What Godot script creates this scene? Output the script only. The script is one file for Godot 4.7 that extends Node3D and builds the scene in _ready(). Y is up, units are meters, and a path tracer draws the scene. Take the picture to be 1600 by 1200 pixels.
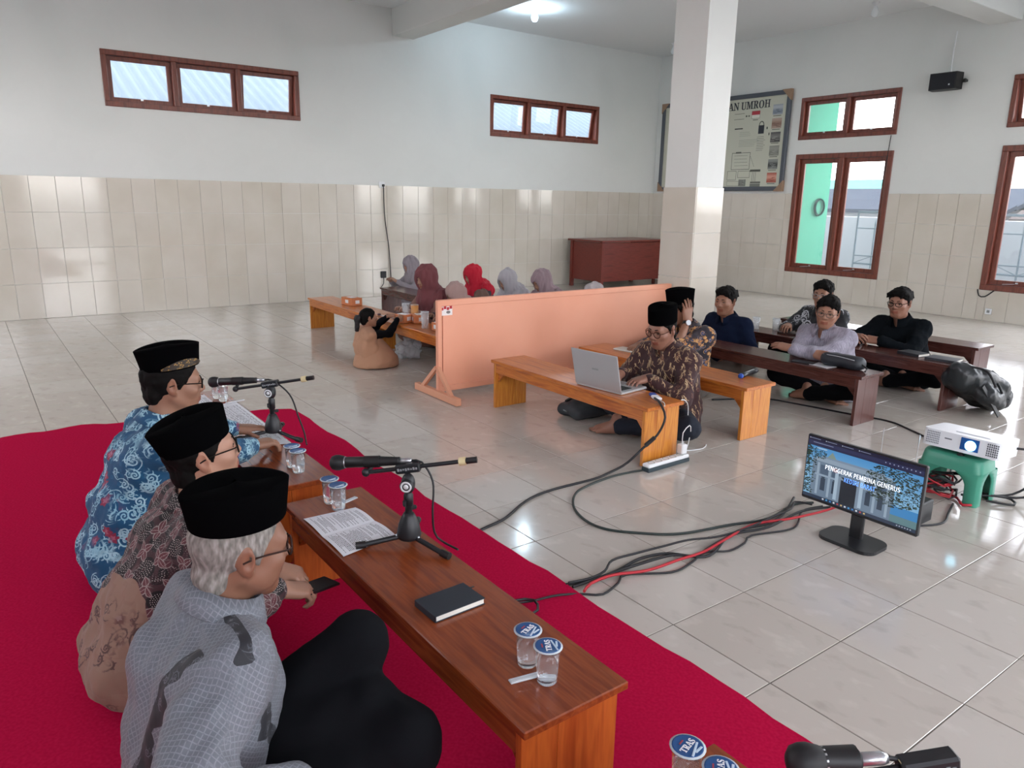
extends Node3D
# A prayer-hall meeting: three men at low desks on a red carpet, an audience at low benches, a screen on the floor.
# World: x to the right-hand wall, z towards the photographer, floor at y = 0. Floor tiles are 0.40 m.

const WALL_Z := -9.63      # long wall seen on the left of the picture
const WALL_X := 9.08       # wall with the balcony windows
const ROOM_W := -6.0
const ROOM_S := 4.4
const CEIL := 4.10
const DADO := 1.65
const BENCH_H := 0.35
var cam: Camera3D
var taken := {}
var mats := {}

func _ready() -> void:
	# ---- camera -------------------------------------------------------------
	cam = Camera3D.new()
	cam.name = "camera"
	cam.fov = 54.909
	cam.near = 0.02
	cam.far = 300.0
	cam.transform = Transform3D(Basis(Vector3(0.80849, 0.016438, 0.588279), Vector3(0.128292, 0.970646, -0.203437), Vector3(-0.574354, 0.239948, 0.78265)).orthonormalized(), Vector3(-1.86455, 1.45218, 0.7471))
	add_child(cam)
	cam.current = true
	# ---- sky: a bright overcast day -------------------------------------------
	var env := Environment.new()
	env.background_mode = Environment.BG_SKY
	var sm := ProceduralSkyMaterial.new()
	sm.sky_top_color = Color(0.93, 0.95, 1.0)
	sm.sky_horizon_color = Color(1.0, 0.99, 0.98)
	sm.ground_bottom_color = Color(0.45, 0.46, 0.46)
	sm.ground_horizon_color = Color(0.70, 0.72, 0.73)
	sm.sky_energy_multiplier = SKY_ENERGY
	sm.ground_energy_multiplier = SKY_ENERGY
	var sk := Sky.new()
	sk.sky_material = sm
	env.sky = sk
	env.tonemap_mode = Environment.TONE_MAPPER_LINEAR
	env.tonemap_exposure = EXPOSURE
	env.sdfgi_enabled = true
	env.ssao_enabled = true
	env.ssil_enabled = true
	var we := WorldEnvironment.new()
	we.name = "world_environment"
	we.environment = env
	add_child(we)
	# ---- the place, large things first ----------------------------------------
	make_materials()
	build_shell()
	build_windows()
	build_outside()
	build_carpet()
	build_partition()
	build_benches()
	build_desk_corner()
	build_wall_things()
	build_screen_corner()
	build_bench_things()
	build_cables()
	build_people()

const SKY_ENERGY := 2.6
const EXPOSURE := 1.2

# ---------------------------------------------------------------- naming and tagging
func free_name(parent: Node, called: String) -> String:
	var key := str(parent.get_instance_id()) + "/" + called
	var k: int = taken.get(key, 0)
	taken[key] = k + 1
	return called if k == 0 else "%s_%03d" % [called, k]

func tag(o: Node3D, label := "", category := "", group := "", kind := "") -> Node3D:
	if label: o.set_meta("label", label)
	if category: o.set_meta("category", category)
	if group: o.set_meta("group", group)
	if kind: o.set_meta("kind", kind)
	return o

func thing(called: String, label: String, category: String, at := Vector3.ZERO, turn := 0.0, group := "") -> Node3D:
	var o := Node3D.new()
	o.name = free_name(self, called)
	add_child(o, true)
	o.position = at
	o.rotation_degrees.y = turn
	tag(o, label, category, group)
	return o

func part(called: String, mesh: Mesh, mat: Material, parent: Node = null) -> MeshInstance3D:
	var p: Node = parent if parent else self
	var o := MeshInstance3D.new()
	o.name = free_name(p, called)
	o.mesh = mesh
	if mat: o.material_override = mat
	p.add_child(o, true)
	return o

func struct(called: String, mesh: Mesh, mat: Material) -> MeshInstance3D:
	var o := part(called, mesh, mat, self)
	o.set_meta("kind", "structure")
	return o

# a copy of a thing with its parts, under the next number
func copy_of(o: Node3D, label: String, at: Vector3, turn: float) -> Node3D:
	var base := String(o.name)
	var c: Node3D = o.duplicate()
	c.name = free_name(self, base)
	add_child(c, true)
	c.position = at
	c.rotation_degrees.y = turn
	c.set_meta("label", label)
	return c

# ---------------------------------------------------------------- mesh building
class MB:
	var st := SurfaceTool.new()
	var xf := Transform3D.IDENTITY
	var colored := false
	func _init() -> void:
		st.begin(Mesh.PRIMITIVE_TRIANGLES)
	func flat() -> MB:
		st.set_smooth_group(-1)
		return self
	func smooth() -> MB:
		st.set_smooth_group(0)
		return self
	func to(t: Transform3D) -> MB:
		xf = t
		return self
	func tri(a: Vector3, b: Vector3, c: Vector3) -> void:  # counter-clockwise from outside
		st.add_vertex(xf * a); st.add_vertex(xf * c); st.add_vertex(xf * b)
	func quad(a: Vector3, b: Vector3, c: Vector3, d: Vector3) -> void:
		tri(a, b, c); tri(a, c, d)
	func quad_uv(a: Vector3, b: Vector3, c: Vector3, d: Vector3, r := Rect2(0, 0, 1, 1)) -> void:  # a low left, b low right, c top right, d top left
		var u := [Vector2(r.position.x, r.end.y), r.end, Vector2(r.end.x, r.position.y), r.position]
		for k in [[a, 0], [c, 2], [b, 1], [a, 0], [d, 3], [c, 2]]:
			st.set_uv(u[k[1]]); st.add_vertex(xf * k[0])
	func ctri(a: Vector3, b: Vector3, c: Vector3, m: Vector3) -> void:
		if (b - a).cross(c - a).dot((a + b + c) / 3.0 - m) < 0.0: tri(a, c, b)
		else: tri(a, b, c)
	func cquad(a: Vector3, b: Vector3, c: Vector3, d: Vector3, m: Vector3) -> void:
		ctri(a, b, c, m); ctri(a, c, d, m)
	func box(m: Vector3, size: Vector3, bevel := 0.0) -> MB:
		flat()
		var h := size * 0.5
		var v := func(s: Vector3, axis: int) -> Vector3:
			var p := h - Vector3.ONE * bevel
			p[axis] = h[axis]
			return m + p * s
		for ax in 3:
			var b := (ax + 1) % 3
			var c := (ax + 2) % 3
			for s in [-1.0, 1.0]:
				var q := []
				for k in [[-1.0, -1.0], [1.0, -1.0], [1.0, 1.0], [-1.0, 1.0]]:
					var sg := Vector3.ZERO
					sg[ax] = s; sg[b] = k[0]; sg[c] = k[1]
					q.append(v.call(sg, ax))
				cquad(q[0], q[1], q[2], q[3], m)
			if bevel > 0.0:
				for s1 in [-1.0, 1.0]:
					for s2 in [-1.0, 1.0]:
						var lo := Vector3.ZERO
						lo[b] = s1; lo[c] = s2; lo[ax] = -1.0
						var hi := lo
						hi[ax] = 1.0
						cquad(v.call(lo, b), v.call(hi, b), v.call(hi, c), v.call(lo, c), m)
		if bevel > 0.0:
			for sx in [-1.0, 1.0]:
				for sy in [-1.0, 1.0]:
					for sz in [-1.0, 1.0]:
						var s := Vector3(sx, sy, sz)
						ctri(v.call(s, 0), v.call(s, 1), v.call(s, 2), m)
		return self
	func bar(a: Vector3, b: Vector3, w: float, d: float, up := Vector3.UP, bevel := 0.0) -> MB:  # a beam of rectangular section
		var t := (b - a).normalized()
		if absf(t.dot(up)) > 0.99: up = Vector3.RIGHT
		var s := up.cross(t).normalized()
		var keep := xf
		xf = xf * Transform3D(Basis(s, t.cross(s), t), (a + b) * 0.5)
		box(Vector3.ZERO, Vector3(w, d, a.distance_to(b)), bevel)
		xf = keep
		return self
	func tube(pts: PackedVector3Array, r: float, sides := 8, r_end := -1.0, caps := true) -> MB:
		smooth()
		var n := pts.size()
		var t0 := (pts[1] - pts[0]).normalized()
		var nn := t0.cross(Vector3.UP if absf(t0.y) < 0.9 else Vector3.RIGHT).normalized()
		var rings := []
		for i in n:
			var t := (pts[mini(i + 1, n - 1)] - pts[maxi(i - 1, 0)]).normalized()
			nn = (nn - t * nn.dot(t)).normalized()
			var bb := t.cross(nn)
			var rr := r if r_end < 0.0 else lerpf(r, r_end, float(i) / (n - 1))
			var ring := PackedVector3Array()
			for k in sides:
				var a := TAU * k / sides
				ring.append(pts[i] + (nn * cos(a) + bb * sin(a)) * rr)
			rings.append(ring)
		for i in n - 1:
			for k in sides:
				var k2 := (k + 1) % sides
				quad(rings[i][k], rings[i][k2], rings[i + 1][k2], rings[i + 1][k])
		if caps:
			flat()
			for k in sides:
				var k2 := (k + 1) % sides
				tri(pts[0], rings[0][k2], rings[0][k])
				tri(pts[n - 1], rings[n - 1][k], rings[n - 1][k2])
		return self
	func lathe(p: Array, sides := 24, sx := 1.0, sz := 1.0, hard := false) -> MB:  # p: Vector2(radius, height), bottom to top on the outside
		for i in p.size() - 1:
			if hard: flat()
			else: st.set_smooth_group(i if p[i].distance_to(p[i + 1]) > 0.0 and p.size() < 3 else 0)
			for k in sides:
				var a := TAU * k / sides
				var b := TAU * (k + 1) / sides
				var ca := Vector3(cos(a) * sx, 0, sin(a) * sz)
				var cb := Vector3(cos(b) * sx, 0, sin(b) * sz)
				var a0: Vector3 = ca * p[i].x + Vector3.UP * p[i].y
				var b0: Vector3 = cb * p[i].x + Vector3.UP * p[i].y
				var a1: Vector3 = ca * p[i + 1].x + Vector3.UP * p[i + 1].y
				var b1: Vector3 = cb * p[i + 1].x + Vector3.UP * p[i + 1].y
				if p[i].x < 1e-6: tri(a0, a1, b1)
				elif p[i + 1].x < 1e-6: tri(a0, a1, b0)
				else: quad(a0, a1, b1, b0)
		return self
	func ball(m: Vector3, r: Vector3, rings := 8, sides := 12) -> MB:
		var keep := xf
		xf = xf * Transform3D(Basis.from_scale(r), m)
		var p := []
		for i in rings + 1:
			var a := -PI / 2 + PI * i / rings
			p.append(Vector2(0.0 if i == 0 or i == rings else cos(a), sin(a)))
		lathe(p, sides)
		xf = keep
		return self
	func prism(poly: PackedVector2Array, z0: float, z1: float) -> MB:  # outline in x, y, swept along z
		flat()
		if Geometry2D.is_polygon_clockwise(poly): poly.reverse()
		var ix := Geometry2D.triangulate_polygon(poly)
		for i in range(0, ix.size(), 3):
			var a := poly[ix[i]]; var b := poly[ix[i + 1]]; var c := poly[ix[i + 2]]
			if (b - a).cross(c - a) < 0.0:
				var t := b
				b = c; c = t
			tri(Vector3(a.x, a.y, z1), Vector3(b.x, b.y, z1), Vector3(c.x, c.y, z1))
			tri(Vector3(a.x, a.y, z0), Vector3(c.x, c.y, z0), Vector3(b.x, b.y, z0))
		for i in poly.size():
			var a := poly[i]; var b := poly[(i + 1) % poly.size()]
			quad(Vector3(a.x, a.y, z0), Vector3(b.x, b.y, z0), Vector3(b.x, b.y, z1), Vector3(a.x, a.y, z1))
		return self
	func done(mat: Material = null) -> ArrayMesh:
		st.generate_normals()
		st.index()
		if mat: st.set_material(mat)
		return st.commit()

func rounded(w: float, h: float, r: float, steps := 5) -> PackedVector2Array:
	var o := PackedVector2Array()
	for c in [[1, 1, 0.0], [-1, 1, PI / 2], [-1, -1, PI], [1, -1, 3 * PI / 2]]:
		for i in steps + 1:
			var a: float = c[2] + PI / 2 * i / steps
			o.append(Vector2(c[0] * (w / 2 - r) + r * cos(a), c[1] * (h / 2 - r) + r * sin(a)))
	return o

func path3(pts: Array, step := 0.03) -> PackedVector3Array:  # a smooth line through the points
	var o := PackedVector3Array()
	for i in pts.size() - 1:
		var a: Vector3 = pts[maxi(i - 1, 0)]
		var b: Vector3 = pts[i]
		var c: Vector3 = pts[i + 1]
		var d: Vector3 = pts[mini(i + 2, pts.size() - 1)]
		var n := maxi(1, int(b.distance_to(c) / step))
		for k in n:
			o.append(b.cubic_interpolate(c, a, d, float(k) / n))
	o.append(pts[-1])
	return o

# ---------------------------------------------------------------- materials
func flat_mat(c: Color, rough := 0.6, metal := 0.0) -> StandardMaterial3D:
	var m := StandardMaterial3D.new()
	m.albedo_color = c
	m.roughness = rough
	m.metallic = metal
	return m

func noise(seed_: int, freq: float, oct := 4, kind := FastNoiseLite.TYPE_SIMPLEX_SMOOTH) -> FastNoiseLite:
	var n := FastNoiseLite.new()
	n.seed = seed_
	n.frequency = freq
	n.noise_type = kind
	n.fractal_octaves = oct
	n.fractal_type = FastNoiseLite.FRACTAL_FBM if oct > 1 else FastNoiseLite.FRACTAL_NONE
	return n

# a seamless noise picture run through a colour ramp
func noise_image(n: FastNoiseLite, size: int, ramp: Array) -> Image:
	var src := n.get_seamless_image(size, size, false, false, 0.2, true)
	var lut := []
	for i in 256:
		var t := i / 255.0 * (ramp.size() - 1)
		var k := mini(int(t), ramp.size() - 2)
		lut.append((ramp[k] as Color).lerp(ramp[k + 1], t - k))
	var d := src.get_data()
	var bpp := d.size() / (size * size)
	var o := PackedByteArray()
	o.resize(size * size * 3)
	for i in size * size:
		var c: Color = lut[d[i * bpp]]
		o[i * 3] = c.r8; o[i * 3 + 1] = c.g8; o[i * 3 + 2] = c.b8
	return Image.create_from_data(size, size, false, Image.FORMAT_RGB8, o)

func tex(im: Image) -> ImageTexture:
	return ImageTexture.create_from_image(im)

func tri_mat(t: Texture2D, scale: Vector3, rough := 0.5, world := false) -> StandardMaterial3D:
	var m := StandardMaterial3D.new()
	m.albedo_texture = t
	m.roughness = rough
	m.uv1_triplanar = true
	m.uv1_world_triplanar = world
	m.uv1_scale = scale
	m.uv1_triplanar_sharpness = 6.0
	return m

func wood(seed_: int, dark: Color, light: Color, rough: float, along: int) -> StandardMaterial3D:
	var im := noise_image(noise(seed_, 0.018, 4), 256, [dark, dark.lerp(light, 0.35), light, dark.lerp(light, 0.55), light.lightened(0.06)])
	var s := Vector3(5, 5, 5)
	s[along] = 0.45
	return tri_mat(tex(im), s, rough)

func hexc(s: String) -> Color:
	return Color.html(s)

func make_materials() -> void:
	mats.paint = tri_mat(tex(noise_image(noise(3, 0.01, 3), 128, [hexc("d9dcd9"), hexc("e0e2df"), hexc("e3e5e2")])), Vector3.ONE * 0.35, 0.85, true)
	mats.ceiling = flat_mat(hexc("e8ebec"), 0.9)
	mats.tile_floor = []
	for v in [[11, "b3aaa0", "c0b8ae", "cac3ba"], [12, "afa69c", "bdb5ab", "c8c1b7"], [13, "b5ada4", "c2bbb2", "ccc6be"]]:
		var m := tri_mat(tex(noise_image(noise(v[0], 0.014, 5), 256, [hexc(v[1]), hexc(v[2]), hexc(v[2]), hexc(v[3])])), Vector3(1.9, 1.9, 1.3), 0.11, true)
		mats.tile_floor.append(m)
	mats.grout = flat_mat(hexc("6d675f"), 0.9)
	mats.tile_wall = []
	for v in [[21, "cfc7ba", "d8d1c6"], [22, "cdc5b7", "d6cfc3"]]:
		mats.tile_wall.append(tri_mat(tex(noise_image(noise(v[0], 0.012, 4), 128, [hexc(v[1]), hexc(v[2])])), Vector3.ONE * 0.9, 0.07, true))
	mats.wall_grout = flat_mat(hexc("c9c5b8"), 0.8)
	mats.frame = wood(31, hexc("5a2a20"), hexc("7c4030"), 0.35, 1)
	mats.glass = flat_mat(Color(0.92, 0.97, 0.98, 0.08), 0.02)
	mats.glass.transparency = BaseMaterial3D.TRANSPARENCY_ALPHA
	mats.metal = flat_mat(hexc("c9ccd0"), 0.3, 0.9)
	mats.green_wall = dull(hexc("4d9076"))
	mats.concrete = dull(hexc("83878a"))
	mats.black = flat_mat(hexc("141416"), 0.5)
	mats.rubber = flat_mat(hexc("1b1c1f"), 0.55)
	mats.white_plastic = flat_mat(hexc("e6e8ea"), 0.35)
	mats.bench_orange = wood(41, hexc("9a4a1c"), hexc("c4752e"), 0.28, 2)
	mats.bench_orange_leg = wood(42, hexc("a8571c"), hexc("cf8a38"), 0.3, 1)
	mats.bench_brown = wood(43, hexc("6a2c14"), hexc("8c4420"), 0.24, 2)
	mats.bench_brown_leg = wood(44, hexc("8e3c16"), hexc("b05a24"), 0.3, 1)
	mats.bench_dark = wood(45, hexc("3a1d17"), hexc("54302a"), 0.25, 2)
	mats.bench_dark_leg = wood(46, hexc("452420"), hexc("5d3933"), 0.3, 1)
	mats.desk = wood(47, hexc("5c1f18"), hexc("7a3026"), 0.3, 0)
	mats.peach = tri_mat(tex(noise_image(noise(51, 0.01, 4), 128, [hexc("e29c7d"), hexc("e8a487"), hexc("ebab8f")])), Vector3.ONE * 0.7, 0.55)
	mats.peach_wood = flat_mat(hexc("d99c7d"), 0.6)
	var cp := tri_mat(tex(noise_image(noise(61, 0.2, 2), 128, [hexc("ab113a"), hexc("b71640"), hexc("c01d49")])), Vector3.ONE * 3.0, 0.95, true)
	cp.metallic_specular = 0.08
	mats.carpet = cp

# ---------------------------------------------------------------- cloth
func cloth_image(size: int, ground: String, kind: String, seed_: int, inks: Array) -> Image:
	var im := Image.create(size, size, false, Image.FORMAT_RGB8)
	im.fill(hexc(ground))
	var rng := RandomNumberGenerator.new()
	rng.seed = seed_
	var dab := func(x: float, y: float, w: float, c: Color):
		var iw := maxi(1, int(round(w)))
		var ix := posmod(int(x - w / 2), size)
		var iy := posmod(int(y - w / 2), size)
		im.fill_rect(Rect2i(ix, iy, iw, iw), c)
		if ix + iw > size: im.fill_rect(Rect2i(ix - size, iy, iw, iw), c)
		if iy + iw > size: im.fill_rect(Rect2i(ix, iy - size, iw, iw), c)
	var spiral := func(cx: float, cy: float, r: float, turns: float, a0: float, dir: float, w: float, c: Color):
		var n := int(turns * 34)
		for i in n:
			var t := float(i) / n
			var a := a0 + dir * t * turns * TAU
			dab.call(cx + cos(a) * r * (1.0 - t * 0.9), cy + sin(a) * r * (1.0 - t * 0.9), w * (1.0 - 0.45 * t), c)
	var wave := func(x: float, y: float, a: float, len: float, bend: float, w: float, c: Color):
		var n := int(len / 1.2)
		for i in n:
			dab.call(x, y, w * (1.0 - 0.6 * i / n), c)
			x += cos(a) * 1.2; y += sin(a) * 1.2
			a += bend
	var petals := func(cx: float, cy: float, r: float, n: int, w: float, c: Color):
		for k in n:
			var a := TAU * k / n
			for i in int(r / 2):
				var d := float(i) * 2
				dab.call(cx + cos(a) * d, cy + sin(a) * d, w * sin(PI * minf(0.95, (d + 2) / r)) + 1, c)
	match kind:
		"scroll":  # curling tendrils in one ink, blossoms in another
			for i in 70:
				dab.call(rng.randf() * size, rng.randf() * size, rng.randf_range(10, 26), hexc(ground).lerp(hexc(inks[2]), 0.35))
			for i in int(inks[3]):
				var x := rng.randf() * size; var y := rng.randf() * size
				var c := hexc(inks[0]).lerp(hexc(inks[2]), rng.randf() * 0.25)
				var r := rng.randf_range(0.03, 0.052) * size
				var d := 1.0 if rng.randf() < 0.5 else -1.0
				var a := rng.randf() * TAU
				spiral.call(x, y, r, 1.5, a, d, size / 76.0, c)
				wave.call(x + cos(a) * r, y + sin(a) * r, a - d * PI / 2, r * 2.6, -d * 0.035, size / 90.0, c)
				for q in 4: wave.call(x + cos(a + q) * r, y + sin(a + q) * r, a + q, r * 0.6, d * 0.09, size / 110.0, c)
			for i in int(inks[4]):
				var x := rng.randf() * size; var y := rng.randf() * size
				petals.call(x, y, size * 0.055, 6, size / 40.0, hexc(inks[1]))
				petals.call(x, y, size * 0.03, 5, size / 80.0, hexc(inks[1]).lightened(0.25))
		"parang":  # slanting flame strokes
			for i in int(inks[3]):
				var x := rng.randf() * size; var y := rng.randf() * size
				wave.call(x, y, 1.05 + rng.randf_range(-0.25, 0.25), size * rng.randf_range(0.05, 0.11), rng.randf_range(-0.05, 0.05), size / 70.0, hexc(inks[0]))
				wave.call(x + 4, y + 2, 1.2, size * 0.05, 0.06, size / 110.0, hexc(inks[1]))
			for i in int(inks[4]):
				spiral.call(rng.randf() * size, rng.randf() * size, size * 0.03, 1.3, rng.randf() * 6, 1.0, size / 110.0, hexc(inks[2]))
		"stars":  # tiled rosettes of dots with crossing petals
			var n := 5
			var s := float(size) / n
			for i in n:
				for j in n:
					var cx := (i + 0.5) * s; var cy := (j + 0.5) * s
					for q in 24:
						var a := TAU * q / 24
						for rr in 3: dab.call(cx + cos(a) * s * (0.12 + 0.11 * rr), cy + sin(a) * s * (0.12 + 0.11 * rr), s * 0.13, hexc(inks[2]))
					for ring in 4:
						var m := 6 + ring * 5
						for q in m: dab.call(cx + cos(TAU * q / m) * s * 0.07 * (ring + 1), cy + sin(TAU * q / m) * s * 0.07 * (ring + 1), s * 0.030, hexc(inks[0]))
					for q in 4:
						var a := PI / 4 + q * PI / 2
						for pass_ in 2:
							for t in 16:
								var d := s * (0.33 + 0.0265 * t)
								dab.call(cx + cos(a) * d, cy + sin(a) * d, s * 0.17 * sin(PI * (t + 1) / 17.0) + (5 if pass_ == 0 else 0), hexc(inks[0]).darkened(0.25) if pass_ == 0 else hexc(inks[1]))
						for t in 12:
							var d := s * (0.34 + 0.034 * t)
							dab.call(cx + cos(a) * d, cy + sin(a) * d, 2, hexc(inks[0]))
		"check":  # fine lattice
			var s := 16
			for y in range(0, size, s):
				for x in range(0, size, s):
					for t in s:
						dab.call(x + t, y + t, 2, hexc(inks[0]))
						dab.call(x + s - t, y + t, 2, hexc(inks[0]))
					dab.call(x + s / 2, y + s / 2, 3, hexc(inks[1]))
		"weave":
			for i in 2600:
				im.fill_rect(Rect2i(rng.randi_range(0, size - 1), rng.randi_range(0, size - 1), 1, rng.randi_range(6, 30)), hexc(inks[i % 2]))
		"leaves":
			for i in int(inks[3]):
				var x := rng.randf() * size; var y := rng.randf() * size
				petals.call(x, y, size * rng.randf_range(0.04, 0.07), 5, size / 45.0, hexc(inks[i % 3]))
				spiral.call(x, y, size * 0.05, 1.2, rng.randf() * 6, 1.0, size / 120.0, hexc(inks[(i + 1) % 3]))
	return im

func cloth(im: Image, per_metre: float, rough := 0.85) -> StandardMaterial3D:
	var m := tri_mat(tex(im), Vector3.ONE * per_metre, rough)
	m.uv1_offset = Vector3(0.37, 0.21, 0.13)
	m.rim_enabled = true
	m.rim = 0.15
	return m

func make_cloth() -> void:
	mats.cloth_black = flat_mat(hexc("121316"), 0.95)
	mats.velvet = flat_mat(hexc("050506"), 1.0)
	mats.velvet.metallic_specular = 0.1
	mats.cloth_black.metallic_specular = 0.2
	mats.black_scroll = cloth(cloth_image(256, "1c1e24", "scroll", 12, ["5d6169", "33363d", "2a2c33", 30, 2]), 5.0, 0.7)
	mats.gold_thread = cloth(cloth_image(128, "241a0e", "scroll", 13, ["c4983f", "96702c", "2a2012", 34, 7]), 14.0, 0.5)
	mats.pants_navy = flat_mat(hexc("141a28"), 0.9)
	mats.pants_grey = flat_mat(hexc("77706a"), 0.9)
	mats.blue_batik = cloth(cloth_image(512, "0f4b70", "scroll", 1, ["a9ccd8", "8a2844", "1f6f96", 80, 9]), 2.3)
	mats.grey_check = cloth(cloth_image(256, "63676f", "check", 2, ["7d8189", "6f737b"]), 4.2, 0.7)
	var st := cloth_image(512, "3d2227", "stars", 3, ["c9bfb9", "5c3036", "120d10"])
	mats.star_batik = cloth(st, 2.6)
	var sand := cloth_image(256, "87695a", "scroll", 4, ["4a3431", "5c3a38", "957a6b", 22, 3])
	mats.sand_batik = cloth(sand, 2.6)
	mats.maroon_batik = cloth(cloth_image(512, "351a1c", "parang", 5, ["8f7458", "bfa680", "6a4438", 150, 26]), 2.0)
	mats.brown_batik = cloth(cloth_image(256, "2c2730", "leaves", 6, ["b57c42", "3a4a70", "cf9f66", 110]), 2.6)
	mats.black_white_batik = cloth(cloth_image(256, "17181d", "scroll", 7, ["d6d8de", "4a4d56", "17181d", 20, 2]), 1.3)
	mats.lilac = cloth(cloth_image(256, "8c8794", "weave", 8, ["a49fac", "777280"]), 3.0)
	mats.navy = flat_mat(hexc("131c30"), 0.9)
	mats.black_shirt = flat_mat(hexc("0e1216"), 0.95)
	mats.black_shirt.metallic_specular = 0.2
	mats.navy.metallic_specular = 0.2
	for s in [["scarf_maroon", "6d3a3e"], ["scarf_grey", "8b8389"], ["scarf_red", "b5122c"], ["scarf_light", "a8a5aa"], ["scarf_mauve", "8d7a80"], ["scarf_pink", "a38883"], ["scarf_olive", "6b5449"], ["scarf_rust", "85492f"], ["scarf_white", "b5afb0"], ["dress_tan", "b08468"], ["dress_brown", "7d5a50"], ["dress_dark", "3c3236"]]:
		var m := flat_mat(hexc(s[1]), 0.9)
		m.rim_enabled = true
		m.rim = 0.2
		mats[s[0]] = m

# ---------------------------------------------------------------- the room
# openings of the right wall: [from z, to z, from y, to y]; the same windows stand at a regular spacing
const BAYS := [-6.575, -3.59, -0.6, 2.4]
const BAY_W := 1.575
func right_openings() -> Array:
	var o := []
	for z in BAYS:
		if z > -1.0:   # the open doors towards the front of the hall
			o.append([z - 0.25, z + BAY_W + 0.3, 0.0, 3.1])
			continue
		o.append([z, z + BAY_W, 0.406, 2.25])
		o.append([z, z + BAY_W, 2.47, 3.10])
	return o
const LEFT_OPENINGS := [[-0.305, 2.075, 2.474, 3.107], [5.225, 7.57, 2.474, 3.107]]
const BACK_OPENINGS := [[-0.35, 1.4, 0.05, 2.4], [-5.6, -0.8, 2.1, 3.6], [1.9, 5.2, 2.1, 3.6], [5.6, 8.8, 2.1, 3.6]]   # doorway and high openings behind the photographer

# rectangles [a0, a1, b0, b1] of a plane minus holes
func minus(rects: Array, holes: Array) -> Array:
	for h in holes:
		var out := []
		for r in rects:
			if h[1] <= r[0] or h[0] >= r[1] or h[3] <= r[2] or h[2] >= r[3]:
				out.append(r)
				continue
			if h[0] > r[0]: out.append([r[0], h[0], r[2], r[3]])
			if h[1] < r[1]: out.append([h[1], r[1], r[2], r[3]])
			var a: float = maxf(r[0], h[0])
			var b: float = minf(r[1], h[1])
			if h[2] > r[2]: out.append([a, b, r[2], h[2]])
			if h[3] < r[3]: out.append([a, b, h[3], r[3]])
		rects = out
	return rects

func wall_mesh(along_x: bool, at: float, out: float, a0: float, a1: float, holes: Array) -> ArrayMesh:
	var mb := MB.new()
	for r in minus([[a0, a1, -0.12, CEIL + 0.15]], holes):
		var m := Vector3((r[0] + r[1]) / 2, (r[2] + r[3]) / 2, at + out * 0.1)
		var s := Vector3(r[1] - r[0], r[3] - r[2], 0.2)
		if not along_x:
			m = Vector3(m.z, m.y, m.x)
			s = Vector3(s.z, s.y, s.x)
		mb.box(m, s)
	return mb.done()

func seen(p: Vector3) -> float:  # depth of a point in the picture, or a large number outside it
	var q := cam.transform.affine_inverse() * p
	if q.z > -0.3: return 1e6
	var t := tan(deg_to_rad(cam.fov / 2))
	if absf(q.y / q.z) > t * 1.04 or absf(q.x / q.z) > t * 4.0 / 3.0 * 1.03: return 1e6
	return -q.z

# flat tiles: each entry [centre, size, normal axis, sign]; the ones that show largest are parts, the rest one part
func lay_tiles(parent: Node3D, spots: Array, mat_list: Array, thick: float, most: int) -> void:
	spots.sort_custom(func(a, b): return a[3] < b[3])
	var shapes := {}
	var rest := MB.new()
	var any := false
	for i in spots.size():
		var s = spots[i]
		var sz: Vector3 = s[1]
		if i < most and s[3] < 1e5:
			var key := sz.snapped(Vector3.ONE * 0.002)
			if not shapes.has(key):
				shapes[key] = MB.new().box(Vector3.ZERO, sz, minf(thick * 0.3, 0.0016)).done()
			var o := part("tile", shapes[key], mat_list[(i * 7 + int(absf(s[0].x * 13.0))) % mat_list.size()], parent)
			o.position = s[0]
		else:
			rest.box(s[0], sz)
			any = true
	if any:
		var r := part("tile_field", rest.done(), mat_list[0], parent)
		r.set_meta("kind", "stuff")

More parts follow.
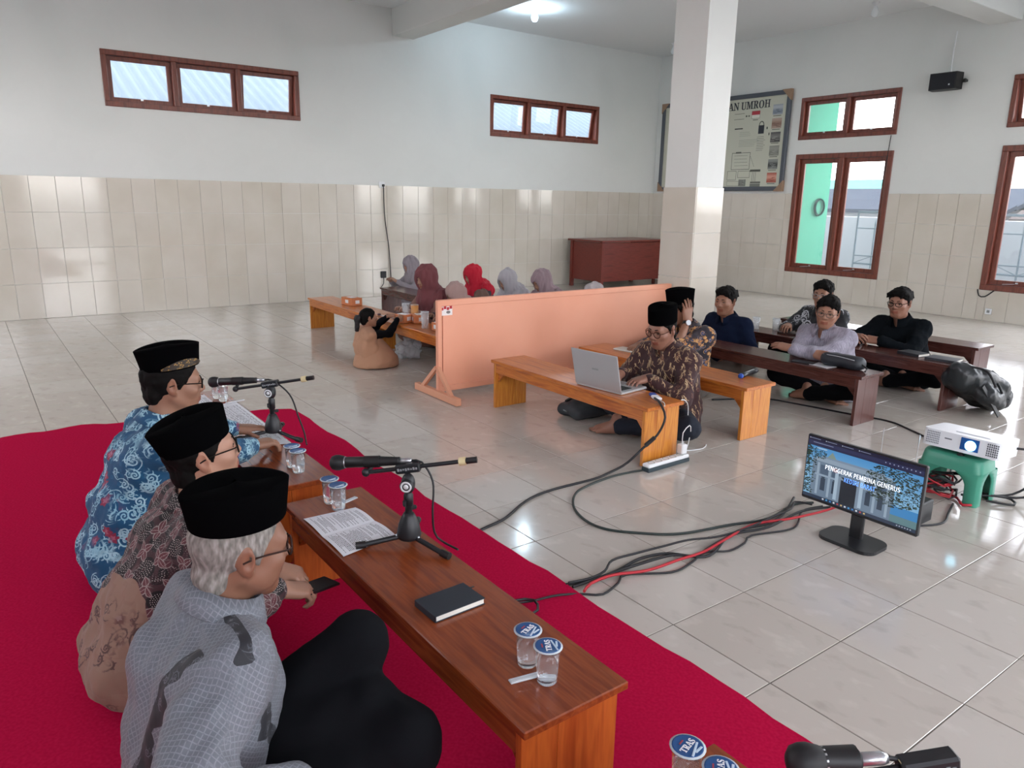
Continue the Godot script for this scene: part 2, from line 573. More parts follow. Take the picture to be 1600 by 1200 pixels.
func build_shell() -> void:
	var cx := (ROOM_W + WALL_X) / 2
	var cz := (WALL_Z + ROOM_S) / 2
	var sx := WALL_X - ROOM_W
	var sz := ROOM_S - WALL_Z
	# floor: slab of grout with tiles laid on it
	var floor_ := struct("floor", MB.new().box(Vector3(cx, -0.06 - 0.0015, cz), Vector3(sx + 0.4, 0.12, sz + 0.4)).done(), mats.grout)
	var spots := []
	for i in range(-15, 23):
		for j in range(-25, 11):
			var a := Vector3(i * 0.4, 0, j * 0.4)
			var x0 := maxf(a.x, ROOM_W); var x1 := minf(a.x + 0.4, WALL_X)
			var z0 := maxf(a.z, WALL_Z); var z1 := minf(a.z + 0.4, ROOM_S)
			if x1 - x0 < 0.02 or z1 - z0 < 0.02: continue
			var m := Vector3((x0 + x1) / 2, -0.003, (z0 + z1) / 2)
			var d := seen(m)
			if x1 < -0.2 and z0 > -4.3: d = 1e6
			spots.append([m, Vector3(x1 - x0 - 0.0035, 0.006, z1 - z0 - 0.0035), 0, d])
	lay_tiles(floor_, spots, mats.tile_floor, 0.006, 298)
	# ceiling with its two beams
	struct("ceiling", MB.new().box(Vector3(cx, CEIL + 0.1, cz), Vector3(sx + 0.4, 0.2, sz + 0.4)).done(), mats.ceiling)
	tag(struct("beam", MB.new().box(Vector3(3.68, CEIL - 0.18, cz), Vector3(0.36, 0.37, sz), 0.008).done(), mats.paint), "", "", "", "structure")
	struct("beam", MB.new().box(Vector3(cx, CEIL - 0.181, -3.80), Vector3(sx, 0.368, 0.38), 0.008).done(), mats.paint)
	# walls
	var wl := struct("wall_left", wall_mesh(true, WALL_Z, -1, ROOM_W - 0.2, WALL_X + 0.2, LEFT_OPENINGS), mats.paint)
	var wr := struct("wall_right", wall_mesh(false, WALL_X, 1, WALL_Z, ROOM_S, right_openings()), mats.paint)
	struct("wall_back", wall_mesh(true, ROOM_S, 1, ROOM_W - 0.2, WALL_X + 0.2, BACK_OPENINGS), mats.paint)
	struct("wall_west", wall_mesh(false, ROOM_W, -1, WALL_Z, ROOM_S, [[-9.0, -6.6, 2.2, 3.6], [-6.1, -3.7, 2.2, 3.6]]), mats.paint)
	# tiled dado of the two walls in view
	spots = []
	var tw := 0.267
	for i in range(-24, 35):
		for r in 4:
			var x0 := maxf(0.15 + tw * i, ROOM_W); var x1 := minf(0.15 + tw * (i + 1), WALL_X)
			if x1 - x0 < 0.02: continue
			var m := Vector3((x0 + x1) / 2, DADO / 4 * (r + 0.5), WALL_Z + 0.004)
			spots.append([m, Vector3(x1 - x0 - 0.003, DADO / 4 - 0.003, 0.009), 2, seen(m)])
	lay_tiles(wl, spots, mats.tile_wall, 0.009, 298)
	spots = []
	var holes := right_openings()
	for i in range(-37, 17):
		for r in 4:
			var z0 := maxf(-0.02 + tw * i, WALL_Z); var z1 := minf(-0.02 + tw * (i + 1), ROOM_S)
			if z1 - z0 < 0.02: continue
			for q in minus([[z0, z1, DADO / 4 * r, DADO / 4 * (r + 1)]], holes):
				if q[1] - q[0] < 0.01 or q[3] - q[2] < 0.01: continue
				var m := Vector3(WALL_X - 0.004, (q[2] + q[3]) / 2, (q[0] + q[1]) / 2)
				spots.append([m, Vector3(0.009, q[3] - q[2] - 0.003, q[1] - q[0] - 0.003), 0, seen(m)])
	lay_tiles(wr, spots, mats.tile_wall, 0.009, 298)
	# the square column, painted above and tiled below
	var col := struct("column", MB.new().box(Vector3(3.585, CEIL / 2, -3.925), Vector3(0.36, CEIL, 0.37)).done(), mats.paint)
	for r in 4:
		var y := 0.0
		var hh := 0.4
		for f in [[-1, 0], [1, 0], [0, -1], [0, 1]]:
			var m := Vector3(3.585 + f[0] * 0.184, r * hh + hh / 2 + 0.001, -3.925 + f[1] * 0.189)
			var s := Vector3(0.012, hh - 0.003, 0.384) if f[0] != 0 else Vector3(0.356, hh - 0.003, 0.012)
			part("tile", MB.new().box(m, s, 0.002).done(), mats.tile_wall[r % 2], col)

# ---------------------------------------------------------------- windows
# a timber window in its own axes: x along the wall, y up, +z into the room
func window_unit(called: String, w: float, h: float, lights: int, tall: bool, ajar: Array) -> Node3D:
	var o := Node3D.new()
	o.name = called
	add_child(o, true)
	o.set_meta("kind", "structure")
	var f := 0.075 if tall else 0.06
	var dp := 0.14
	var fr := MB.new()
	fr.box(Vector3(0, h - f / 2, -dp / 2 + 0.018), Vector3(w, f, dp), 0.006)
	fr.box(Vector3(0, f / 2, -dp / 2 + 0.018), Vector3(w, f, dp), 0.006)
	for k in lights + 1:
		var x := -w / 2 + f / 2 + (w - f) * k / lights
		fr.box(Vector3(x, h / 2, -dp / 2 + 0.0175), Vector3(f, h - f * 1.9, dp - 0.001), 0.006)
	part("frame", fr.done(), mats.frame, o)
	var pw := (w - f * (lights + 1)) / lights
	for k in lights:
		var x := -w / 2 + f + pw / 2 + (pw + f) * k
		var sash := Node3D.new()
		sash.name = free_name(o, "sash")
		o.add_child(sash, true)
		sash.position = Vector3(x, h - f, -0.06)
		sash.rotation_degrees.x = ajar[k] if k < ajar.size() else 0.0
		var sw := 0.065 if tall else 0.05
		var hh := h - 2 * f
		var sm := MB.new()
		for y in [-sw / 2 - 0.002, -hh + sw / 2 + 0.002]:
			sm.box(Vector3(0, y, 0), Vector3(pw - 0.004, sw, 0.035), 0.004)
		for s in [-1, 1]:
			sm.box(Vector3(s * (pw / 2 - sw / 2 - 0.002), -hh / 2, 0), Vector3(sw, hh - sw * 2, 0.035), 0.004)
		part("sash_frame", sm.done(), mats.frame, sash)
		part("pane", MB.new().box(Vector3(0, -hh / 2, 0), Vector3(pw - sw * 2 + 0.01, hh - sw * 2 + 0.01, 0.004)).done(), mats.glass, sash)
		var hd := MB.new()
		hd.box(Vector3(0, -hh + 0.04, 0.022), Vector3(0.03, 0.02, 0.012), 0.003)
		if tall: hd.bar(Vector3(-0.16, -hh + 0.016, 0.03), Vector3(-0.02, -hh + 0.03, 0.03), 0.012, 0.006)
		part("handle", hd.done(), mats.metal, sash)
	return o

func build_windows() -> void:
	var n := 1
	for h in LEFT_OPENINGS:
		var o := window_unit("window_%d" % n, h[1] - h[0], h[3] - h[2], 3, false, [0.0, 0.0, 7.0] if n == 1 else [4.0, 5.0, 8.0])
		o.position = Vector3((h[0] + h[1]) / 2, h[2], WALL_Z)
		n += 1
	for h in right_openings():
		if h[2] == 0.0: continue
		var tall: bool = h[2] < 1.0
		var o := window_unit("window_%d" % n, h[1] - h[0], h[3] - h[2], 2, tall, [] if tall or h[0] < -5 else [7.0, 7.0])
		o.position = Vector3(WALL_X, h[2], (h[0] + h[1]) / 2)
		o.rotation_degrees.y = -90
		n += 1

# ---------------------------------------------------------------- outside the windows
func dull(c: Color) -> StandardMaterial3D:
	var m := flat_mat(c, 1.0)
	m.metallic_specular = 0.05
	return m

func build_outside() -> void:
	# near roof below the high windows of the long wall: corrugated sheets
	var roof := MB.new()
	roof.smooth()
	var rx0 := -4.0
	var n := 90
	for i in n:
		var xa := rx0 + i * 0.17
		for k in 6:
			var ta := xa + 0.17 * k / 6.0
			var tb := xa + 0.17 * (k + 1) / 6.0
			var ya := 0.032 * cos(TAU * k / 6.0)
			var yb := 0.032 * cos(TAU * (k + 1) / 6.0)
			roof.quad(Vector3(ta, 2.62 + ya, -10.9), Vector3(tb, 2.62 + yb, -10.9), Vector3(tb, 4.6 + yb, -15.2), Vector3(ta, 4.6 + ya, -15.2))
	tag(part("corrugated_roof", roof.done(), dull(hexc("5c676e"))), "grey corrugated sheet roof sloping up outside the high windows of the long wall", "roof")
	tag(part("roof_flashing", MB.new().box(Vector3(3.5, 2.56, -10.86), Vector3(15, 0.16, 0.05), 0.01).done(), dull(hexc("7d8488"))), "pale gutter board along the edge of the corrugated roof", "gutter")
	tag(part("neighbour_wall", MB.new().box(Vector3(3.5, 1.0, -11.2), Vector3(15, 3.0, 0.2)).done(), dull(hexc("8a8a88"))), "plain grey house wall carrying the corrugated roof outside", "wall", "", "structure")
	# balcony beyond the right-hand wall
	struct("balcony_floor", MB.new().box(Vector3(10.2, 0.20, -3.0), Vector3(2.0, 0.3, 15.0)).done(), mats.concrete)
	struct("eave_slab", MB.new().box(Vector3(9.75, CEIL - 0.2, -3.0), Vector3(0.95, 0.14, 15.0)).done(), mats.concrete)
	var gw := struct("wall_fin", MB.new().box(Vector3(9.74, 1.9, -6.86), Vector3(0.92, 4.4, 0.5), 0.01).done(), mats.green_wall)
	var coil := thing("wire_coil", "coil of dark wire hung on the green wall outside the window", "wire", Vector3(9.93, 1.44, -6.595))
	for k in 3:
		var pts := PackedVector3Array()
		for i in 25:
			var a := TAU * i / 24
			pts.append(Vector3(cos(a) * (0.13 + k * 0.006) - k * 0.03, sin(a) * (0.13 + k * 0.004), 0.005 + k * 0.008))
		part("loop", MB.new().tube(pts, 0.010, 6).done(), dull(hexc("17332c")), coil)
	# railing
	var rail := thing("balcony_railing", "grey steel balcony railing with spear-topped bars outside the windows", "railing", Vector3(11.1, 0.35, -6.55))
	var rm := dull(hexc("5d686e"))
	part("top_rail", MB.new().box(Vector3(0, 1.02, 3.6), Vector3(0.05, 0.04, 7.2), 0.004).done(), rm, rail)
	part("bottom_rail", MB.new().box(Vector3(0, 0.12, 3.6), Vector3(0.03, 0.03, 7.2), 0.004).done(), rm, rail)
	part("middle_rail", MB.new().box(Vector3(0, 0.26, 3.6), Vector3(0.02, 0.02, 7.2), 0.003).done(), rm, rail)
	part("upper_rail", MB.new().box(Vector3(0, 0.74, 3.6), Vector3(0.02, 0.02, 7.2), 0.003).done(), rm, rail)
	var tall := MB.new().box(Vector3(0, 0.5, 0), Vector3(0.022, 1.0, 0.022)).done()
	var low := MB.new().box(Vector3(0, 0.42, 0), Vector3(0.018, 0.75, 0.018)).to(Transform3D(Basis.IDENTITY, Vector3(0, 0.79, 0))).lathe([Vector2(0.014, 0), Vector2(0.016, 0.02), Vector2(0, 0.13)], 6).done()
	var brace := MB.new().bar(Vector3(0, 0.12, 0), Vector3(0, 0.26, 0.33), 0.012, 0.012).done()
	for i in 22:
		var b := part("bar", tall if i % 2 == 0 else low, rm, rail)
		b.position.z = 0.33 * i
		if i < 21:
			var br := part("brace", brace, rm, rail)
			br.position.z = 0.33 * (i if i % 2 == 0 else i + 1)
			if i % 2: br.rotation_degrees.y = 180
	# parapet and the houses beyond
	struct("parapet", MB.new().box(Vector3(12.4, 0.42, -4.0), Vector3(0.2, 1.7, 16.0), 0.01).done(), dull(hexc("8d9092")))
	var yard := struct("ground", MB.new().box(Vector3(10, -3.2, -6), Vector3(120, 0.4, 120)).done(), mats.concrete)
	house("house", "low white house with a dark tiled roof beyond the balcony", Vector3(22, -3.0, -12.0), Vector3(6, 4.45, 9), hexc("9a9c9c"), hexc("34383f"), 0.6)
	house("house", "house with a faded green sheet roof behind the dark tiled roof", Vector3(32, -3.0, -18.5), Vector3(7, 4.9, 7), hexc("7a8681"), hexc("4b7a6d"), 0.8)
	house("house", "brick house with a white wall end seen through the far right window", Vector3(21, -3.0, -3.2), Vector3(6, 4.3, 6), hexc("6a4c40"), hexc("47403d"), 0.8)
	house("house", "pale house at the far left of the view from the balcony", Vector3(27, -3.0, -31), Vector3(6, 4.6, 8), hexc("918f8a"), hexc("53575c"), 1.2)
	var pole := thing("antenna_mast", "thin lattice antenna mast standing among the far roofs", "mast", Vector3(16.5, -3.0, -9.0))
	part("pole", MB.new().tube(PackedVector3Array([Vector3.ZERO, Vector3(0, 5.6, 0)]), 0.03, 6).done(), mats.metal, pole)
	for k in 3:
		part("stay", MB.new().tube(PackedVector3Array([Vector3(0, 4.6, 0), Vector3(0.5 * cos(k * 2.1), 0.0, 0.5 * sin(k * 2.1))]), 0.02, 5).done(), mats.metal, pole)

func house(called: String, label: String, at: Vector3, size: Vector3, wall: Color, roof: Color, rise: float) -> void:
	var o := thing(called, label, "house", at)
	part("wall", MB.new().box(Vector3(0, size.y / 2, 0), size).done(), dull(wall), o)
	var hx := size.x / 2 + 0.4
	var hz := size.z / 2 + 0.4
	var rm := dull(roof)
	for s in [-1.0, 1.0]:
		var mb := MB.new()
		for k in 5:
			var a := float(k) / 5
			var b := float(k + 1) / 5
			mb.bar(Vector3(s * hx * (1 - a), size.y + rise * a - 0.1, 0), Vector3(s * hx * (1 - b), size.y + rise * b - 0.06, 0), hz * 2, 0.1, Vector3.UP)
		part("roof", mb.done(), rm, o)
	for k in 2:
		part("window", MB.new().box(Vector3(-size.x / 2 - 0.02, size.y * 0.55, (k - 0.5) * size.z * 0.5), Vector3(0.08, 1.1, 1.0), 0.01).done(), flat_mat(hexc("39424a"), 0.3), o)

# ---------------------------------------------------------------- carpet
func build_carpet() -> void:
	var mb := MB.new().smooth()
	var nz := noise(77, 0.9, 3)
	var rows := 70
	var cols := 56
	var pt := func(i: int, j: int) -> Vector3:
		var u := float(i) / cols
		var v := float(j) / rows
		var z := lerpf(-4.2, 3.2, v)
		var right := -0.145 + 0.02 * nz.get_noise_2d(z * 1.6, 3.0) + 0.008 * sin(z * 9.0)
		var x := lerpf(-4.6, right, pow(u, 0.8))
		if v < 0.12: z -= (0.12 - v) / 0.12 * (0.32 * clampf(-x / 1.2, 0, 1) + 0.025 * sin(x * 7.0) + 0.02 * sin(x * 17.0))
		var edge := maxf(exp(-(right - x) * 7.0), exp(-v * 40.0))
		var y := 0.007 + edge * 0.016 * absf(nz.get_noise_2d(z * 2.2, x * 1.4 + 9.0)) + 0.0006 * nz.get_noise_2d(x * 2.0, z * 2.0)
		return Vector3(x, maxf(y, 0.004), z)
	var grid := []
	for j in rows + 1:
		var row := []
		for i in cols + 1: row.append(pt.call(i, j))
		grid.append(row)
	for j in rows:
		for i in cols:
			mb.quad(grid[j + 1][i], grid[j + 1][i + 1], grid[j][i + 1], grid[j][i])
	mb.flat()
	var drop := func(p: Vector3) -> Vector3: return Vector3(p.x, 0.0005, p.z)
	for j in rows:
		var a: Vector3 = grid[j][cols]
		var b: Vector3 = grid[j + 1][cols]
		mb.quad(drop.call(b), drop.call(a), a, b)
	for i in cols:
		var a: Vector3 = grid[0][i]
		var b: Vector3 = grid[0][i + 1]
		mb.quad(drop.call(b), drop.call(a), a, b)
	tag(part("carpet", mb.done(), mats.carpet), "large crimson felt carpet laid on the tiles under the speakers", "carpet")

# ---------------------------------------------------------------- peach partition
func build_partition() -> void:
	var o := thing("partition_screen", "peach painted low partition board standing on timber feet", "partition", Vector3(0.90, 0, -3.95))
	var L := 2.47
	part("panel", MB.new().box(Vector3(L / 2, 0.39, 0), Vector3(L - 0.06, 0.62, 0.018), 0.002).done(), mats.peach, o)
	part("top_rail", MB.new().box(Vector3(L / 2, 0.715, 0), Vector3(L, 0.045, 0.036), 0.003).done(), mats.peach, o)
	part("bottom_rail", MB.new().box(Vector3(L / 2, 0.065, 0), Vector3(L, 0.045, 0.036), 0.003).done(), mats.peach, o)
	for x in [0.0, L]:
		part("post", MB.new().box(Vector3(x, 0.385, 0), Vector3(0.036, 0.70, 0.0365), 0.003).done(), mats.peach, o)
		part("foot_beam", MB.new().box(Vector3(x - 0.02, 0.03, 0.0), Vector3(0.045, 0.055, 0.62), 0.004).done(), mats.peach_wood, o)
		for s in [-1.0, 1.0]:
			part("brace", MB.new().bar(Vector3(x - 0.02, 0.05, s * 0.21), Vector3(x - 0.015, 0.23, s * 0.01), 0.03, 0.03, Vector3.RIGHT, 0.002).done(), mats.peach_wood, o)
	var st := part("sticker", MB.new().box(Vector3(0.06, 0.655, 0.0125), Vector3(0.10, 0.066, 0.001)).done(), flat_mat(hexc("e9e4e2"), 0.5), o)
	var red := MB.new()
	for k in 4: red.box(Vector3(0.022 + k * 0.025, 0.672 + 0.008 * (k % 2), 0.0135), Vector3(0.022, 0.022, 0.0012), 0.0004)
	part("sticker_print", red.done(), flat_mat(hexc("b5242c"), 0.5), o)
	part("sticker_oval", MB.new().to(Transform3D(Basis(Vector3.RIGHT, PI / 2), Vector3(0.075, 0.645, 0.013))).lathe([Vector2(0, 0.001), Vector2(0.018, 0.001), Vector2(0.018, 0.0), Vector2(0, 0)], 16, 1.0, 0.6, true).done(), flat_mat(hexc("77706e"), 0.5), o)

# ---------------------------------------------------------------- low benches
# a bench lies along z; its origin is the floor under the middle of its top
func bench(label: String, x: float, z0: float, z1: float, style: String, group: String, w := 0.29, h := BENCH_H) -> Node3D:
	var o := thing("low_bench", label, "bench", Vector3(x, BENCH_H - h, (z0 + z1) / 2), 0, group)
	var L := z1 - z0
	var top: Material = mats["bench_" + style]
	var leg: Material = mats["bench_" + style + "_leg"]
	part("top", MB.new().box(Vector3(0, h - 0.011, 0), Vector3(w, 0.022, L), 0.003).done(), top, o)
	for s in [-1.0, 1.0]:
		part("apron", MB.new().box(Vector3(s * (w / 2 - 0.021), h - 0.056, 0), Vector3(0.02, 0.068, L - 0.095), 0.002).done(), top, o)
		for k in 2:  # each end is two boards glued side by side
			var ww := (w - 0.02) * (0.36 if (k == 0) == (s > 0) else 0.64)
			var xx := -(w - 0.02) / 2 + ww / 2 if k == 0 else (w - 0.02) / 2 - ww / 2
			part("leg", MB.new().box(Vector3(xx, (h - 0.022) / 2, s * (L / 2 - 0.035)), Vector3(ww - 0.001, h - 0.0225, 0.022), 0.0015).done(), leg, o)
	for s in [-1.0, 1.0]:
		for q in [-1.0, 1.0]:
			var c := PackedVector2Array([Vector2(0, 0), Vector2(0.07, 0), Vector2(0, -0.07)])
			var mb := MB.new().to(Transform3D(Basis(Vector3(0, 0, -s), Vector3.UP, Vector3(s, 0, 0)), Vector3(q * (w / 2 - 0.045), h - 0.09, s * (L / 2 - 0.047))))
			part("corner_bracket", mb.prism(c, -0.012, 0.012).done(), top, o)
	return o

func build_benches() -> void:
	bench("brown desk bench nearest the old man, with an open booklet and a notebook", -0.877, -1.805, -0.32, "brown", "speakers' desk benches", 0.31, 0.3415)
	bench("brown desk bench under the hands of the man in blue batik, papers on it", -0.90, -3.66, -1.965, "brown", "speakers' desk benches", 0.29, 0.3415)
	bench("brown desk bench by the camera, only its corner showing under a water cup", -0.875, -0.07, 1.45, "brown", "speakers' desk benches", 0.31, 0.3415)
	bench("orange wooden bench carrying the open silver laptop", 1.225, -3.52, -1.985, "orange", "orange benches", 0.30)
	bench("orange wooden bench with the black wireless microphone at its end", 2.09, -3.56, -1.975, "orange", "orange benches", 0.30)
	bench("dark brown bench under the folded arms of the man in lilac shirt", 3.01, -3.62, -1.75, "dark", "dark benches", 0.29)
	bench("dark brown bench with books at its end, in front of the man in black shirt", 3.93, -3.46, -1.60, "dark", "dark benches", 0.29)
	bench("empty dark brown bench behind the man in black shirt", 4.86, -3.66, -1.79, "dark", "dark benches", 0.30)
	bench("orange bench with a tissue box, end nearest the tiled wall", 1.36, -7.40, -5.87, "orange", "orange benches", 0.30)
	bench("orange bench with drinks beside the girl in beige, half behind the partition", 1.36, -5.86, -4.34, "orange", "orange benches", 0.30)
	bench("dark low bench against the women by the tiled wall", 2.53, -7.95, -6.15, "dark", "dark benches", 0.30)

# ---------------------------------------------------------------- desk in the corner
func build_desk_corner() -> void:
	var o := thing("writing_desk", "tall reddish brown wooden desk in the far corner beside the column", "desk", Vector3(7.62, 0, -9.02))
	part("desk_top", MB.new().box(Vector3(0, 0.815, 0), Vector3(1.62, 0.03, 0.90), 0.004).done(), mats.desk, o)
	for sx in [-1.0, 1.0]:
		for sz in [-1.0, 1.0]:
			part("leg", MB.new().box(Vector3(sx * 0.745, 0.40, sz * 0.385), Vector3(0.06, 0.80, 0.06), 0.004).done(), mats.desk, o)
		part("side_panel", MB.new().box(Vector3(sx * 0.745, 0.46, 0), Vector3(0.02, 0.66, 0.71), 0.002).done(), mats.desk, o)
	part("front_panel", MB.new().box(Vector3(0, 0.46, 0.385), Vector3(1.43, 0.66, 0.02), 0.002).done(), mats.desk, o)
	var c := thing("carved_chair", "dark carved wooden chair whose back shows above the tall desk", "chair", Vector3(8.62, 0, -8.72), -90)
	var back := PackedVector2Array()
	for k in 13:
		var a := PI * k / 12
		back.append(Vector2(cos(a) * 0.15, 0.93 + sin(a) * 0.09))
	back.append(Vector2(-0.15, 0.55)); back.append(Vector2(0.15, 0.55))
	part("back_panel", MB.new().prism(back, -0.215, -0.19).done(), mats.desk, c)
	for s in [-1.0, 1.0]:
		part("back_post", MB.new().to(Transform3D(Basis.IDENTITY, Vector3(s * 0.175, 0, -0.2))).lathe([Vector2(0.022, 0), Vector2(0.022, 0.95), Vector2(0.014, 0.965), Vector2(0.026, 0.985), Vector2(0.018, 1.01), Vector2(0.0, 1.025)], 10).done(), mats.desk, c)
		part("leg", MB.new().box(Vector3(s * 0.175, 0.21, 0.18), Vector3(0.045, 0.42, 0.045), 0.004).done(), mats.desk, c)
		part("armrest", MB.new().box(Vector3(s * 0.19, 0.64, -0.01), Vector3(0.045, 0.03, 0.38), 0.006).done(), mats.desk, c)
	part("seat", MB.new().box(Vector3(0, 0.44, -0.01), Vector3(0.40, 0.035, 0.42), 0.006).done(), mats.desk, c)
	part("rosette", MB.new().to(Transform3D(Basis(Vector3.RIGHT, PI / 2), Vector3(0, 0.88, -0.19))).lathe([Vector2(0.03, 0), Vector2(0.022, 0.01), Vector2(0.0, 0.012)], 12).done(), mats.desk, c)

# ---------------------------------------------------------------- things on walls and ceiling
func bulb(label: String, at: Vector3, lit: bool, group := "") -> void:
	var o := thing("light_bulb", label, "lamp", at, 0, group)
	part("socket", MB.new().lathe([Vector2(0.0, -0.05), Vector2(0.026, -0.05), Vector2(0.03, -0.02), Vector2(0.05, -0.004), Vector2(0.05, 0)], 16).done(), mats.white_plastic, o)
	var g := flat_mat(hexc("e8edf0"), 0.2)
	if lit:
		g = flat_mat(Color(1, 1, 1), 0.3)
		g.emission_enabled = true
		g.emission = Color(0.82, 0.93, 1.0)
		g.emission_energy_multiplier = 4.5
	part("bulb_glass", MB.new().lathe([Vector2(0.0, -0.185), Vector2(0.025, -0.18), Vector2(0.043, -0.16), Vector2(0.05, -0.13), Vector2(0.045, -0.10), Vector2(0.03, -0.07), Vector2(0.022, -0.05)], 20).done(), g, o)
	if lit:
		var l := OmniLight3D.new()
		l.name = "bulb_light"
		l.light_color = Color(0.82, 0.93, 1.0)
		l.light_energy = 0.5
		l.light_size = 0.04
		l.omni_range = 20.0
		l.omni_attenuation = 2.0
		l.shadow_enabled = true
		o.add_child(l)
		l.position = Vector3(0, -0.12, 0)

func build_wall_things() -> void:
	bulb("glowing cool white bulb on the ceiling right of the first beam", Vector3(5.05, CEIL, -8.28), true)
	bulb("unlit bulb on the ceiling above the board, near the second beam", Vector3(8.35, CEIL, -5.13), false, "unlit bulbs")
	bulb("unlit bulb on the ceiling in the far corner, left of the column", Vector3(8.30, CEIL, -8.62), false, "unlit bulbs")
	# loudspeaker on the right-hand wall
	var sp := thing("wall_speaker", "small black loudspeaker hung on the white wall between the windows", "speaker", Vector3(8.97, 3.09, -4.37), -90)
	var body := PackedVector2Array([Vector2(-0.19, -0.05), Vector2(-0.17, 0.10), Vector2(0.17, 0.10), Vector2(0.19, -0.05), Vector2(0.12, -0.09), Vector2(-0.12, -0.09)])
	part("cabinet", MB.new().to(Transform3D(Basis(Vector3(1, 0, 0), Vector3(0, 0, 1), Vector3(0, -1, 0)), Vector3(0, 0, 0))).prism(body, -0.105, 0.105).done(), mats.black, sp)
	part("grille", MB.new().box(Vector3(0, 0, 0.102), Vector3(0.32, 0.19, 0.008), 0.003).done(), flat_mat(hexc("1b1d24"), 0.8), sp)
	part("bracket", MB.new().box(Vector3(0, 0, -0.095), Vector3(0.46, 0.03, 0.02), 0.003).done(), mats.black, sp)
	part("knob", MB.new().box(Vector3(0.215, 0, -0.05), Vector3(0.035, 0.045, 0.05), 0.008).done(), mats.black, sp)
	part("badge", MB.new().box(Vector3(0.09, -0.05, 0.1065), Vector3(0.018, 0.018, 0.002), 0.0005).done(), mats.metal, sp)
	tag(part("speaker_wire", MB.new().tube(path3([Vector3(9.05, 3.72, -4.36), Vector3(9.055, 3.45, -4.37), Vector3(9.05, 3.22, -4.36), Vector3(9.02, 3.21, -4.31), Vector3(9.02, 3.15, -4.29)]), 0.008, 6).done(), mats.white_plastic), "white wire running from the beam down to the wall loudspeaker", "wire")
	tag(part("window_wire", MB.new().tube(path3([Vector3(9.066, 2.46, -5.07), Vector3(9.06, 2.2, -5.08), Vector3(9.055, 1.75, -5.10)]), 0.006, 6).done(), mats.rubber), "thin dark wire hanging between the upper and lower window", "wire")
	tag(part("hanging_strap", MB.new().tube(path3([Vector3(9.05, 0.41, -3.60), Vector3(9.04, 0.33, -3.57), Vector3(9.05, 0.32, -3.50), Vector3(9.05, 0.41, -3.40)]), 0.008, 6).done(), mats.rubber), "loop of dark strap hanging under the corner of the far right window", "strap")
	# wall socket with a cable down to a second, black socket
	var so := thing("wall_socket", "white wall socket at the top of the tiles with a plug in it", "socket", Vector3(3.27, 1.66, WALL_Z + 0.01))
	part("plate", MB.new().box(Vector3(0, 0, 0.008), Vector3(0.09, 0.09, 0.016), 0.004).done(), mats.white_plastic, so)
	part("plug", MB.new().box(Vector3(0.015, -0.01, 0.03), Vector3(0.035, 0.035, 0.03), 0.006).done(), mats.rubber, so)
	var so2 := thing("wall_socket", "black socket low on the tiles beside the hanging cable", "socket", Vector3(3.26, 0.33, WALL_Z + 0.01))
	part("plate", MB.new().box(Vector3(0, 0, 0.012), Vector3(0.09, 0.10, 0.024), 0.005).done(), mats.rubber, so2)
	part("cord", MB.new().tube(path3([Vector3(0, -0.05, 0.02), Vector3(-0.01, -0.13, 0.03), Vector3(-0.05, -0.19, 0.02)]), 0.006, 6).done(), mats.rubber, so2)
	tag(part("hanging_cable", MB.new().tube(path3([Vector3(3.285, 1.64, -9.585), Vector3(3.30, 1.2, -9.60), Vector3(3.36, 0.7, -9.60), Vector3(3.39, 0.15, -9.60), Vector3(3.40, 0.01, -9.55), Vector3(3.2, 0.012, -9.2), Vector3(2.9, 0.012, -8.6)]), 0.007, 6).done(), mats.rubber), "long black cable hanging from the socket down the tiled wall", "cable")
	var so3 := thing("wall_socket", "small white socket low on the right-hand wall near the floor", "socket", Vector3(WALL_X - 0.010, 0.13, -3.43), -90)
	part("plate", MB.new().box(Vector3(0, 0, 0.008), Vector3(0.08, 0.08, 0.014), 0.004).done(), mats.white_plastic, so3)
	part("outlet", MB.new().box(Vector3(0, 0, 0.0155), Vector3(0.035, 0.035, 0.003), 0.001).done(), flat_mat(hexc("8a8f8f"), 0.5), so3)
	board()

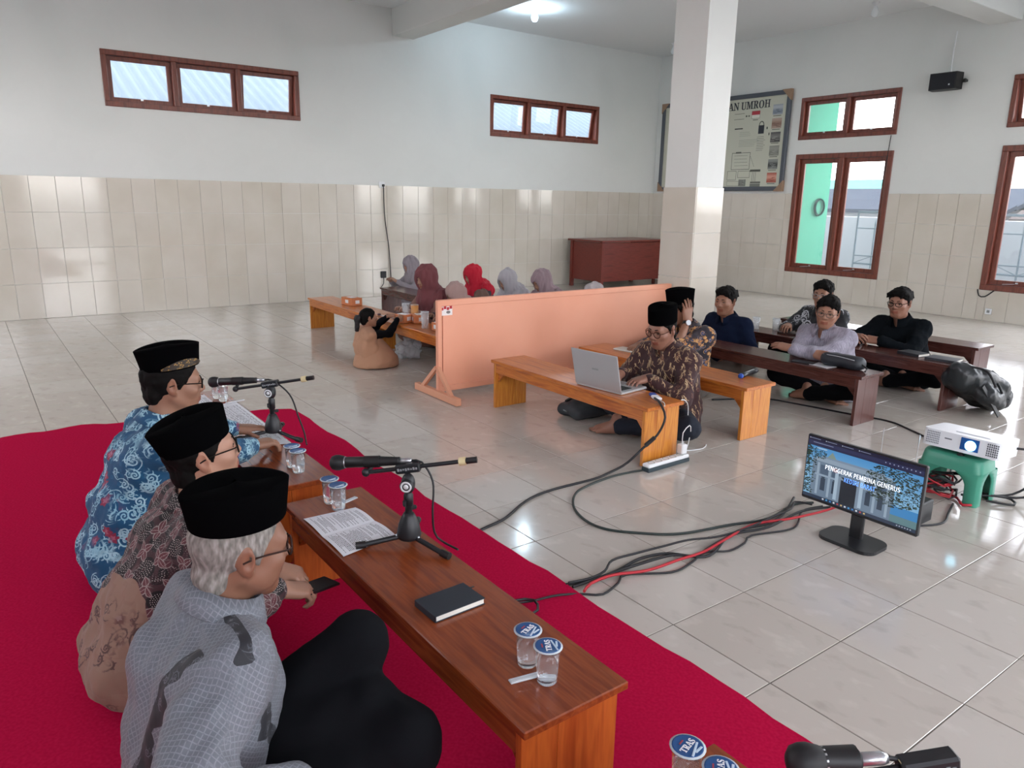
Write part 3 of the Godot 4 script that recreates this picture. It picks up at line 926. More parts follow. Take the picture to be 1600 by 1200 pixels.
# the framed wall chart behind the column
func board() -> void:
	var w := 2.72
	var h := 1.56
	var o := thing("wall_chart", "large framed pilgrimage chart hung on the wall behind the column", "poster", Vector3(9.06, 1.69, -6.735 - w / 2), -90)
	var fm := flat_mat(hexc("4c515a"), 0.35)
	for s in [-1.0, 1.0]:
		part("frame_side", MB.new().box(Vector3(s * (w / 2 - 0.035), h / 2, 0.03), Vector3(0.07, h, 0.05), 0.006).done(), fm, o)
		part("frame_rail", MB.new().box(Vector3(0, h / 2 + s * (h / 2 - 0.035), 0.0295), Vector3(w - 0.13, 0.07, 0.049), 0.006).done(), fm, o)
	var im := Image.create(1415, 800, false, Image.FORMAT_RGB8)
	im.fill(hexc("c3c4b4"))
	var rng := RandomNumberGenerator.new()
	rng.seed = 5
	var ink := hexc("33352f")
	var px := func(x: float, y: float, ww: float, hh: float, c: Color): im.fill_rect(Rect2i(int(x + 391), int(y), int(ww), int(hh)), c)
	var lines := func(x: float, y: float, n: int, ww: float, dy: float, c: Color):
		for k in n: px.call(x + rng.randi_range(0, 4), y + k * dy, ww * rng.randf_range(0.75, 1.0), 3, c)
	var boxed := func(x: float, y: float, ww: float, hh: float, t: int):
		px.call(x, y, ww, t, ink); px.call(x, y + hh, ww, t, ink); px.call(x, y, t, hh, ink); px.call(x + ww, y, t, hh + t, ink)
	# photographs down the right edge: blurred plain swatches
	var sw := [["7d8794", "b4b9bf", "59626c"], ["8c6f60", "b09a8c", "6b5348"], ["777672", "4d4c4a", "9c9a94"], ["98998f", "7d7e76", "aeb0a6"], ["8c8f8b", "3f4240", "a3a6a2"], ["a85a4a", "d59a88", "8a3c30"]]
	for k in 6:
		var y := 82.0 + k * 118
		px.call(880, y, 100, 88, hexc(sw[k][0]))
		for q in 22:
			var t := q / 22.0
			px.call(880, y + q * 4, 100, 4, hexc(sw[k][0]).lerp(hexc(sw[k][1]), 0.5 + 0.5 * sin(t * 7.0 + k)))
		for q in 5: px.call(884 + rng.randi_range(0, 50), y + 40 + q * 8, rng.randi_range(20, 42), 4, hexc(sw[k][2]))
		px.call(888, y + 94, 80, 5, ink)
	# flag, padlock-like kaaba outline, arrows and frames of the flow chart
	px.call(660, 120, 86, 34, hexc("b03a44")); px.call(660, 154, 86, 30, hexc("dcdccf")); boxed.call(660, 120, 86, 64, 2)
	px.call(676, 196, 56, 5, ink)
	px.call(600, 158, 44, 3, ink); px.call(596, 152, 12, 15, ink); px.call(628, 152, 8, 15, ink)
	px.call(470, 132, 110, 3, ink); px.call(470, 180, 110, 3, ink)
	px.call(745, 250, 60, 74, hexc("242832"))
	for k in 20:
		var a := PI * k / 19
		px.call(775 + cos(a) * 24 - 3, 250 - sin(a) * 36, 7, 7, ink)
	px.call(830, 268, 12, 20, ink); px.call(856, 320, 10, 22, ink)
	lines.call(736, 350, 9, 90, 15, hexc("565850"))
	lines.call(540, 300, 3, 130, 16, hexc("8b8d80")); lines.call(540, 370, 5, 220, 14, hexc("8b8d80"))
	px.call(484, 262, 90, 10, ink)
	boxed.call(478, 484, 200, 150, 4)
	px.call(520, 476, 60, 14, hexc("55574e"))
	for r in 4: lines.call(500 + r * 4, 510 + r * 30, 1, 160, 10, hexc("6a6c62"))
	for k in 12: px.call(684 + k * 4, 520 + k * 8, 4, 5, ink)
	px.call(694, 640, 112, 20, hexc("4b4d44"))
	boxed.call(560, 650, 130, 60, 3); boxed.call(440, 650, 100, 80, 3)
	for k in 3: px.call(720 + k * 18, 664, 3, 84, ink)
	boxed.call(440, 744, 210, 40, 2)
	px.call(576, 728, 80, 62, hexc("74766f"))
	for q in 10: px.call(582 + rng.randi_range(0, 20), 732 + q * 6, rng.randi_range(24, 50), 3, hexc("3c3e3a" if q % 2 else "a0a29a"))
	px.call(706, 750, 110, 12, hexc("4b4d44")); px.call(704, 766, 110, 28, hexc("72746c"))
	for k in 8: px.call(30 + k * 52 - 300, 90 + (k * 37) % 300, 40, 4, hexc("77796e"))
	var m := flat_mat(Color(1, 1, 1), 0.25)
	m.albedo_texture = tex(im)
	var mb := MB.new().flat()
	mb.quad_uv(Vector3(-w / 2 + 0.06, 0.06, 0.03), Vector3(w / 2 - 0.06, 0.06, 0.03), Vector3(w / 2 - 0.06, h - 0.06, 0.03), Vector3(-w / 2 + 0.06, h - 0.06, 0.03))
	part("print", mb.done(), m, o)
	part("backing", MB.new().box(Vector3(0, h / 2, 0.016), Vector3(w - 0.08, h - 0.08, 0.02)).done(), fm, o)
	lettering("AN UMROH", "Droid Serif", true, 0.125, Vector3(w / 2 - 0.80, h - 0.18, 0.032), 0.0, hexc("23262e"), o, 0.003, Vector2(0.85, 1.0))
	var cb := flat_mat(hexc("9c7f68"), 0.8)
	for sx in [-1.0, 1.0]:
		for sy in [-1.0, 1.0]:
			var tri_ := PackedVector2Array([Vector2(0, 0), Vector2(-0.17, 0), Vector2(0, -0.17)])
			var mbc := MB.new().to(Transform3D(Basis(Vector3(sx, 0, 0), Vector3(0, sy, 0), Vector3(0, 0, sx * sy)), Vector3(sx * (w / 2 + 0.006), h / 2 + sy * (h / 2 + 0.006), 0.032)))
			part("corner_protector", mbc.prism(tri_, -0.03, 0.03).done(), cb, o)

func lettering(text: String, font: String, bold: bool, size: float, at: Vector3, turn_y: float, c: Color, parent: Node, depth := 0.002, stretch := Vector2.ONE, glow := 0.0, b := Basis.IDENTITY) -> MeshInstance3D:
	var tm := TextMesh.new()
	var f := SystemFont.new()
	f.font_names = PackedStringArray([font])
	if bold: f.font_weight = 700
	tm.font = f
	tm.text = text
	tm.font_size = 64
	tm.pixel_size = size / 47.0
	tm.depth = depth
	tm.curve_step = 2.0
	var m := flat_mat(c, 0.5)
	if glow > 0.0:
		m.emission_enabled = true
		m.emission = c
		m.emission_energy_multiplier = glow
	var o := part("lettering", tm, m, parent)
	o.transform = Transform3D(b * Basis.from_scale(Vector3(stretch.x, stretch.y, 1)), at)
	return o

# ---------------------------------------------------------------- monitor, projector, stool and bags on the floor
func screen_picture() -> ImageTexture:
	var W := 640
	var H := 360
	var im := Image.create(W, H, false, Image.FORMAT_RGB8)
	var rng := RandomNumberGenerator.new()
	rng.seed = 9
	var r := func(x: float, y: float, w: float, h: float, c: String): im.fill_rect(Rect2i(int(x), int(y), int(w), int(h)), hexc(c))
	for y in H:  # a photograph of a white mosque front under a blue sky, inside a browser window
		im.fill_rect(Rect2i(0, y, W, 1), hexc("3f86c4").lerp(hexc("7fb2d8"), clampf(y / 200.0, 0, 1)))
	r.call(40, 120, 470, 240, "6a7d92")
	r.call(60, 108, 430, 24, "8d9fb1"); r.call(90, 96, 360, 12, "7a8da2")
	for k in 26: r.call(150 - k, 62 + k * 1.4, k * 2, 2, "7f9188")
	for x in [70, 140, 330, 400, 470]: r.call(x, 140, 14, 190, "93a6b8")
	for x in [84, 154, 346, 414]:
		r.call(x + 6, 150, 48, 54, "4a5c72"); r.call(x + 14, 226, 28, 74, "2e3c4e")
		for q in 9: r.call(x + 14 + (9 - q), 226 - q, 28 - (9 - q) * 2, 1, "2e3c4e")
	r.call(60, 206, 430, 10, "8ea1b4")
	r.call(196, 186, 130, 150, "7b8da0"); r.call(216, 204, 92, 140, "20262f")
	for q in 26: r.call(216 + (26 - q) * 0.9, 204 - q * 0.7, 92 - (26 - q) * 1.8, 2, "20262f")
	r.call(180, 150, 20, 180, "a3b7ca"); r.call(324, 150, 20, 180, "a3b7ca")
	for k in 22: r.call(150 + k, 150 + k, 40 - k, 1, "7c4a4e")
	r.call(500, 250, 140, 60, "3b83bd"); r.call(500, 300, 140, 60, "5d7f86")
	for k in 900:  # foliage: right crown and left edge
		var a := rng.randf() * TAU
		var d := sqrt(rng.randf())
		r.call(500 + cos(a) * d * 165, 150 + sin(a) * d * 112, rng.randi_range(4, 15), rng.randi_range(2, 6), ["1d2b26", "26382e", "162019", "32443a"][k % 4])
	for k in 340:
		r.call(rng.randi_range(0, 52) * rng.randf() * 1.3, rng.randi_range(50, 330), rng.randi_range(4, 14), rng.randi_range(2, 6), ["1e2f28", "274033", "17231e"][k % 3])
	for k in 90: r.call(40 + rng.randi_range(0, 70), 55 + rng.randi_range(0, 60), 8, 3, "22352f")
	r.call(0, 0, W, 20, "1c2038"); r.call(0, 20, W, 18, "2a3052"); r.call(0, 38, W, 12, "252a48")
	for x in [14, 110, 206, 302]: r.call(x, 7, 58, 3, "8d93ad"); r.call(x - 8, 6, 5, 5, "cfd3e0")
	for k in 9: r.call(440 + k * 22, 27, 6, 6, "9aa2bd")
	r.call(30, 28, 120, 4, "7d84a2"); r.call(56, 56, 60, 6, "a8c4de")
	r.call(0, 340, W, 20, "26344a")
	for k in 12: r.call(120 + k * 22, 345, 10, 9, ["d8dde6", "4aa0d8", "3b7fc0", "e0e3e8", "b54a4a", "d0b070"][k % 6])
	for k in 6: r.call(540 + k * 14, 347, 7, 5, "b9c0cc")
	return tex(im)

func build_screen_corner() -> void:
	# ---- monitor, facing the speakers
	var o := thing("monitor", "black monitor standing on the floor tiles showing a building picture", "monitor", Vector3(1.17, 0, -0.80), -90)
	var dk := flat_mat(hexc("17181b"), 0.4)
	var bp := rounded(0.26, 0.185, 0.055, 6)
	part("base", MB.new().to(Transform3D(Basis(Vector3(1, 0, 0), Vector3(0, 0, 1), Vector3(0, -1, 0)), Vector3(0, 0.009, 0.0))).prism(bp, -0.007, 0.008).done(), dk, o)
	part("stand", MB.new().box(Vector3(0, 0.12, -0.025), Vector3(0.06, 0.23, 0.022), 0.006).done(), dk, o)
	part("housing", MB.new().box(Vector3(0, 0.283, -0.006), Vector3(0.535, 0.31, 0.024), 0.005).done(), dk, o)
	part("rear_bulge", MB.new().box(Vector3(0, 0.26, -0.03), Vector3(0.28, 0.19, 0.03), 0.012).done(), dk, o)
	var m := flat_mat(Color(0.02, 0.02, 0.02), 0.25)
	var st := screen_picture()
	m.emission_enabled = true
	m.emission = Color(1, 1, 1)
	m.emission_texture = st
	m.emission_operator = BaseMaterial3D.EMISSION_OP_MULTIPLY
	m.emission_energy_multiplier = 0.75
	var q := MB.new().flat()
	q.quad_uv(Vector3(-0.26, 0.143, 0.0066), Vector3(0.26, 0.143, 0.0066), Vector3(0.26, 0.431, 0.0066), Vector3(-0.26, 0.431, 0.0066))
	part("screen", q.done(), m, o)
	lettering("PENGGERAK PEMBINA GENERUS", "Droid Sans", false, 0.0185, Vector3(0.005, 0.306, 0.0072), 0, Color(0.95, 0.97, 1.0), o, 0.0008, Vector2(0.93, 1.15), 0.85)
	lettering("KEDIRI BARAT", "Droid Sans", false, 0.018, Vector3(0.0, 0.274, 0.0072), 0, Color(0.40, 0.62, 1.0), o, 0.0008, Vector2(0.93, 1.15), 1.1)
	var al := AreaLight3D.new()
	al.name = "screen_light"
	al.light_color = Color(0.6, 0.75, 1.0)
	al.light_energy = 0.006
	al.area_size = Vector2(0.5, 0.28)
	al.shadow_enabled = true
	o.add_child(al)
	al.position = Vector3(0, 0.285, 0.02)
	al.rotation_degrees.y = 180
	# ---- wireless receiver behind it with two aerials
	var rx := thing("wireless_receiver", "black receiver box on the floor behind the monitor with two aerials", "receiver", Vector3(1.62, 0, -0.86), -90)
	part("case", MB.new().box(Vector3(0, 0.055, 0), Vector3(0.30, 0.11, 0.18), 0.006).done(), dk, rx)
	for x in [[-0.115, 0.40], [0.05, 0.41]]:
		part("aerial", MB.new().tube(PackedVector3Array([Vector3(x[0], 0.10, -0.06), Vector3(x[0] * 1.05, x[1], -0.06)]), 0.0022, 6).done(), mats.metal, rx)
	# ---- stool with the projector
	var s := thing("plastic_stool", "small green plastic step stool under the projector", "stool", Vector3(2.155, 0, -0.81))
	var gm := flat_mat(hexc("3f9078"), 0.38)
	var top := MB.new().smooth()
	stool_shell(top)
	part("seat", top.done(), gm, s)
	for sx in [-1.0, 1.0]:
		for sz in [-1.0, 1.0]:
			part("leg", stool_leg(sx, sz), gm, s)
	var p := thing("projector", "white projector with a glowing lens on the green stool", "projector", Vector3(2.17, 0.242, -0.775), -88)
	var pb := rounded(0.36, 0.27, 0.03, 5)
	var pw := flat_mat(hexc("dfe2e6"), 0.35)
	var tilt := Transform3D(Basis(Vector3.RIGHT, deg_to_rad(-5)), Vector3(0, 0.058, 0))
	part("case", MB.new().to(tilt * Transform3D(Basis(Vector3(1, 0, 0), Vector3(0, 0, 1), Vector3(0, -1, 0)), Vector3.ZERO)).prism(pb, -0.043, 0.043).done(), pw, p)
	part("lid_seam", MB.new().to(tilt).box(Vector3(0.03, 0.0445, 0.0), Vector3(0.16, 0.006, 0.14), 0.003).done(), pw, p)
	part("lens_recess", MB.new().to(tilt).box(Vector3(0.045, 0.004, 0.134), Vector3(0.085, 0.062, 0.006), 0.002).done(), flat_mat(hexc("1e4f8e"), 0.25), p)
	var lm := flat_mat(Color(0.8, 0.95, 1.0), 0.1)
	lm.emission_enabled = true
	lm.emission = Color(0.62, 0.9, 1.0)
	lm.emission_energy_multiplier = 5.0
	part("lens", MB.new().to(tilt * Transform3D(Basis(Vector3.RIGHT, PI / 2), Vector3(0.05, 0.0, 0.136))).lathe([Vector2(0.026, 0), Vector2(0.024, 0.006), Vector2(0.014, 0.011), Vector2(0, 0.013)], 20).done(), lm, p)
	var slot := MB.new().to(tilt)
	for k in 8:
		for j in 6:
			slot.box(Vector3(-0.155 + k * 0.008, -0.026 + j * 0.011, 0.1352), Vector3(0.005, 0.007, 0.002))
	part("left_vent", slot.done(), flat_mat(hexc("7d838a"), 0.6), p)
	var slot2 := MB.new().to(tilt)
	for k in 6:
		for j in 6:
			slot2.box(Vector3(0.125 + k * 0.009, -0.026 + j * 0.011, 0.1352), Vector3(0.0055, 0.0075, 0.002))
	part("right_vent", slot2.done(), flat_mat(hexc("4b5157"), 0.6), p)
	part("maker_mark", MB.new().to(tilt).box(Vector3(-0.055, 0.01, 0.1355), Vector3(0.034, 0.006, 0.0015)).done(), flat_mat(hexc("5f656c"), 0.5), p)
	part("foot", MB.new().to(Transform3D(Basis.IDENTITY, Vector3(0.0, 0.0, 0.095))).lathe([Vector2(0, 0), Vector2(0.018, 0.0), Vector2(0.016, 0.006), Vector2(0.007, 0.01), Vector2(0.007, 0.026)], 12).done(), dk, p)
	part("rear_foot", MB.new().box(Vector3(0, 0.0035, -0.1), Vector3(0.24, 0.007, 0.02)).done(), dk, p)
	var spot := SpotLight3D.new()
	spot.name = "lens_light"
	spot.light_color = Color(0.7, 0.9, 1.0)
	spot.light_energy = 0.5
	spot.spot_angle = 18.0
	spot.spot_range = 15.0
	spot.spot_attenuation = 2.0
	spot.light_size = 0.02
	spot.shadow_enabled = true
	p.add_child(spot)
	spot.position = Vector3(0.05, 0.075, 0.17)
	spot.rotation_degrees = Vector3(12, 180, 0)
	# ---- cables on, under and behind the stool
	for k in 2:
		tag(part("projector_cable", MB.new().tube(path3([Vector3(2.27, 0.29, -0.60), Vector3(2.33 + k * 0.03, 0.27, -0.54 + k * 0.03), Vector3(2.38 + k * 0.03, 0.14, -0.52 + k * 0.04), Vector3(2.33, 0.03, -0.60 + k * 0.05), Vector3(2.22, 0.012 + k * 0.012, -0.72)]), 0.006, 6).done(), mats.rubber), ["inner black cable looping from the projector's side to the floor", "outer black cable looping from the projector's side to the floor"][k], "cable")
	var tangle := thing("cable_tangle", "tangle of black and red cables coiled under the green stool", "cables", Vector3(2.1, 0, -0.86))
	var rng := RandomNumberGenerator.new()
	rng.seed = 31
	for k in 9:
		var pts := []
		var c := Vector3(rng.randf_range(-0.08, 0.06), 0.03 + k * 0.009, rng.randf_range(-0.07, 0.06))
		var rr := rng.randf_range(0.05, 0.085)
		for i in 11:
			var a := TAU * i / 8.0 + k
			pts.append(c + Vector3(cos(a) * rr * 1.1, sin(a * 2.0 + k) * 0.014 + 0.004 * i / 4.0, sin(a) * rr))
		part("red_loop" if k % 3 == 1 else "black_loop", MB.new().tube(path3(pts), 0.005, 6).done(), flat_mat(hexc("a01c28"), 0.5) if k % 3 == 1 else mats.rubber, tangle)
	var sh := MB.new()
	sh.tube(path3([Vector3(-0.06, 0.014, -0.04), Vector3(0.0, 0.012, 0.08), Vector3(-0.09, 0.012, 0.16), Vector3(-0.02, 0.014, 0.19), Vector3(0.04, 0.012, 0.12)]), 0.007, 6)
	part("red_loop", sh.done(), flat_mat(hexc("b01e2c"), 0.5), tangle)
	var side := MB.new()
	side.tube(path3([Vector3(0.03, 0.02, 0.1), Vector3(0.13, 0.03, 0.22), Vector3(0.2, 0.012, 0.27), Vector3(0.12, 0.014, 0.31), Vector3(0.05, 0.02, 0.21)]), 0.006, 6)
	part("black_loop", side.done(), mats.rubber, tangle)
	# ---- backpack against the dark bench
	backpack()
	floor_bag()

func stool_shell(mb: MB) -> void:
	# rounded-corner skirted top, lofted from outlines at several heights
	var rings := []
	for s in [[0.302, 0.222, 0.165], [0.292, 0.212, 0.20], [0.284, 0.204, 0.226], [0.270, 0.190, 0.238], [0.24, 0.16, 0.241]]:
		var r := PackedVector3Array()
		for v in rounded(s[1], s[0], 0.045, 5): r.append(Vector3(v.x, s[2], v.y))
		rings.append(r)
	var n: int = rings[0].size()
	for i in rings.size() - 1:
		for k in n:
			var k2 := (k + 1) % n
			mb.cquad(rings[i][k], rings[i][k2], rings[i + 1][k2], rings[i + 1][k], Vector3(0, 0.1, 0))
	for k in n: mb.ctri(rings[-1][k], rings[-1][(k + 1) % n], Vector3(0, 0.241, 0), Vector3(0, 0.1, 0))

func stool_leg(sx: float, sz: float) -> ArrayMesh:
	# an L-shaped corner leg with a curved spread into the skirt, 9 mm thick
	var mb := MB.new().smooth()
	var prof := []
	for k in 9:
		var t := float(k) / 8
		var y := 0.168 * t
		var reach := 0.058 + 0.062 * pow(maxf(0, (t - 0.55) / 0.45), 2.2)
		prof.append([y, reach])
	var at := func(y: float, along: float, face: int, inset: float) -> Vector3:
		var sp := 1.0 + (0.168 - y) * 0.16
		var hx := 0.111 * sp - inset
		var hz := 0.151 * sp - inset
		if face == 0: return Vector3(sx * hx, y, sz * (hz - along))
		return Vector3(sx * (hx - along), y, sz * hz)
	for face in 2:
		for k in prof.size() - 1:
			for ins in [0.0, 0.007]:
				var lo := 0.012
				var a: Vector3 = at.call(prof[k][0], lo, face, ins); var b: Vector3 = at.call(prof[k][0], prof[k][1], face, ins)
				var c: Vector3 = at.call(prof[k + 1][0], prof[k + 1][1], face, ins); var d: Vector3 = at.call(prof[k + 1][0], lo, face, ins)
				var m := Vector3(0, a.y, 0) if ins == 0.0 else Vector3(sx, a.y, sz) * 2.0
				mb.cquad(a, b, c, d, m)
			var e0: Vector3 = at.call(prof[k][0], prof[k][1], face, 0.0); var e1: Vector3 = at.call(prof[k][0], prof[k][1], face, 0.007)
			var f0: Vector3 = at.call(prof[k + 1][0], prof[k + 1][1], face, 0.0); var f1: Vector3 = at.call(prof[k + 1][0], prof[k + 1][1], face, 0.007)
			mb.cquad(e0, e1, f1, f0, at.call(prof[k][0], 0.0, face, 0.003))
	for k in prof.size() - 1:
		for ins in [0.0, 0.007]:
			var a: Vector3 = at.call(prof[k][0], 0.012, 0, ins); var b: Vector3 = at.call(prof[k][0], 0.012, 1, ins)
			var c: Vector3 = at.call(prof[k + 1][0], 0.012, 1, ins); var d: Vector3 = at.call(prof[k + 1][0], 0.012, 0, ins)
			mb.cquad(a, b, c, d, Vector3(0, a.y, 0) if ins == 0.0 else Vector3(sx, a.y, sz) * 2.0)
	return mb.done()

func backpack() -> void:
	var o := thing("backpack", "dark green and black backpack slumped against the end of the dark bench", "backpack", Vector3(4.02, 0, -1.44))
	var f := Field.new(Vector3(-0.42, -0.0, -0.27), Vector3(0.42, 0.46, 0.22), 0.014)
	f.cap(Vector3(0.14, 0.12, 0.02), Vector3(-0.17, 0.27, -0.08), 0.115, 0.10, 0.05)
	f.cap(Vector3(0.12, 0.11, -0.08), Vector3(-0.17, 0.26, -0.14), 0.10, 0.09, 0.05)
	f.cap(Vector3(0.24, 0.10, -0.03), Vector3(0.1, 0.15, -0.03), 0.095, 0.1, 0.05)
	f.cap(Vector3(0.10, 0.19, 0.07), Vector3(-0.06, 0.28, 0.01), 0.06, 0.06, 0.03)
	f.cap(Vector3(-0.2, 0.30, -0.10), Vector3(-0.24, 0.345, -0.12), 0.06, 0.04, 0.04)
	f.cap(Vector3(0.0, 0.10, 0.08), Vector3(-0.12, 0.16, 0.06), 0.075, 0.07, 0.04)
	f.floor_cut(0.003)
	var bm := tri_mat(tex(noise_image(noise(91, 0.03, 3), 64, [hexc("0f1113"), hexc("171b1e"), hexc("1f2528")])), Vector3.ONE * 3.0, 0.36)
	part("bag", f.mesh(noise(92, 7.0, 3), 0.014), bm, o)
	part("pocket", MB.new().to(Transform3D(Basis(Vector3(0.88, -0.45, 0.1).normalized(), Vector3(0.42, 0.82, -0.3).normalized(), Vector3(0.1, 0.35, 0.93).normalized()), Vector3(0.02, 0.285, 0.045))).box(Vector3.ZERO, Vector3(0.11, 0.05, 0.02), 0.008).done(), flat_mat(hexc("39413f"), 0.3), o)
	for k in 3:
		part("strap", MB.new().tube(path3([Vector3(-0.2 + k * 0.14, 0.36 - k * 0.07, -0.06), Vector3(-0.15 + k * 0.14, 0.34 - k * 0.07, 0.05), Vector3(-0.16 + k * 0.13, 0.24 - k * 0.065, 0.13)]), 0.009, 6).done(), mats.black, o)
	part("shoulder_strap", MB.new().bar(Vector3(-0.2, 0.24, 0.06), Vector3(-0.08, 0.02, 0.15), 0.035, 0.01, Vector3.BACK, 0.003).done(), mats.black, o)
	part("buckle", MB.new().box(Vector3(-0.14, 0.05, 0.125), Vector3(0.04, 0.02, 0.012), 0.003).done(), mats.metal, o)

func floor_bag() -> void:
	var o := thing("shoulder_bag", "dark grey shoulder bag lying flat on the tiles under the laptop bench", "bag", Vector3(1.52, 0, -2.97))
	var f := Field.new(Vector3(-0.26, 0, -0.2), Vector3(0.26, 0.16, 0.2), 0.013)
	f.cap(Vector3(-0.14, 0.05, -0.08), Vector3(0.13, 0.06, -0.08), 0.05, 0.055, 0.04)
	f.cap(Vector3(-0.14, 0.05, 0.07), Vector3(0.13, 0.055, 0.08), 0.05, 0.05, 0.04)
	f.cap(Vector3(-0.13, 0.07, 0.0), Vector3(0.1, 0.075, 0.0), 0.05, 0.055, 0.04)
	f.floor_cut(0.002)
	part("bag", f.mesh(noise(95, 6.0, 2), 0.01), flat_mat(hexc("34383c"), 0.7), o)
	part("strap", MB.new().tube(path3([Vector3(-0.12, 0.10, -0.09), Vector3(-0.1, 0.15, 0.0), Vector3(-0.06, 0.12, 0.09), Vector3(0.05, 0.10, 0.12)]), 0.01, 6).done(), mats.black, o)
	part("zip", MB.new().box(Vector3(-0.175, 0.055, 0.0), Vector3(0.012, 0.012, 0.18), 0.003).done(), mats.metal, o)

# ---------------------------------------------------------------- things on the benches
func mic_stand(label: String, base: Vector3, legs: Array, pivot_y: float, joint: Vector3, tail: Vector3, mic: Array, mic_label: String, cable: Array, cable_label: String, strip := true) -> void:
	var o := thing("microphone_stand", label, "mic stand", base, 0, "table microphone stands")
	var dk := flat_mat(hexc("1a1c20"), 0.45)
	part("base_cone", MB.new().lathe([Vector2(0, 0.028), Vector2(0.036, 0.028), Vector2(0.04, 0.04), Vector2(0.034, 0.075), Vector2(0.022, 0.105), Vector2(0.016, 0.115), Vector2(0, 0.115)], 20).done(), dk, o)
	for a in legs:
		var d := Vector3(cos(a), 0, sin(a))
		var lg := part("leg", MB.new().tube(PackedVector3Array([d * 0.025 + Vector3(0, 0.034, 0), d * 0.155 + Vector3(0, 0.012, 0)]), 0.0085, 10).done(), dk, o)
		part("foot_cap", MB.new().tube(PackedVector3Array([d * 0.14 + Vector3(0, 0.0145, 0), d * 0.172 + Vector3(0, 0.0125, 0)]), 0.0122, 10).done(), mats.black, lg)
		part("rivet", MB.new().ball(d * 0.041 + Vector3(0, 0.038, 0), Vector3.ONE * 0.005, 5, 8).done(), mats.metal, lg)
	var py := pivot_y - base.y
	part("pole", MB.new().lathe([Vector2(0.0115, 0.11), Vector2(0.0115, 0.14), Vector2(0.0155, 0.142), Vector2(0.0155, py - 0.05), Vector2(0.012, py - 0.045), Vector2(0.012, py - 0.01)], 14).done(), dk, o)
	part("height_screw", MB.new().box(Vector3(0.022, 0.125, -0.008), Vector3(0.022, 0.014, 0.014), 0.004).done(), dk, o)
	part("cable_clip", MB.new().box(Vector3(-0.018, py - 0.075, 0.006), Vector3(0.01, 0.022, 0.012), 0.003).done(), dk, o)
	var side := Vector3(-0.59, 0, 0.81)  # towards the speakers' backs, square to the boom
	var bd := (tail - joint).normalized()
	side = (side - bd * side.dot(bd)).normalized()
	part("swivel", MB.new().ball(Vector3(0, py - 0.012, 0), Vector3(0.023, 0.036, 0.023), 8, 14).done(), dk, o)
	var kx := Transform3D(Basis(bd, side, bd.cross(side)), Vector3(0, py - 0.012, 0) + side * 0.018)
	var kn := part("knob", MB.new().to(kx).lathe([Vector2(0.022, 0), Vector2(0.022, 0.010), Vector2(0.019, 0.014), Vector2(0, 0.014)], 20).done(), dk, o)
	var ring := MB.new().to(kx)
	ring.lathe([Vector2(0.0125, 0.0145), Vector2(0.0185, 0.0145), Vector2(0.0185, 0.0158), Vector2(0.0125, 0.0158), Vector2(0.0125, 0.0145)], 24)
	ring.lathe([Vector2(0.0, 0.0158), Vector2(0.0075, 0.0155), Vector2(0.0085, 0.014)], 14)
	part("knob_emblem", ring.done(), flat_mat(hexc("d5d7d9"), 0.4), kn)
	# boom through its clamp block
	var j := joint - base
	var t := tail - base
	part("boom", MB.new().tube(PackedVector3Array([j, t]), 0.0068, 10).done(), dk, o)
	part("boom_joint", MB.new().ball(j, Vector3(0.014, 0.014, 0.014), 7, 10).done(), dk, o)
	var cb := Transform3D(Basis(bd, side.cross(bd) * -1.0, side), Vector3(0, py + 0.022, 0))
	cb.origin = j + bd * (Vector3(0, py + 0.022, 0) - j).dot(bd)
	var blk := part("clamp_block", MB.new().to(cb).box(Vector3.ZERO, Vector3(0.082, 0.03, 0.03), 0.004).done(), dk, o)
	var mk := MB.new().to(cb)
	for k in 8: mk.box(Vector3(-0.03 + k * 0.0085, 0.001 * (k % 2), 0.0152), Vector3(0.006, 0.009 - 0.002 * (k % 3), 0.0012), 0.0003)
	part("block_mark", mk.done(), flat_mat(hexc("8f9296"), 0.5), blk)
	part("tape", MB.new().tube(PackedVector3Array([t - bd * 0.058, t - bd * 0.036]), 0.0135, 14).done(), flat_mat(hexc("d2c296"), 0.7), o)
	part("boom_grip", MB.new().tube(PackedVector3Array([t - bd * 0.034, t]), 0.0105, 12).done(), mats.black, o)
	# holder on the end of the boom
	var m0: Vector3 = mic[0]
	var m1: Vector3 = mic[1]
	var md := (m1 - m0).normalized()
	var hold := m0.lerp(m1, 0.52) - base
	part("holder", MB.new().tube(PackedVector3Array([hold - md * 0.025, hold + md * 0.025]), 0.0195, 14).done(), mats.black, o)
	part("holder_arm", MB.new().bar(j, hold - Vector3(0, 0.016, 0), 0.014, 0.012, Vector3.UP, 0.003).done(), dk, o)
	# the microphone, a thing of its own
	var mi := thing("microphone", mic_label, "microphone", m0, 0, "cabled microphones")
	var axis := m1 - m0
	var q := Transform3D(Basis(Quaternion(Vector3.UP, md)), Vector3.ZERO)
	var L := axis.length()
	part("grille", MB.new().to(q).lathe([Vector2(0.0, 0.0), Vector2(0.013, 0.002), Vector2(0.022, 0.009), Vector2(0.0255, 0.02), Vector2(0.0255, 0.032), Vector2(0.021, 0.048), Vector2(0.0185, 0.052)], 24).done(), tri_mat(tex(noise_image(noise(99, 0.45, 1), 64, [hexc("0b0b0d"), hexc("1c1c20")])), Vector3.ONE * 40.0, 0.6), mi)
	part("collar_ring", MB.new().to(q).lathe([Vector2(0.0, 0.051), Vector2(0.0192, 0.051), Vector2(0.0192, 0.054), Vector2(0, 0.054)], 24).done(), mats.metal, mi)
	part("handle", MB.new().to(q).lathe([Vector2(0.0, 0.054), Vector2(0.0182, 0.054), Vector2(0.0175, L * 0.55), Vector2(0.0135, L - 0.045), Vector2(0.0135, L - 0.04), Vector2(0, L - 0.04)], 20).done(), mats.black, mi)
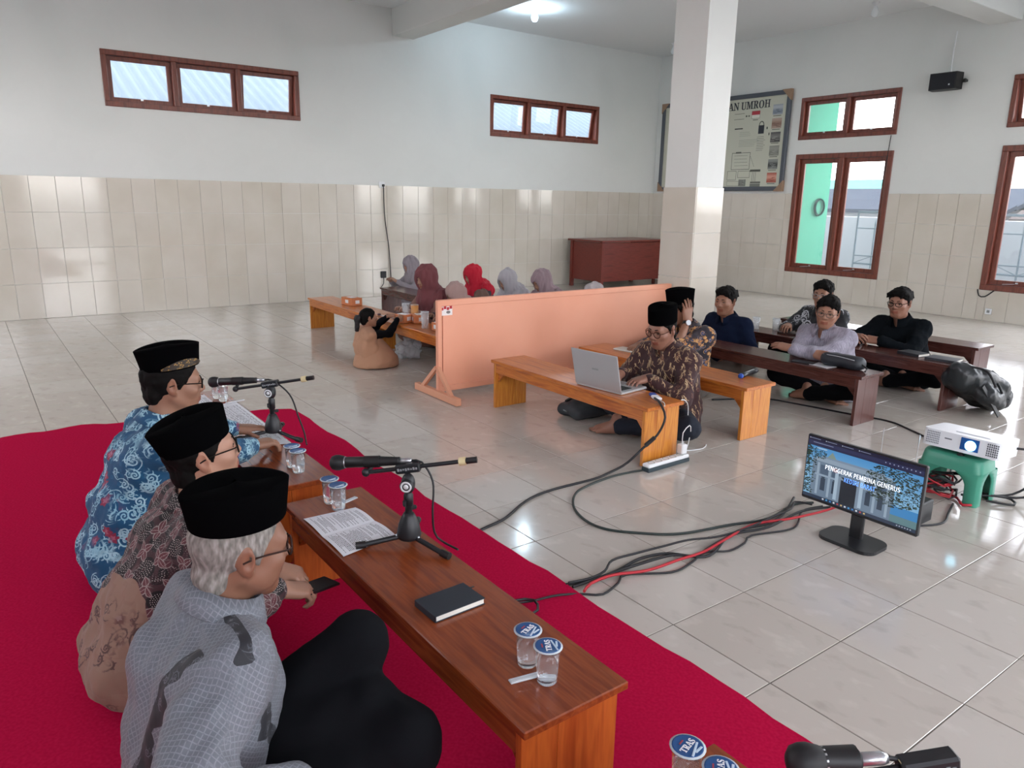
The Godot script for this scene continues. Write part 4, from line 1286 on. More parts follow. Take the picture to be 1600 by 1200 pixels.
	if strip: part("white_tape", MB.new().to(q).lathe([Vector2(0.0, L - 0.062), Vector2(0.0147, L - 0.062), Vector2(0.0143, L - 0.048), Vector2(0, L - 0.048)], 20).done(), mats.white_plastic, mi)
	part("plug", MB.new().to(q).lathe([Vector2(0.0, L - 0.04), Vector2(0.0095, L - 0.04), Vector2(0.0095, L - 0.008), Vector2(0.007, L), Vector2(0, L)], 16).done(), mats.metal, mi)
	if cable.size():
		var c := [m1]
		c.append_array(cable)
		tag(part("microphone_cable", MB.new().tube(path3(c, 0.015), 0.0036, 8).done(), mats.rubber), cable_label, "cable", "microphone cables")

func cup(label: String, at: Vector3, group: String, lid := true, print_ := false, turn := 0.0) -> void:
	var o := thing("water_cup", label, "cup", at, turn, group)
	var pl := flat_mat(Color(0.93, 0.95, 0.97, 0.07), 0.06)
	pl.transparency = BaseMaterial3D.TRANSPARENCY_ALPHA
	part("cup_wall", MB.new().lathe([Vector2(0.0, 0.001), Vector2(0.0225, 0.0), Vector2(0.0245, 0.004), Vector2(0.0262, 0.03), Vector2(0.0300, 0.088), Vector2(0.0335, 0.090), Vector2(0.0335, 0.0925), Vector2(0.0302, 0.0925)], 24).done(), pl, o)
	var wm := flat_mat(Color(0.97, 0.99, 1.0, 0.02), 0.02)
	wm.refraction_enabled = true
	wm.refraction_scale = 0.033
	part("water", MB.new().lathe([Vector2(0.0, 0.0025), Vector2(0.0235, 0.0025), Vector2(0.0253, 0.03), Vector2(0.0285, 0.080), Vector2(0, 0.080)], 24).done(), wm, o)
	if lid:
		part("rim", MB.new().lathe([Vector2(0.029, 0.0928), Vector2(0.0345, 0.0918), Vector2(0.035, 0.0935), Vector2(0.029, 0.0945)], 24).done(), flat_mat(hexc("b9c2c8"), 0.2), o)
		part("lid", MB.new().lathe([Vector2(0.0, 0.093), Vector2(0.0305, 0.093), Vector2(0.0305, 0.0952), Vector2(0.027, 0.0945), Vector2(0, 0.0942)], 24).done(), flat_mat(hexc("234f86"), 0.22), o)
		var sw := MB.new()
		sw.to(Transform3D(Basis(Vector3.UP, 0.25), Vector3(0.0, 0.0952, 0.015))).box(Vector3.ZERO, Vector3(0.042, 0.0012, 0.0045), 0.0005)
		sw.to(Transform3D(Basis(Vector3.UP, -0.1), Vector3(0.004, 0.0952, 0.021))).box(Vector3.ZERO, Vector3(0.022, 0.0012, 0.005), 0.0005)
		part("lid_wave", sw.done(), flat_mat(hexc("b9cfe2"), 0.3), o)
		if print_:
			var l := lettering("TRAS", "Droid Serif", true, 0.0115, Vector3(0, 0.0955, 0.0), 0, hexc("e9eef4"), o, 0.0008, Vector2(1.05, 1.2), 0.0, Basis(Vector3(1, 0, 0), Vector3(0, 0, -1), Vector3(0, 1, 0)))
			part("red_mark", MB.new().box(Vector3(0, 0.0953, -0.014), Vector3(0.014, 0.0008, 0.003)).done(), flat_mat(hexc("9a3a48"), 0.4), o)

func paper_tex(seed_: int) -> ImageTexture:
	var im := Image.create(256, 360, false, Image.FORMAT_RGB8)
	im.fill(hexc("dfe1e6"))
	var rng := RandomNumberGenerator.new()
	rng.seed = seed_
	var y := 26
	while y < 335:
		var x := 22
		var stop := rng.randi_range(170, 236)
		if rng.randf() < 0.2: x += 60
		while x < stop:
			var w := rng.randi_range(5, 17)
			im.fill_rect(Rect2i(x, y, w, 4), hexc("7d8088").lerp(hexc("4a4c55"), rng.randf()))
			x += w + 4
		y += 9 if rng.randf() < 0.85 else 20
	return tex(im)

func sheet(mb: MB, a: Vector3, b: Vector3, c: Vector3, d: Vector3, arch: float, n := 10) -> void:
	# a sheet of paper a-b-c-d (a, b near edge), arched a little across its width, with its underside
	mb.smooth()
	var at := func(u: float, v: float) -> Vector3:
		return a.lerp(b, u).lerp(d.lerp(c, u), v) + Vector3(0, arch * sin(PI * u) * (0.7 + 0.3 * v), 0)
	for i in n:
		for j in 4:
			var u0 := float(i) / n
			var u1 := float(i + 1) / n
			var v0 := j / 4.0
			var v1 := (j + 1) / 4.0
			mb.quad_uv(at.call(u0, v0), at.call(u1, v0), at.call(u1, v1), at.call(u0, v1), Rect2(u0, 1.0 - v1, u1 - u0, v1 - v0))
	var e := Vector3(0, -0.0012, 0)
	mb.flat()
	for i in n:
		var u0 := float(i) / n
		var u1 := float(i + 1) / n
		mb.quad(at.call(u0, 0.0) + e, at.call(u1, 0.0) + e, at.call(u1, 0.0), at.call(u0, 0.0))
		mb.quad(at.call(u1, 1.0) + e, at.call(u0, 1.0) + e, at.call(u0, 1.0), at.call(u1, 1.0))

func paper_thing(called: String, label: String, cat: String, corners: Array, seeds: Array, arch: float, group := "") -> void:
	var o := thing(called, label, cat, corners[0], 0, group)
	var half: bool = seeds.size() == 2
	for k in seeds.size():
		var mb := MB.new()
		var a: Vector3 = corners[0] - corners[0]; var b: Vector3 = corners[1] - corners[0]; var c: Vector3 = corners[2] - corners[0]; var d: Vector3 = corners[3] - corners[0]
		if half:
			var m0 := a.lerp(b, 0.5); var m1 := d.lerp(c, 0.5)
			if k == 0: b = m0; c = m1
			else: a = m0; d = m1
		sheet(mb, a, b, c, d, arch)
		var m := flat_mat(Color(1, 1, 1), 0.8)
		m.albedo_texture = paper_tex(seeds[k])
		part("page", mb.done(), m, o)

func box_book(called: String, label: String, cat: String, at: Vector3, size: Vector3, turn: float, cover: Color, pages := true, group := "") -> Node3D:
	var o := thing(called, label, cat, at, turn, group)
	var cm := flat_mat(cover, 0.5)
	if pages:
		part("cover", MB.new().box(Vector3(0, size.y - 0.0015, 0), Vector3(size.x, 0.003, size.z), 0.001).box(Vector3(0, 0.0015, 0), Vector3(size.x, 0.003, size.z), 0.001).box(Vector3(-size.x / 2 + 0.002, size.y / 2, 0), Vector3(0.004, size.y - 0.002, size.z), 0.001).done(), cm, o)
		part("pages", MB.new().box(Vector3(0, size.y / 2, 0), Vector3(size.x - 0.006, size.y - 0.005, size.z - 0.005)).done(), flat_mat(hexc("d9d6cc"), 0.8), o)
	else:
		part("body", MB.new().box(Vector3(0, size.y / 2, 0), size, minf(size.y * 0.3, 0.003)).done(), cm, o)
	return o

func build_bench_things() -> void:
	var H := BENCH_H + 0.0005
	# ---- microphones on stands
	mic_stand("black table microphone stand on the near desk bench beside the open booklet", Vector3(-0.81, H, -1.245), [3.55, 1.25, -0.9], 0.578, Vector3(-0.907, 0.590, -1.351), Vector3(-0.636, 0.653, -1.109), [Vector3(-0.99, 0.612, -1.443), Vector3(-0.787, 0.634, -1.262)], "black microphone pointing at the man bent over his phone",
		[Vector3(-0.765, 0.632, -1.235), Vector3(-0.742, 0.57, -1.205), Vector3(-0.748, 0.469, -1.198), Vector3(-0.735, 0.39, -1.21), Vector3(-0.711, H + 0.004, -1.205), Vector3(-0.70, H + 0.004, -1.12)], "black cable hanging from the microphone on the near desk bench", false)
	mic_stand("black table microphone stand in front of the man in blue batik", Vector3(-0.80, H, -2.60), [3.3, 1.1, -1.0], 0.585, Vector3(-0.927, 0.578, -2.717), Vector3(-0.646, 0.650, -2.457), [Vector3(-1.02, 0.602, -2.817), Vector3(-0.812, 0.622, -2.643)], "black microphone at the mouth of the man in blue batik",
		[Vector3(-0.78, 0.62, -2.615), Vector3(-0.745, 0.57, -2.50), Vector3(-0.722, 0.47, -2.47), Vector3(-0.705, 0.40, -2.455), Vector3(-0.70, H + 0.004, -2.45), Vector3(-0.715, H + 0.004, -2.40)], "black cable hanging from the microphone of the man in blue batik", false)
	mic_stand("black table microphone stand by the camera, only its boom in view", Vector3(-0.86, H, 0.40), [3.3, 1.1, -1.0], 0.64, Vector3(-0.945, 0.665, 0.32), Vector3(-0.838, 0.688, 0.392), [Vector3(-1.012, 0.682, 0.262), Vector3(-0.895, 0.690, 0.345)], "black microphone with white tape at the bottom edge of the picture",
		[Vector3(-0.88, 0.688, 0.356), Vector3(-0.85, 0.65, 0.39), Vector3(-0.83, 0.5, 0.43), Vector3(-0.82, H + 0.004, 0.46)], "black cable curling off the microphone nearest the camera", true)
	# ---- water cups
	cup("water cup with a blue lid near the bench end, further from the camera", Vector3(-0.880, H, -0.512), "sealed water cups", true, true, 20)
	cup("water cup with a blue lid nearest the bench end, beside the straw packets", Vector3(-0.882, H, -0.432), "sealed water cups", true, true, 60)
	cup("rear water cup of the pair beside the open booklet", Vector3(-0.884, H, -1.722), "sealed water cups")
	cup("front water cup of the pair beside the open booklet", Vector3(-0.883, H, -1.648), "sealed water cups")
	cup("front water cup by the right hand of the man in blue batik", Vector3(-0.868, H, -2.092), "sealed water cups")
	cup("rear water cup by the right hand of the man in blue batik", Vector3(-0.866, H, -2.165), "sealed water cups")
	cup("far water cup standing on papers under the far microphone", Vector3(-0.83, H + 0.003, -3.45), "sealed water cups", false)
	cup("water cup behind the far microphone, nearer to the man in blue batik", Vector3(-0.82, H + 0.003, -3.372), "sealed water cups", false)
	cup("water cup with a printed blue lid on the bench by the camera", Vector3(-0.868, H, -0.022), "sealed water cups", true, true, 15)
	cup("water cup cut off by the bottom edge of the picture", Vector3(-0.862, H, 0.052), "sealed water cups", true, true, 40)
	var clear := flat_mat(Color(0.9, 0.92, 0.94, 0.55), 0.15)
	clear.transparency = BaseMaterial3D.TRANSPARENCY_ALPHA
	for k in 3:
		var s := thing("straw_packet", ["wrapped clear straws lying by the cups at the bench end", "wrapped clear straw beside the cup pair near the booklet", "wrapped straw lying on the papers behind the far microphone"][k], "straw", [Vector3(-0.908, H, -0.465), Vector3(-0.835, H, -1.69), Vector3(-0.77, H + 0.003, -3.32)][k], [-12.0, 20.0, 10.0][k])
		part("wrapper", MB.new().box(Vector3(0, 0.0025, 0), Vector3(0.105, 0.005, 0.019), 0.002).done(), clear, s)
		for q in 2: part("straw", MB.new().tube(PackedVector3Array([Vector3(-0.048, 0.0028, -0.004 + q * 0.008), Vector3(0.048, 0.0028, -0.004 + q * 0.008)]), 0.0023, 8).done(), mats.white_plastic, s)
	# ---- booklet, notebook and papers of the speakers
	paper_thing("open_booklet", "white open booklet of printed text on the near desk bench", "booklet", [Vector3(-1.022, H + 0.002, -1.285), Vector3(-1.022, H + 0.002, -1.63), Vector3(-0.829, H + 0.002, -1.622), Vector3(-0.815, H + 0.002, -1.33)], [3, 4], 0.006)
	var nb := box_book("notebook", "dark blue hardcover notebook lying shut on the near desk bench", "notebook", Vector3(-0.895, H, -0.85), Vector3(0.165, 0.020, 0.108), 2, hexc("1d242f"))
	part("ribbon", MB.new().box(Vector3(0.09, 0.011, -0.03), Vector3(0.026, 0.001, 0.006)).done(), mats.black, nb)
	paper_thing("paper_sheet", "white papers on the far half of the desk bench of the man in blue", "paper", [Vector3(-0.87, H + 0.001, -3.58), Vector3(-0.87, H + 0.001, -2.80), Vector3(-1.03, H + 0.001, -2.82), Vector3(-1.03, H + 0.001, -3.60)], [6], 0.001)
	paper_thing("paper_sheet", "long white printed sheet along the bench edge by the blue man's hands", "paper", [Vector3(-0.765, H + 0.0015, -3.34), Vector3(-0.765, H + 0.0015, -2.46), Vector3(-0.865, H + 0.0015, -2.50), Vector3(-0.90, H + 0.002, -3.30)], [7], 0.0015)
	# ---- laptop
	var lp := thing("laptop", "open silver laptop on the orange bench in front of the bespectacled man", "laptop", Vector3(1.13, H, -2.45), 97)
	var sv := flat_mat(hexc("b4b6b8"), 0.35, 0.4)
	part("base", MB.new().box(Vector3(0, 0.008, 0.125), Vector3(0.36, 0.015, 0.245), 0.004).done(), sv, lp)
	var keys := MB.new()
	for r in 5:
		for c in 13: keys.box(Vector3(-0.138 + c * 0.023, 0.0165, 0.045 + r * 0.021), Vector3(0.019, 0.002, 0.017))
	part("keyboard", keys.done(), mats.black, lp)
	part("touchpad", MB.new().box(Vector3(0, 0.0158, 0.195), Vector3(0.1, 0.001, 0.06)).done(), flat_mat(hexc("a4a6a9"), 0.3, 0.3), lp)
	var lt := Transform3D(Basis(Vector3.RIGHT, deg_to_rad(-14)), Vector3(0, 0.014, 0.004))
	var lid := part("lid", MB.new().to(lt).box(Vector3(0, 0.118, -0.004), Vector3(0.36, 0.235, 0.008), 0.003).done(), sv, lp)
	var scr := flat_mat(hexc("20252c"), 0.2)
	scr.emission_enabled = true
	scr.emission = hexc("9fb4c8")
	scr.emission_energy_multiplier = 0.35
	part("screen", MB.new().to(lt).box(Vector3(0, 0.12, 0.0008), Vector3(0.335, 0.2, 0.002)).done(), scr, lp)
	part("lid_mark", MB.new().to(lt).box(Vector3(0, 0.125, -0.0088), Vector3(0.05, 0.012, 0.001)).done(), flat_mat(hexc("9fa1a4"), 0.3, 0.5), lp)
	var ad := thing("video_adapter", "white adapter with a blue plug on the corner of the orange bench", "adapter", Vector3(1.272, H, -2.115), 62)
	part("case", MB.new().box(Vector3(-0.02, 0.011, 0), Vector3(0.07, 0.018, 0.045), 0.005).done(), mats.white_plastic, ad)
	part("plug", MB.new().box(Vector3(0.04, 0.011, 0), Vector3(0.05, 0.02, 0.038), 0.005).done(), flat_mat(hexc("1f4a9c"), 0.4), ad)
	part("lead", MB.new().tube(path3([Vector3(-0.055, 0.01, 0), Vector3(-0.12, 0.006, 0.012), Vector3(-0.19, 0.007, -0.01)]), 0.003, 6).done(), mats.white_plastic, ad)
	# ---- wireless microphone on the second orange bench
	var wm := thing("wireless_microphone", "black wireless microphone with a blue ring on the orange bench end", "microphone", Vector3(2.245, H + 0.018, -2.19), 12)
	var ql := Transform3D(Basis(Vector3.BACK, deg_to_rad(-90)), Vector3(-0.13, 0, 0))
	part("body", MB.new().to(ql).lathe([Vector2(0, 0.012), Vector2(0.0165, 0.012), Vector2(0.0165, 0.06), Vector2(0.0175, 0.2), Vector2(0, 0.205)], 16).done(), flat_mat(hexc("17191e"), 0.3), wm)
	part("blue_ring", MB.new().to(ql).lathe([Vector2(0, 0.0), Vector2(0.0155, 0.0), Vector2(0.0172, 0.006), Vector2(0.0172, 0.014), Vector2(0, 0.014)], 16).done(), flat_mat(hexc("2a55b8"), 0.4), wm)
	part("grille", MB.new().to(ql).lathe([Vector2(0.0165, 0.202), Vector2(0.0175, 0.215), Vector2(0.0165, 0.245), Vector2(0.008, 0.258), Vector2(0, 0.26)], 16).done(), flat_mat(hexc("2a2c30"), 0.5, 0.4), wm)
	box_book("pocket_notebook", "small white open notebook under the hand on the second orange bench", "notebook", Vector3(2.16, H, -3.25), Vector3(0.12, 0.012, 0.17), 8, hexc("d5d2ca"), false)
	# ---- things on the dark benches
	var pouch := thing("pouch", "black zipped pouch lying on the bench by the folded arms", "pouch", Vector3(3.03, H, -1.985))
	var f := Field.new(Vector3(-0.14, 0.0, -0.2), Vector3(0.14, 0.13, 0.2), 0.011)
	f.cap(Vector3(-0.03, 0.05, -0.1), Vector3(0.0, 0.045, 0.09), 0.05, 0.045, 0.04)
	f.cap(Vector3(0.04, 0.05, -0.09), Vector3(0.04, 0.045, 0.1), 0.045, 0.042, 0.04)
	f.floor_cut(0.002)
	part("bag", f.mesh(noise(120, 8.0, 2), 0.006), flat_mat(hexc("20242b"), 0.55), pouch)
	part("zip", MB.new().tube(path3([Vector3(-0.06, 0.085, -0.12), Vector3(-0.065, 0.088, 0.0), Vector3(-0.055, 0.078, 0.11)]), 0.003, 5).done(), mats.metal, pouch)
	part("strap", MB.new().tube(path3([Vector3(0.0, 0.05, 0.13), Vector3(0.02, 0.02, 0.17), Vector3(-0.03, 0.01, 0.18)]), 0.007, 6).done(), mats.black, pouch)
	box_book("phone", "dark phone lying on the dark bench left of the black pouch", "phone", Vector3(2.95, H, -2.24), Vector3(0.078, 0.009, 0.16), 12, hexc("17181c"), false)
	box_book("paper_pad", "thin white paper pad on the dark bench beside the black pouch", "paper", Vector3(2.97, H, -2.10), Vector3(0.11, 0.004, 0.15), -6, hexc("cdced2"), false)
	box_book("hardcover_book", "dark hardcover book at the end of the bench before the black shirt", "book", Vector3(3.95, H, -1.72), Vector3(0.16, 0.018, 0.21), 4, hexc("2a2f36"))
	box_book("planner", "black planner with white edges beside the dark hardcover book", "book", Vector3(3.96, H, -1.95), Vector3(0.14, 0.022, 0.18), -8, hexc("22252a"))
	box_book("wallet", "brown wallet lying on the dark bench behind the navy shirt", "wallet", Vector3(3.95, H, -3.02), Vector3(0.10, 0.016, 0.2), 10, hexc("3a2a24"), false)
	for k in 3:
		var g := thing("drinking_glass", ["empty clear glass at the end of the dark bench behind the navy shirt", "second empty glass beside the wallet on the dark bench", "small white cup beside the hands of the man in black shirt"][k], "glass", [Vector3(3.92, H, -3.36), Vector3(4.02, H, -3.22), Vector3(4.02, H, -2.62)][k])
		var gm := flat_mat(Color(0.93, 0.96, 0.98, 0.25), 0.05)
		gm.transparency = BaseMaterial3D.TRANSPARENCY_ALPHA
		if k == 2: gm = mats.white_plastic
		part("glass_wall", MB.new().lathe([Vector2(0, 0), Vector2(0.027, 0), Vector2(0.034, 0.105), Vector2(0.031, 0.105), Vector2(0.025, 0.006), Vector2(0, 0.006)], 20).done(), gm, g)
		part("glass_rim", MB.new().lathe([Vector2(0.031, 0.104), Vector2(0.0345, 0.104), Vector2(0.0345, 0.107), Vector2(0.031, 0.107)], 20).done(), flat_mat(hexc("c4ccd0"), 0.2), g)
	# ---- the women's benches
	for k in 4:
		var t := thing("snack_box", ["orange and white tissue box alone on the far half of the bench", "orange snack box in the girl's hands", "orange snack box behind the one the girl holds", "orange and white box beside the partition edge"][k], "box", [Vector3(1.40, H, -6.62), Vector3(1.32, H, -5.30), Vector3(1.44, H, -5.22), Vector3(1.37, H, -4.72)][k], [8.0, 20.0, -14.0, 5.0][k], "orange boxes")
		part("carton", MB.new().box(Vector3(0, 0.04, 0), [Vector3(0.12, 0.08, 0.22), Vector3(0.12, 0.075, 0.13), Vector3(0.13, 0.075, 0.15), Vector3(0.1, 0.07, 0.13)][k] , 0.003).done(), flat_mat(hexc("c8794c"), 0.5), t)
		var tb := MB.new()
		tb.box(Vector3(0, [0.081, 0.0785, 0.0785, 0.0765][k], 0), Vector3(0.07, 0.003, 0.1), 0.001)
		tb.box(Vector3(0.0, 0.04, [0.111, 0.066, 0.076, 0.066][k]), Vector3(0.05, 0.035, 0.002), 0.0006)
		tb.box(Vector3([-0.061, -0.061, -0.066, -0.051][k], 0.04, 0.0), Vector3(0.002, 0.035, 0.06), 0.0006)
		part("white_label", tb.done(), mats.white_plastic, t)
	for k in 4:
		var g := thing("drinking_glass", ["tall clear glass on the bench beside the partition", "clear glass before the maroon headscarf", "amber drink in a glass before the maroon headscarf", "clear glass showing above the partition edge"][k], "glass", [Vector3(1.33, H, -4.92), Vector3(1.44, H, -5.48), Vector3(1.47, H, -5.36), Vector3(1.44, H, -4.52)][k])
		var gm := flat_mat(Color(0.93, 0.96, 0.98, 0.28), 0.05)
		gm.transparency = BaseMaterial3D.TRANSPARENCY_ALPHA
		part("glass_wall", MB.new().lathe([Vector2(0, 0), Vector2(0.03, 0), Vector2(0.037, 0.145), Vector2(0.034, 0.145), Vector2(0.028, 0.006), Vector2(0, 0.006)], 20).done(), flat_mat(hexc("c88a4a"), 0.3) if k == 2 else gm, g)
		part("glass_rim", MB.new().lathe([Vector2(0.034, 0.144), Vector2(0.0378, 0.144), Vector2(0.0378, 0.148), Vector2(0.034, 0.148)], 20).done(), flat_mat(hexc("c4ccd0"), 0.2), g)
	var spoon := thing("spoon", "metal spoon with a dark round handle end on the girl's bench", "spoon", Vector3(1.33, H, -5.62), 0)
	part("handle", MB.new().tube(PackedVector3Array([Vector3(-0.02, 0.006, -0.14), Vector3(0, 0.006, 0.05)]), 0.0035, 6).done(), mats.metal, spoon)
	part("bowl", MB.new().ball(Vector3(-0.022, 0.012, -0.16), Vector3(0.018, 0.011, 0.024), 6, 10).done(), flat_mat(hexc("4a2838"), 0.3), spoon)
	part("tip", MB.new().ball(Vector3(0.002, 0.008, 0.07), Vector3(0.012, 0.007, 0.02), 6, 10).done(), mats.metal, spoon)
	var pb := thing("plastic_bag", "crumpled clear plastic bag on the floor beside the girl", "bag", Vector3(1.40, 0, -5.36))
	var f2 := Field.new(Vector3(-0.2, 0, -0.2), Vector3(0.2, 0.3, 0.2), 0.012)
	f2.cap(Vector3(-0.02, 0.07, 0), Vector3(0.03, 0.1, 0), 0.09, 0.08, 0.05)
	f2.cap(Vector3(0.0, 0.13, 0), Vector3(0.02, 0.25, 0.01), 0.06, 0.02, 0.03)
	f2.cap(Vector3(0.03, 0.05, 0.06), Vector3(-0.05, 0.06, -0.05), 0.06, 0.06, 0.03)
	f2.floor_cut(0.003)
	var bg := flat_mat(Color(0.85, 0.87, 0.9, 0.42), 0.12)
	bg.transparency = BaseMaterial3D.TRANSPARENCY_ALPHA
	part("film", f2.mesh(noise(140, 14.0, 3), 0.05), bg, pb)

# ---------------------------------------------------------------- cables over the floor
func floor_line(s: String, y := 0.006) -> Array:
	var o := []
	for p in s.split(";"):
		var q := p.strip_edges().split(",")
		o.append(Vector3(float(q[0]), y, float(q[1])))
	return o

func build_cables() -> void:
	var lay := func(called: String, label: String, pts: Array, r: float, m: Material, group := ""):
		tag(part(called, MB.new().tube(path3(pts, 0.025), r, 8).done(), m), label, "cable", group)
	var v := [Vector3(1.235, 0.365, -2.085), Vector3(1.19, 0.36, -2.0), Vector3(1.16, 0.30, -1.93), Vector3(1.13, 0.2, -1.95), Vector3(1.06, 0.12, -1.99), Vector3(0.99, 0.04, -2.03), Vector3(0.93, 0.007, -2.05)]
	v.append_array(floor_line("0.80,-2.02; 0.70,-2.007; 0.46,-2.014; 0.315,-1.998; 0.19,-1.953; 0.02,-1.86; -0.10,-1.83"))
	v.append(Vector3(-0.15, 0.004, -1.82))
	lay.call("video_cable", "black video cable drooping from the laptop's adapter to the carpet edge", v, 0.007, mats.rubber)
	tag(part("cable_ferrite", MB.new().tube(PackedVector3Array([Vector3(1.115, 0.185, -1.955), Vector3(1.075, 0.135, -1.985)]), 0.012, 10).done(), mats.rubber), "black cylinder bead on the cable beside the orange bench leg", "ferrite bead")
	lay.call("power_cable", "green black mains cable looping from the power strip towards the monitor", floor_line("1.03,-1.962; 0.84,-1.982; 0.605,-1.95; 0.483,-1.896; 0.375,-1.775; 0.322,-1.631; 0.335,-1.513; 0.416,-1.41; 0.575,-1.287; 0.848,-1.217; 1.061,-1.16; 1.315,-1.191; 1.42,-1.15"), 0.006, flat_mat(hexc("25312e"), 0.5))
	lay.call("floor_cable", "black cable with wide bends on the far side of the floor bundle", floor_line("-0.145,-1.22; -0.02,-1.19; 0.11,-1.19; 0.25,-1.21; 0.38,-1.18; 0.47,-1.08; 0.55,-1.07; 0.71,-1.13; 0.85,-1.15; 1.01,-1.12; 1.17,-1.15; 1.39,-1.24", 0.009), 0.006, mats.rubber, "cables of the floor bundle")
	lay.call("floor_cable", "black cable leaving the floor bundle for the monitor's left corner", floor_line("-0.14,-1.21; -0.05,-1.19; 0.04,-1.20; 0.13,-1.25; 0.25,-1.24; 0.40,-1.22; 0.54,-1.20; 0.67,-1.15; 0.85,-1.13; 1.05,-1.14; 1.23,-1.15; 1.32,-1.19; 1.36,-1.12", 0.02), 0.005, mats.rubber, "cables of the floor bundle")
	lay.call("floor_cable", "black cable in the middle of the floor bundle beside the red one", floor_line("-0.14,-1.185; 0.04,-1.18; 0.22,-1.17; 0.38,-1.15; 0.46,-1.09; 0.58,-1.11; 0.78,-1.13; 0.96,-1.09; 1.25,-1.11; 1.42,-1.06", 0.014), 0.006, mats.rubber, "cables of the floor bundle")
	lay.call("floor_cable", "thin black cable on the near side of the bundle, crossing the carpet", [Vector3(-0.40, 0.03, -1.19)] + floor_line("-0.34,-1.18; -0.24,-1.16", 0.022) + floor_line("-0.14,-1.14; -0.07,-1.09; 0.04,-1.12; 0.11,-1.15; 0.28,-1.06; 0.41,-1.07; 0.53,-1.10; 0.63,-1.05; 0.75,-1.06; 0.84,-1.09; 1.07,-1.03; 1.28,-1.12; 1.42,-1.10", 0.005), 0.0045, mats.rubber, "cables of the floor bundle")
	lay.call("red_cable", "red cable winding along the floor bundle to the monitor", floor_line("-0.13,-1.13; -0.07,-1.16; 0.05,-1.16; 0.19,-1.11; 0.37,-1.10; 0.51,-1.09; 0.72,-1.12; 0.93,-1.14; 1.14,-1.08; 1.40,-1.04; 1.6,-1.06", 0.018), 0.006, flat_mat(hexc("b3202c"), 0.5))
	lay.call("floor_cable", "black cable running under the dark benches to the projector", floor_line("2.6,-2.75; 2.9,-2.60; 3.0,-2.507; 3.067,-2.249; 3.13,-1.95; 3.19,-1.70; 3.117,-1.514; 2.986,-1.307; 2.72,-1.08; 2.40,-0.93; 2.2,-0.86"), 0.006, mats.rubber)
	lay.call("floor_cable", "short black cables trailing from the stool behind the monitor", floor_line("2.0,-0.74; 1.86,-0.70; 1.72,-0.66; 1.6,-0.70; 1.5,-0.78"), 0.005, mats.rubber)
	lay.call("cable_curl", "small curl of black cable on the carpet by the bench edge", [Vector3(-0.45, 0.03, -1.16), Vector3(-0.40, 0.035, -1.20), Vector3(-0.34, 0.03, -1.17), Vector3(-0.37, 0.03, -1.11), Vector3(-0.43, 0.03, -1.10)], 0.005, mats.rubber)
	# power strip with a charger plugged in
	var o := thing("power_strip", "white five-way power strip with a dark underside by the bench leg", "power strip", Vector3(1.21, 0, -1.945), 1)
	part("base", MB.new().box(Vector3(0, 0.012, 0), Vector3(0.345, 0.024, 0.058), 0.004).done(), flat_mat(hexc("2c3a40"), 0.5), o)
	part("cover", MB.new().box(Vector3(0, 0.034, 0), Vector3(0.34, 0.022, 0.054), 0.006).done(), mats.white_plastic, o)
	for k in 5:
		part("outlet", MB.new().to(Transform3D(Basis.IDENTITY, Vector3(-0.125 + k * 0.06, 0.0455, 0))).lathe([Vector2(0.0165, 0), Vector2(0.019, 0.0015), Vector2(0.021, 0.0)], 16).done(), flat_mat(hexc("9fb0a4"), 0.5), o)
	var ch := thing("phone_charger", "white phone charger plugged into the power strip", "charger", Vector3(1.345, 0.047, -1.95))
	part("case", MB.new().box(Vector3(0, 0.03, 0), Vector3(0.045, 0.058, 0.045), 0.006).done(), mats.white_plastic, ch)
	tag(part("charger_cable", MB.new().tube(path3([Vector3(1.345, 0.105, -1.95), Vector3(1.35, 0.17, -1.955), Vector3(1.42, 0.20, -1.97), Vector3(1.47, 0.15, -2.0), Vector3(1.49, 0.05, -2.03), Vector3(1.50, 0.008, -2.05), Vector3(1.62, 0.006, -2.02), Vector3(1.70, 0.006, -2.06)]), 0.003, 6).done(), mats.white_plastic), "thin white charging cable arching from the charger to the floor", "cable")
	tag(part("charger_cable", MB.new().tube(path3([Vector3(1.36, 0.30, -2.04), Vector3(1.43, 0.335, -2.05), Vector3(1.52, 0.29, -2.08), Vector3(1.555, 0.2, -2.10), Vector3(1.56, 0.1, -2.11), Vector3(1.55, 0.008, -2.12)]), 0.003, 6).done(), mats.white_plastic), "second thin white cable falling beside the laptop man's knee", "cable")

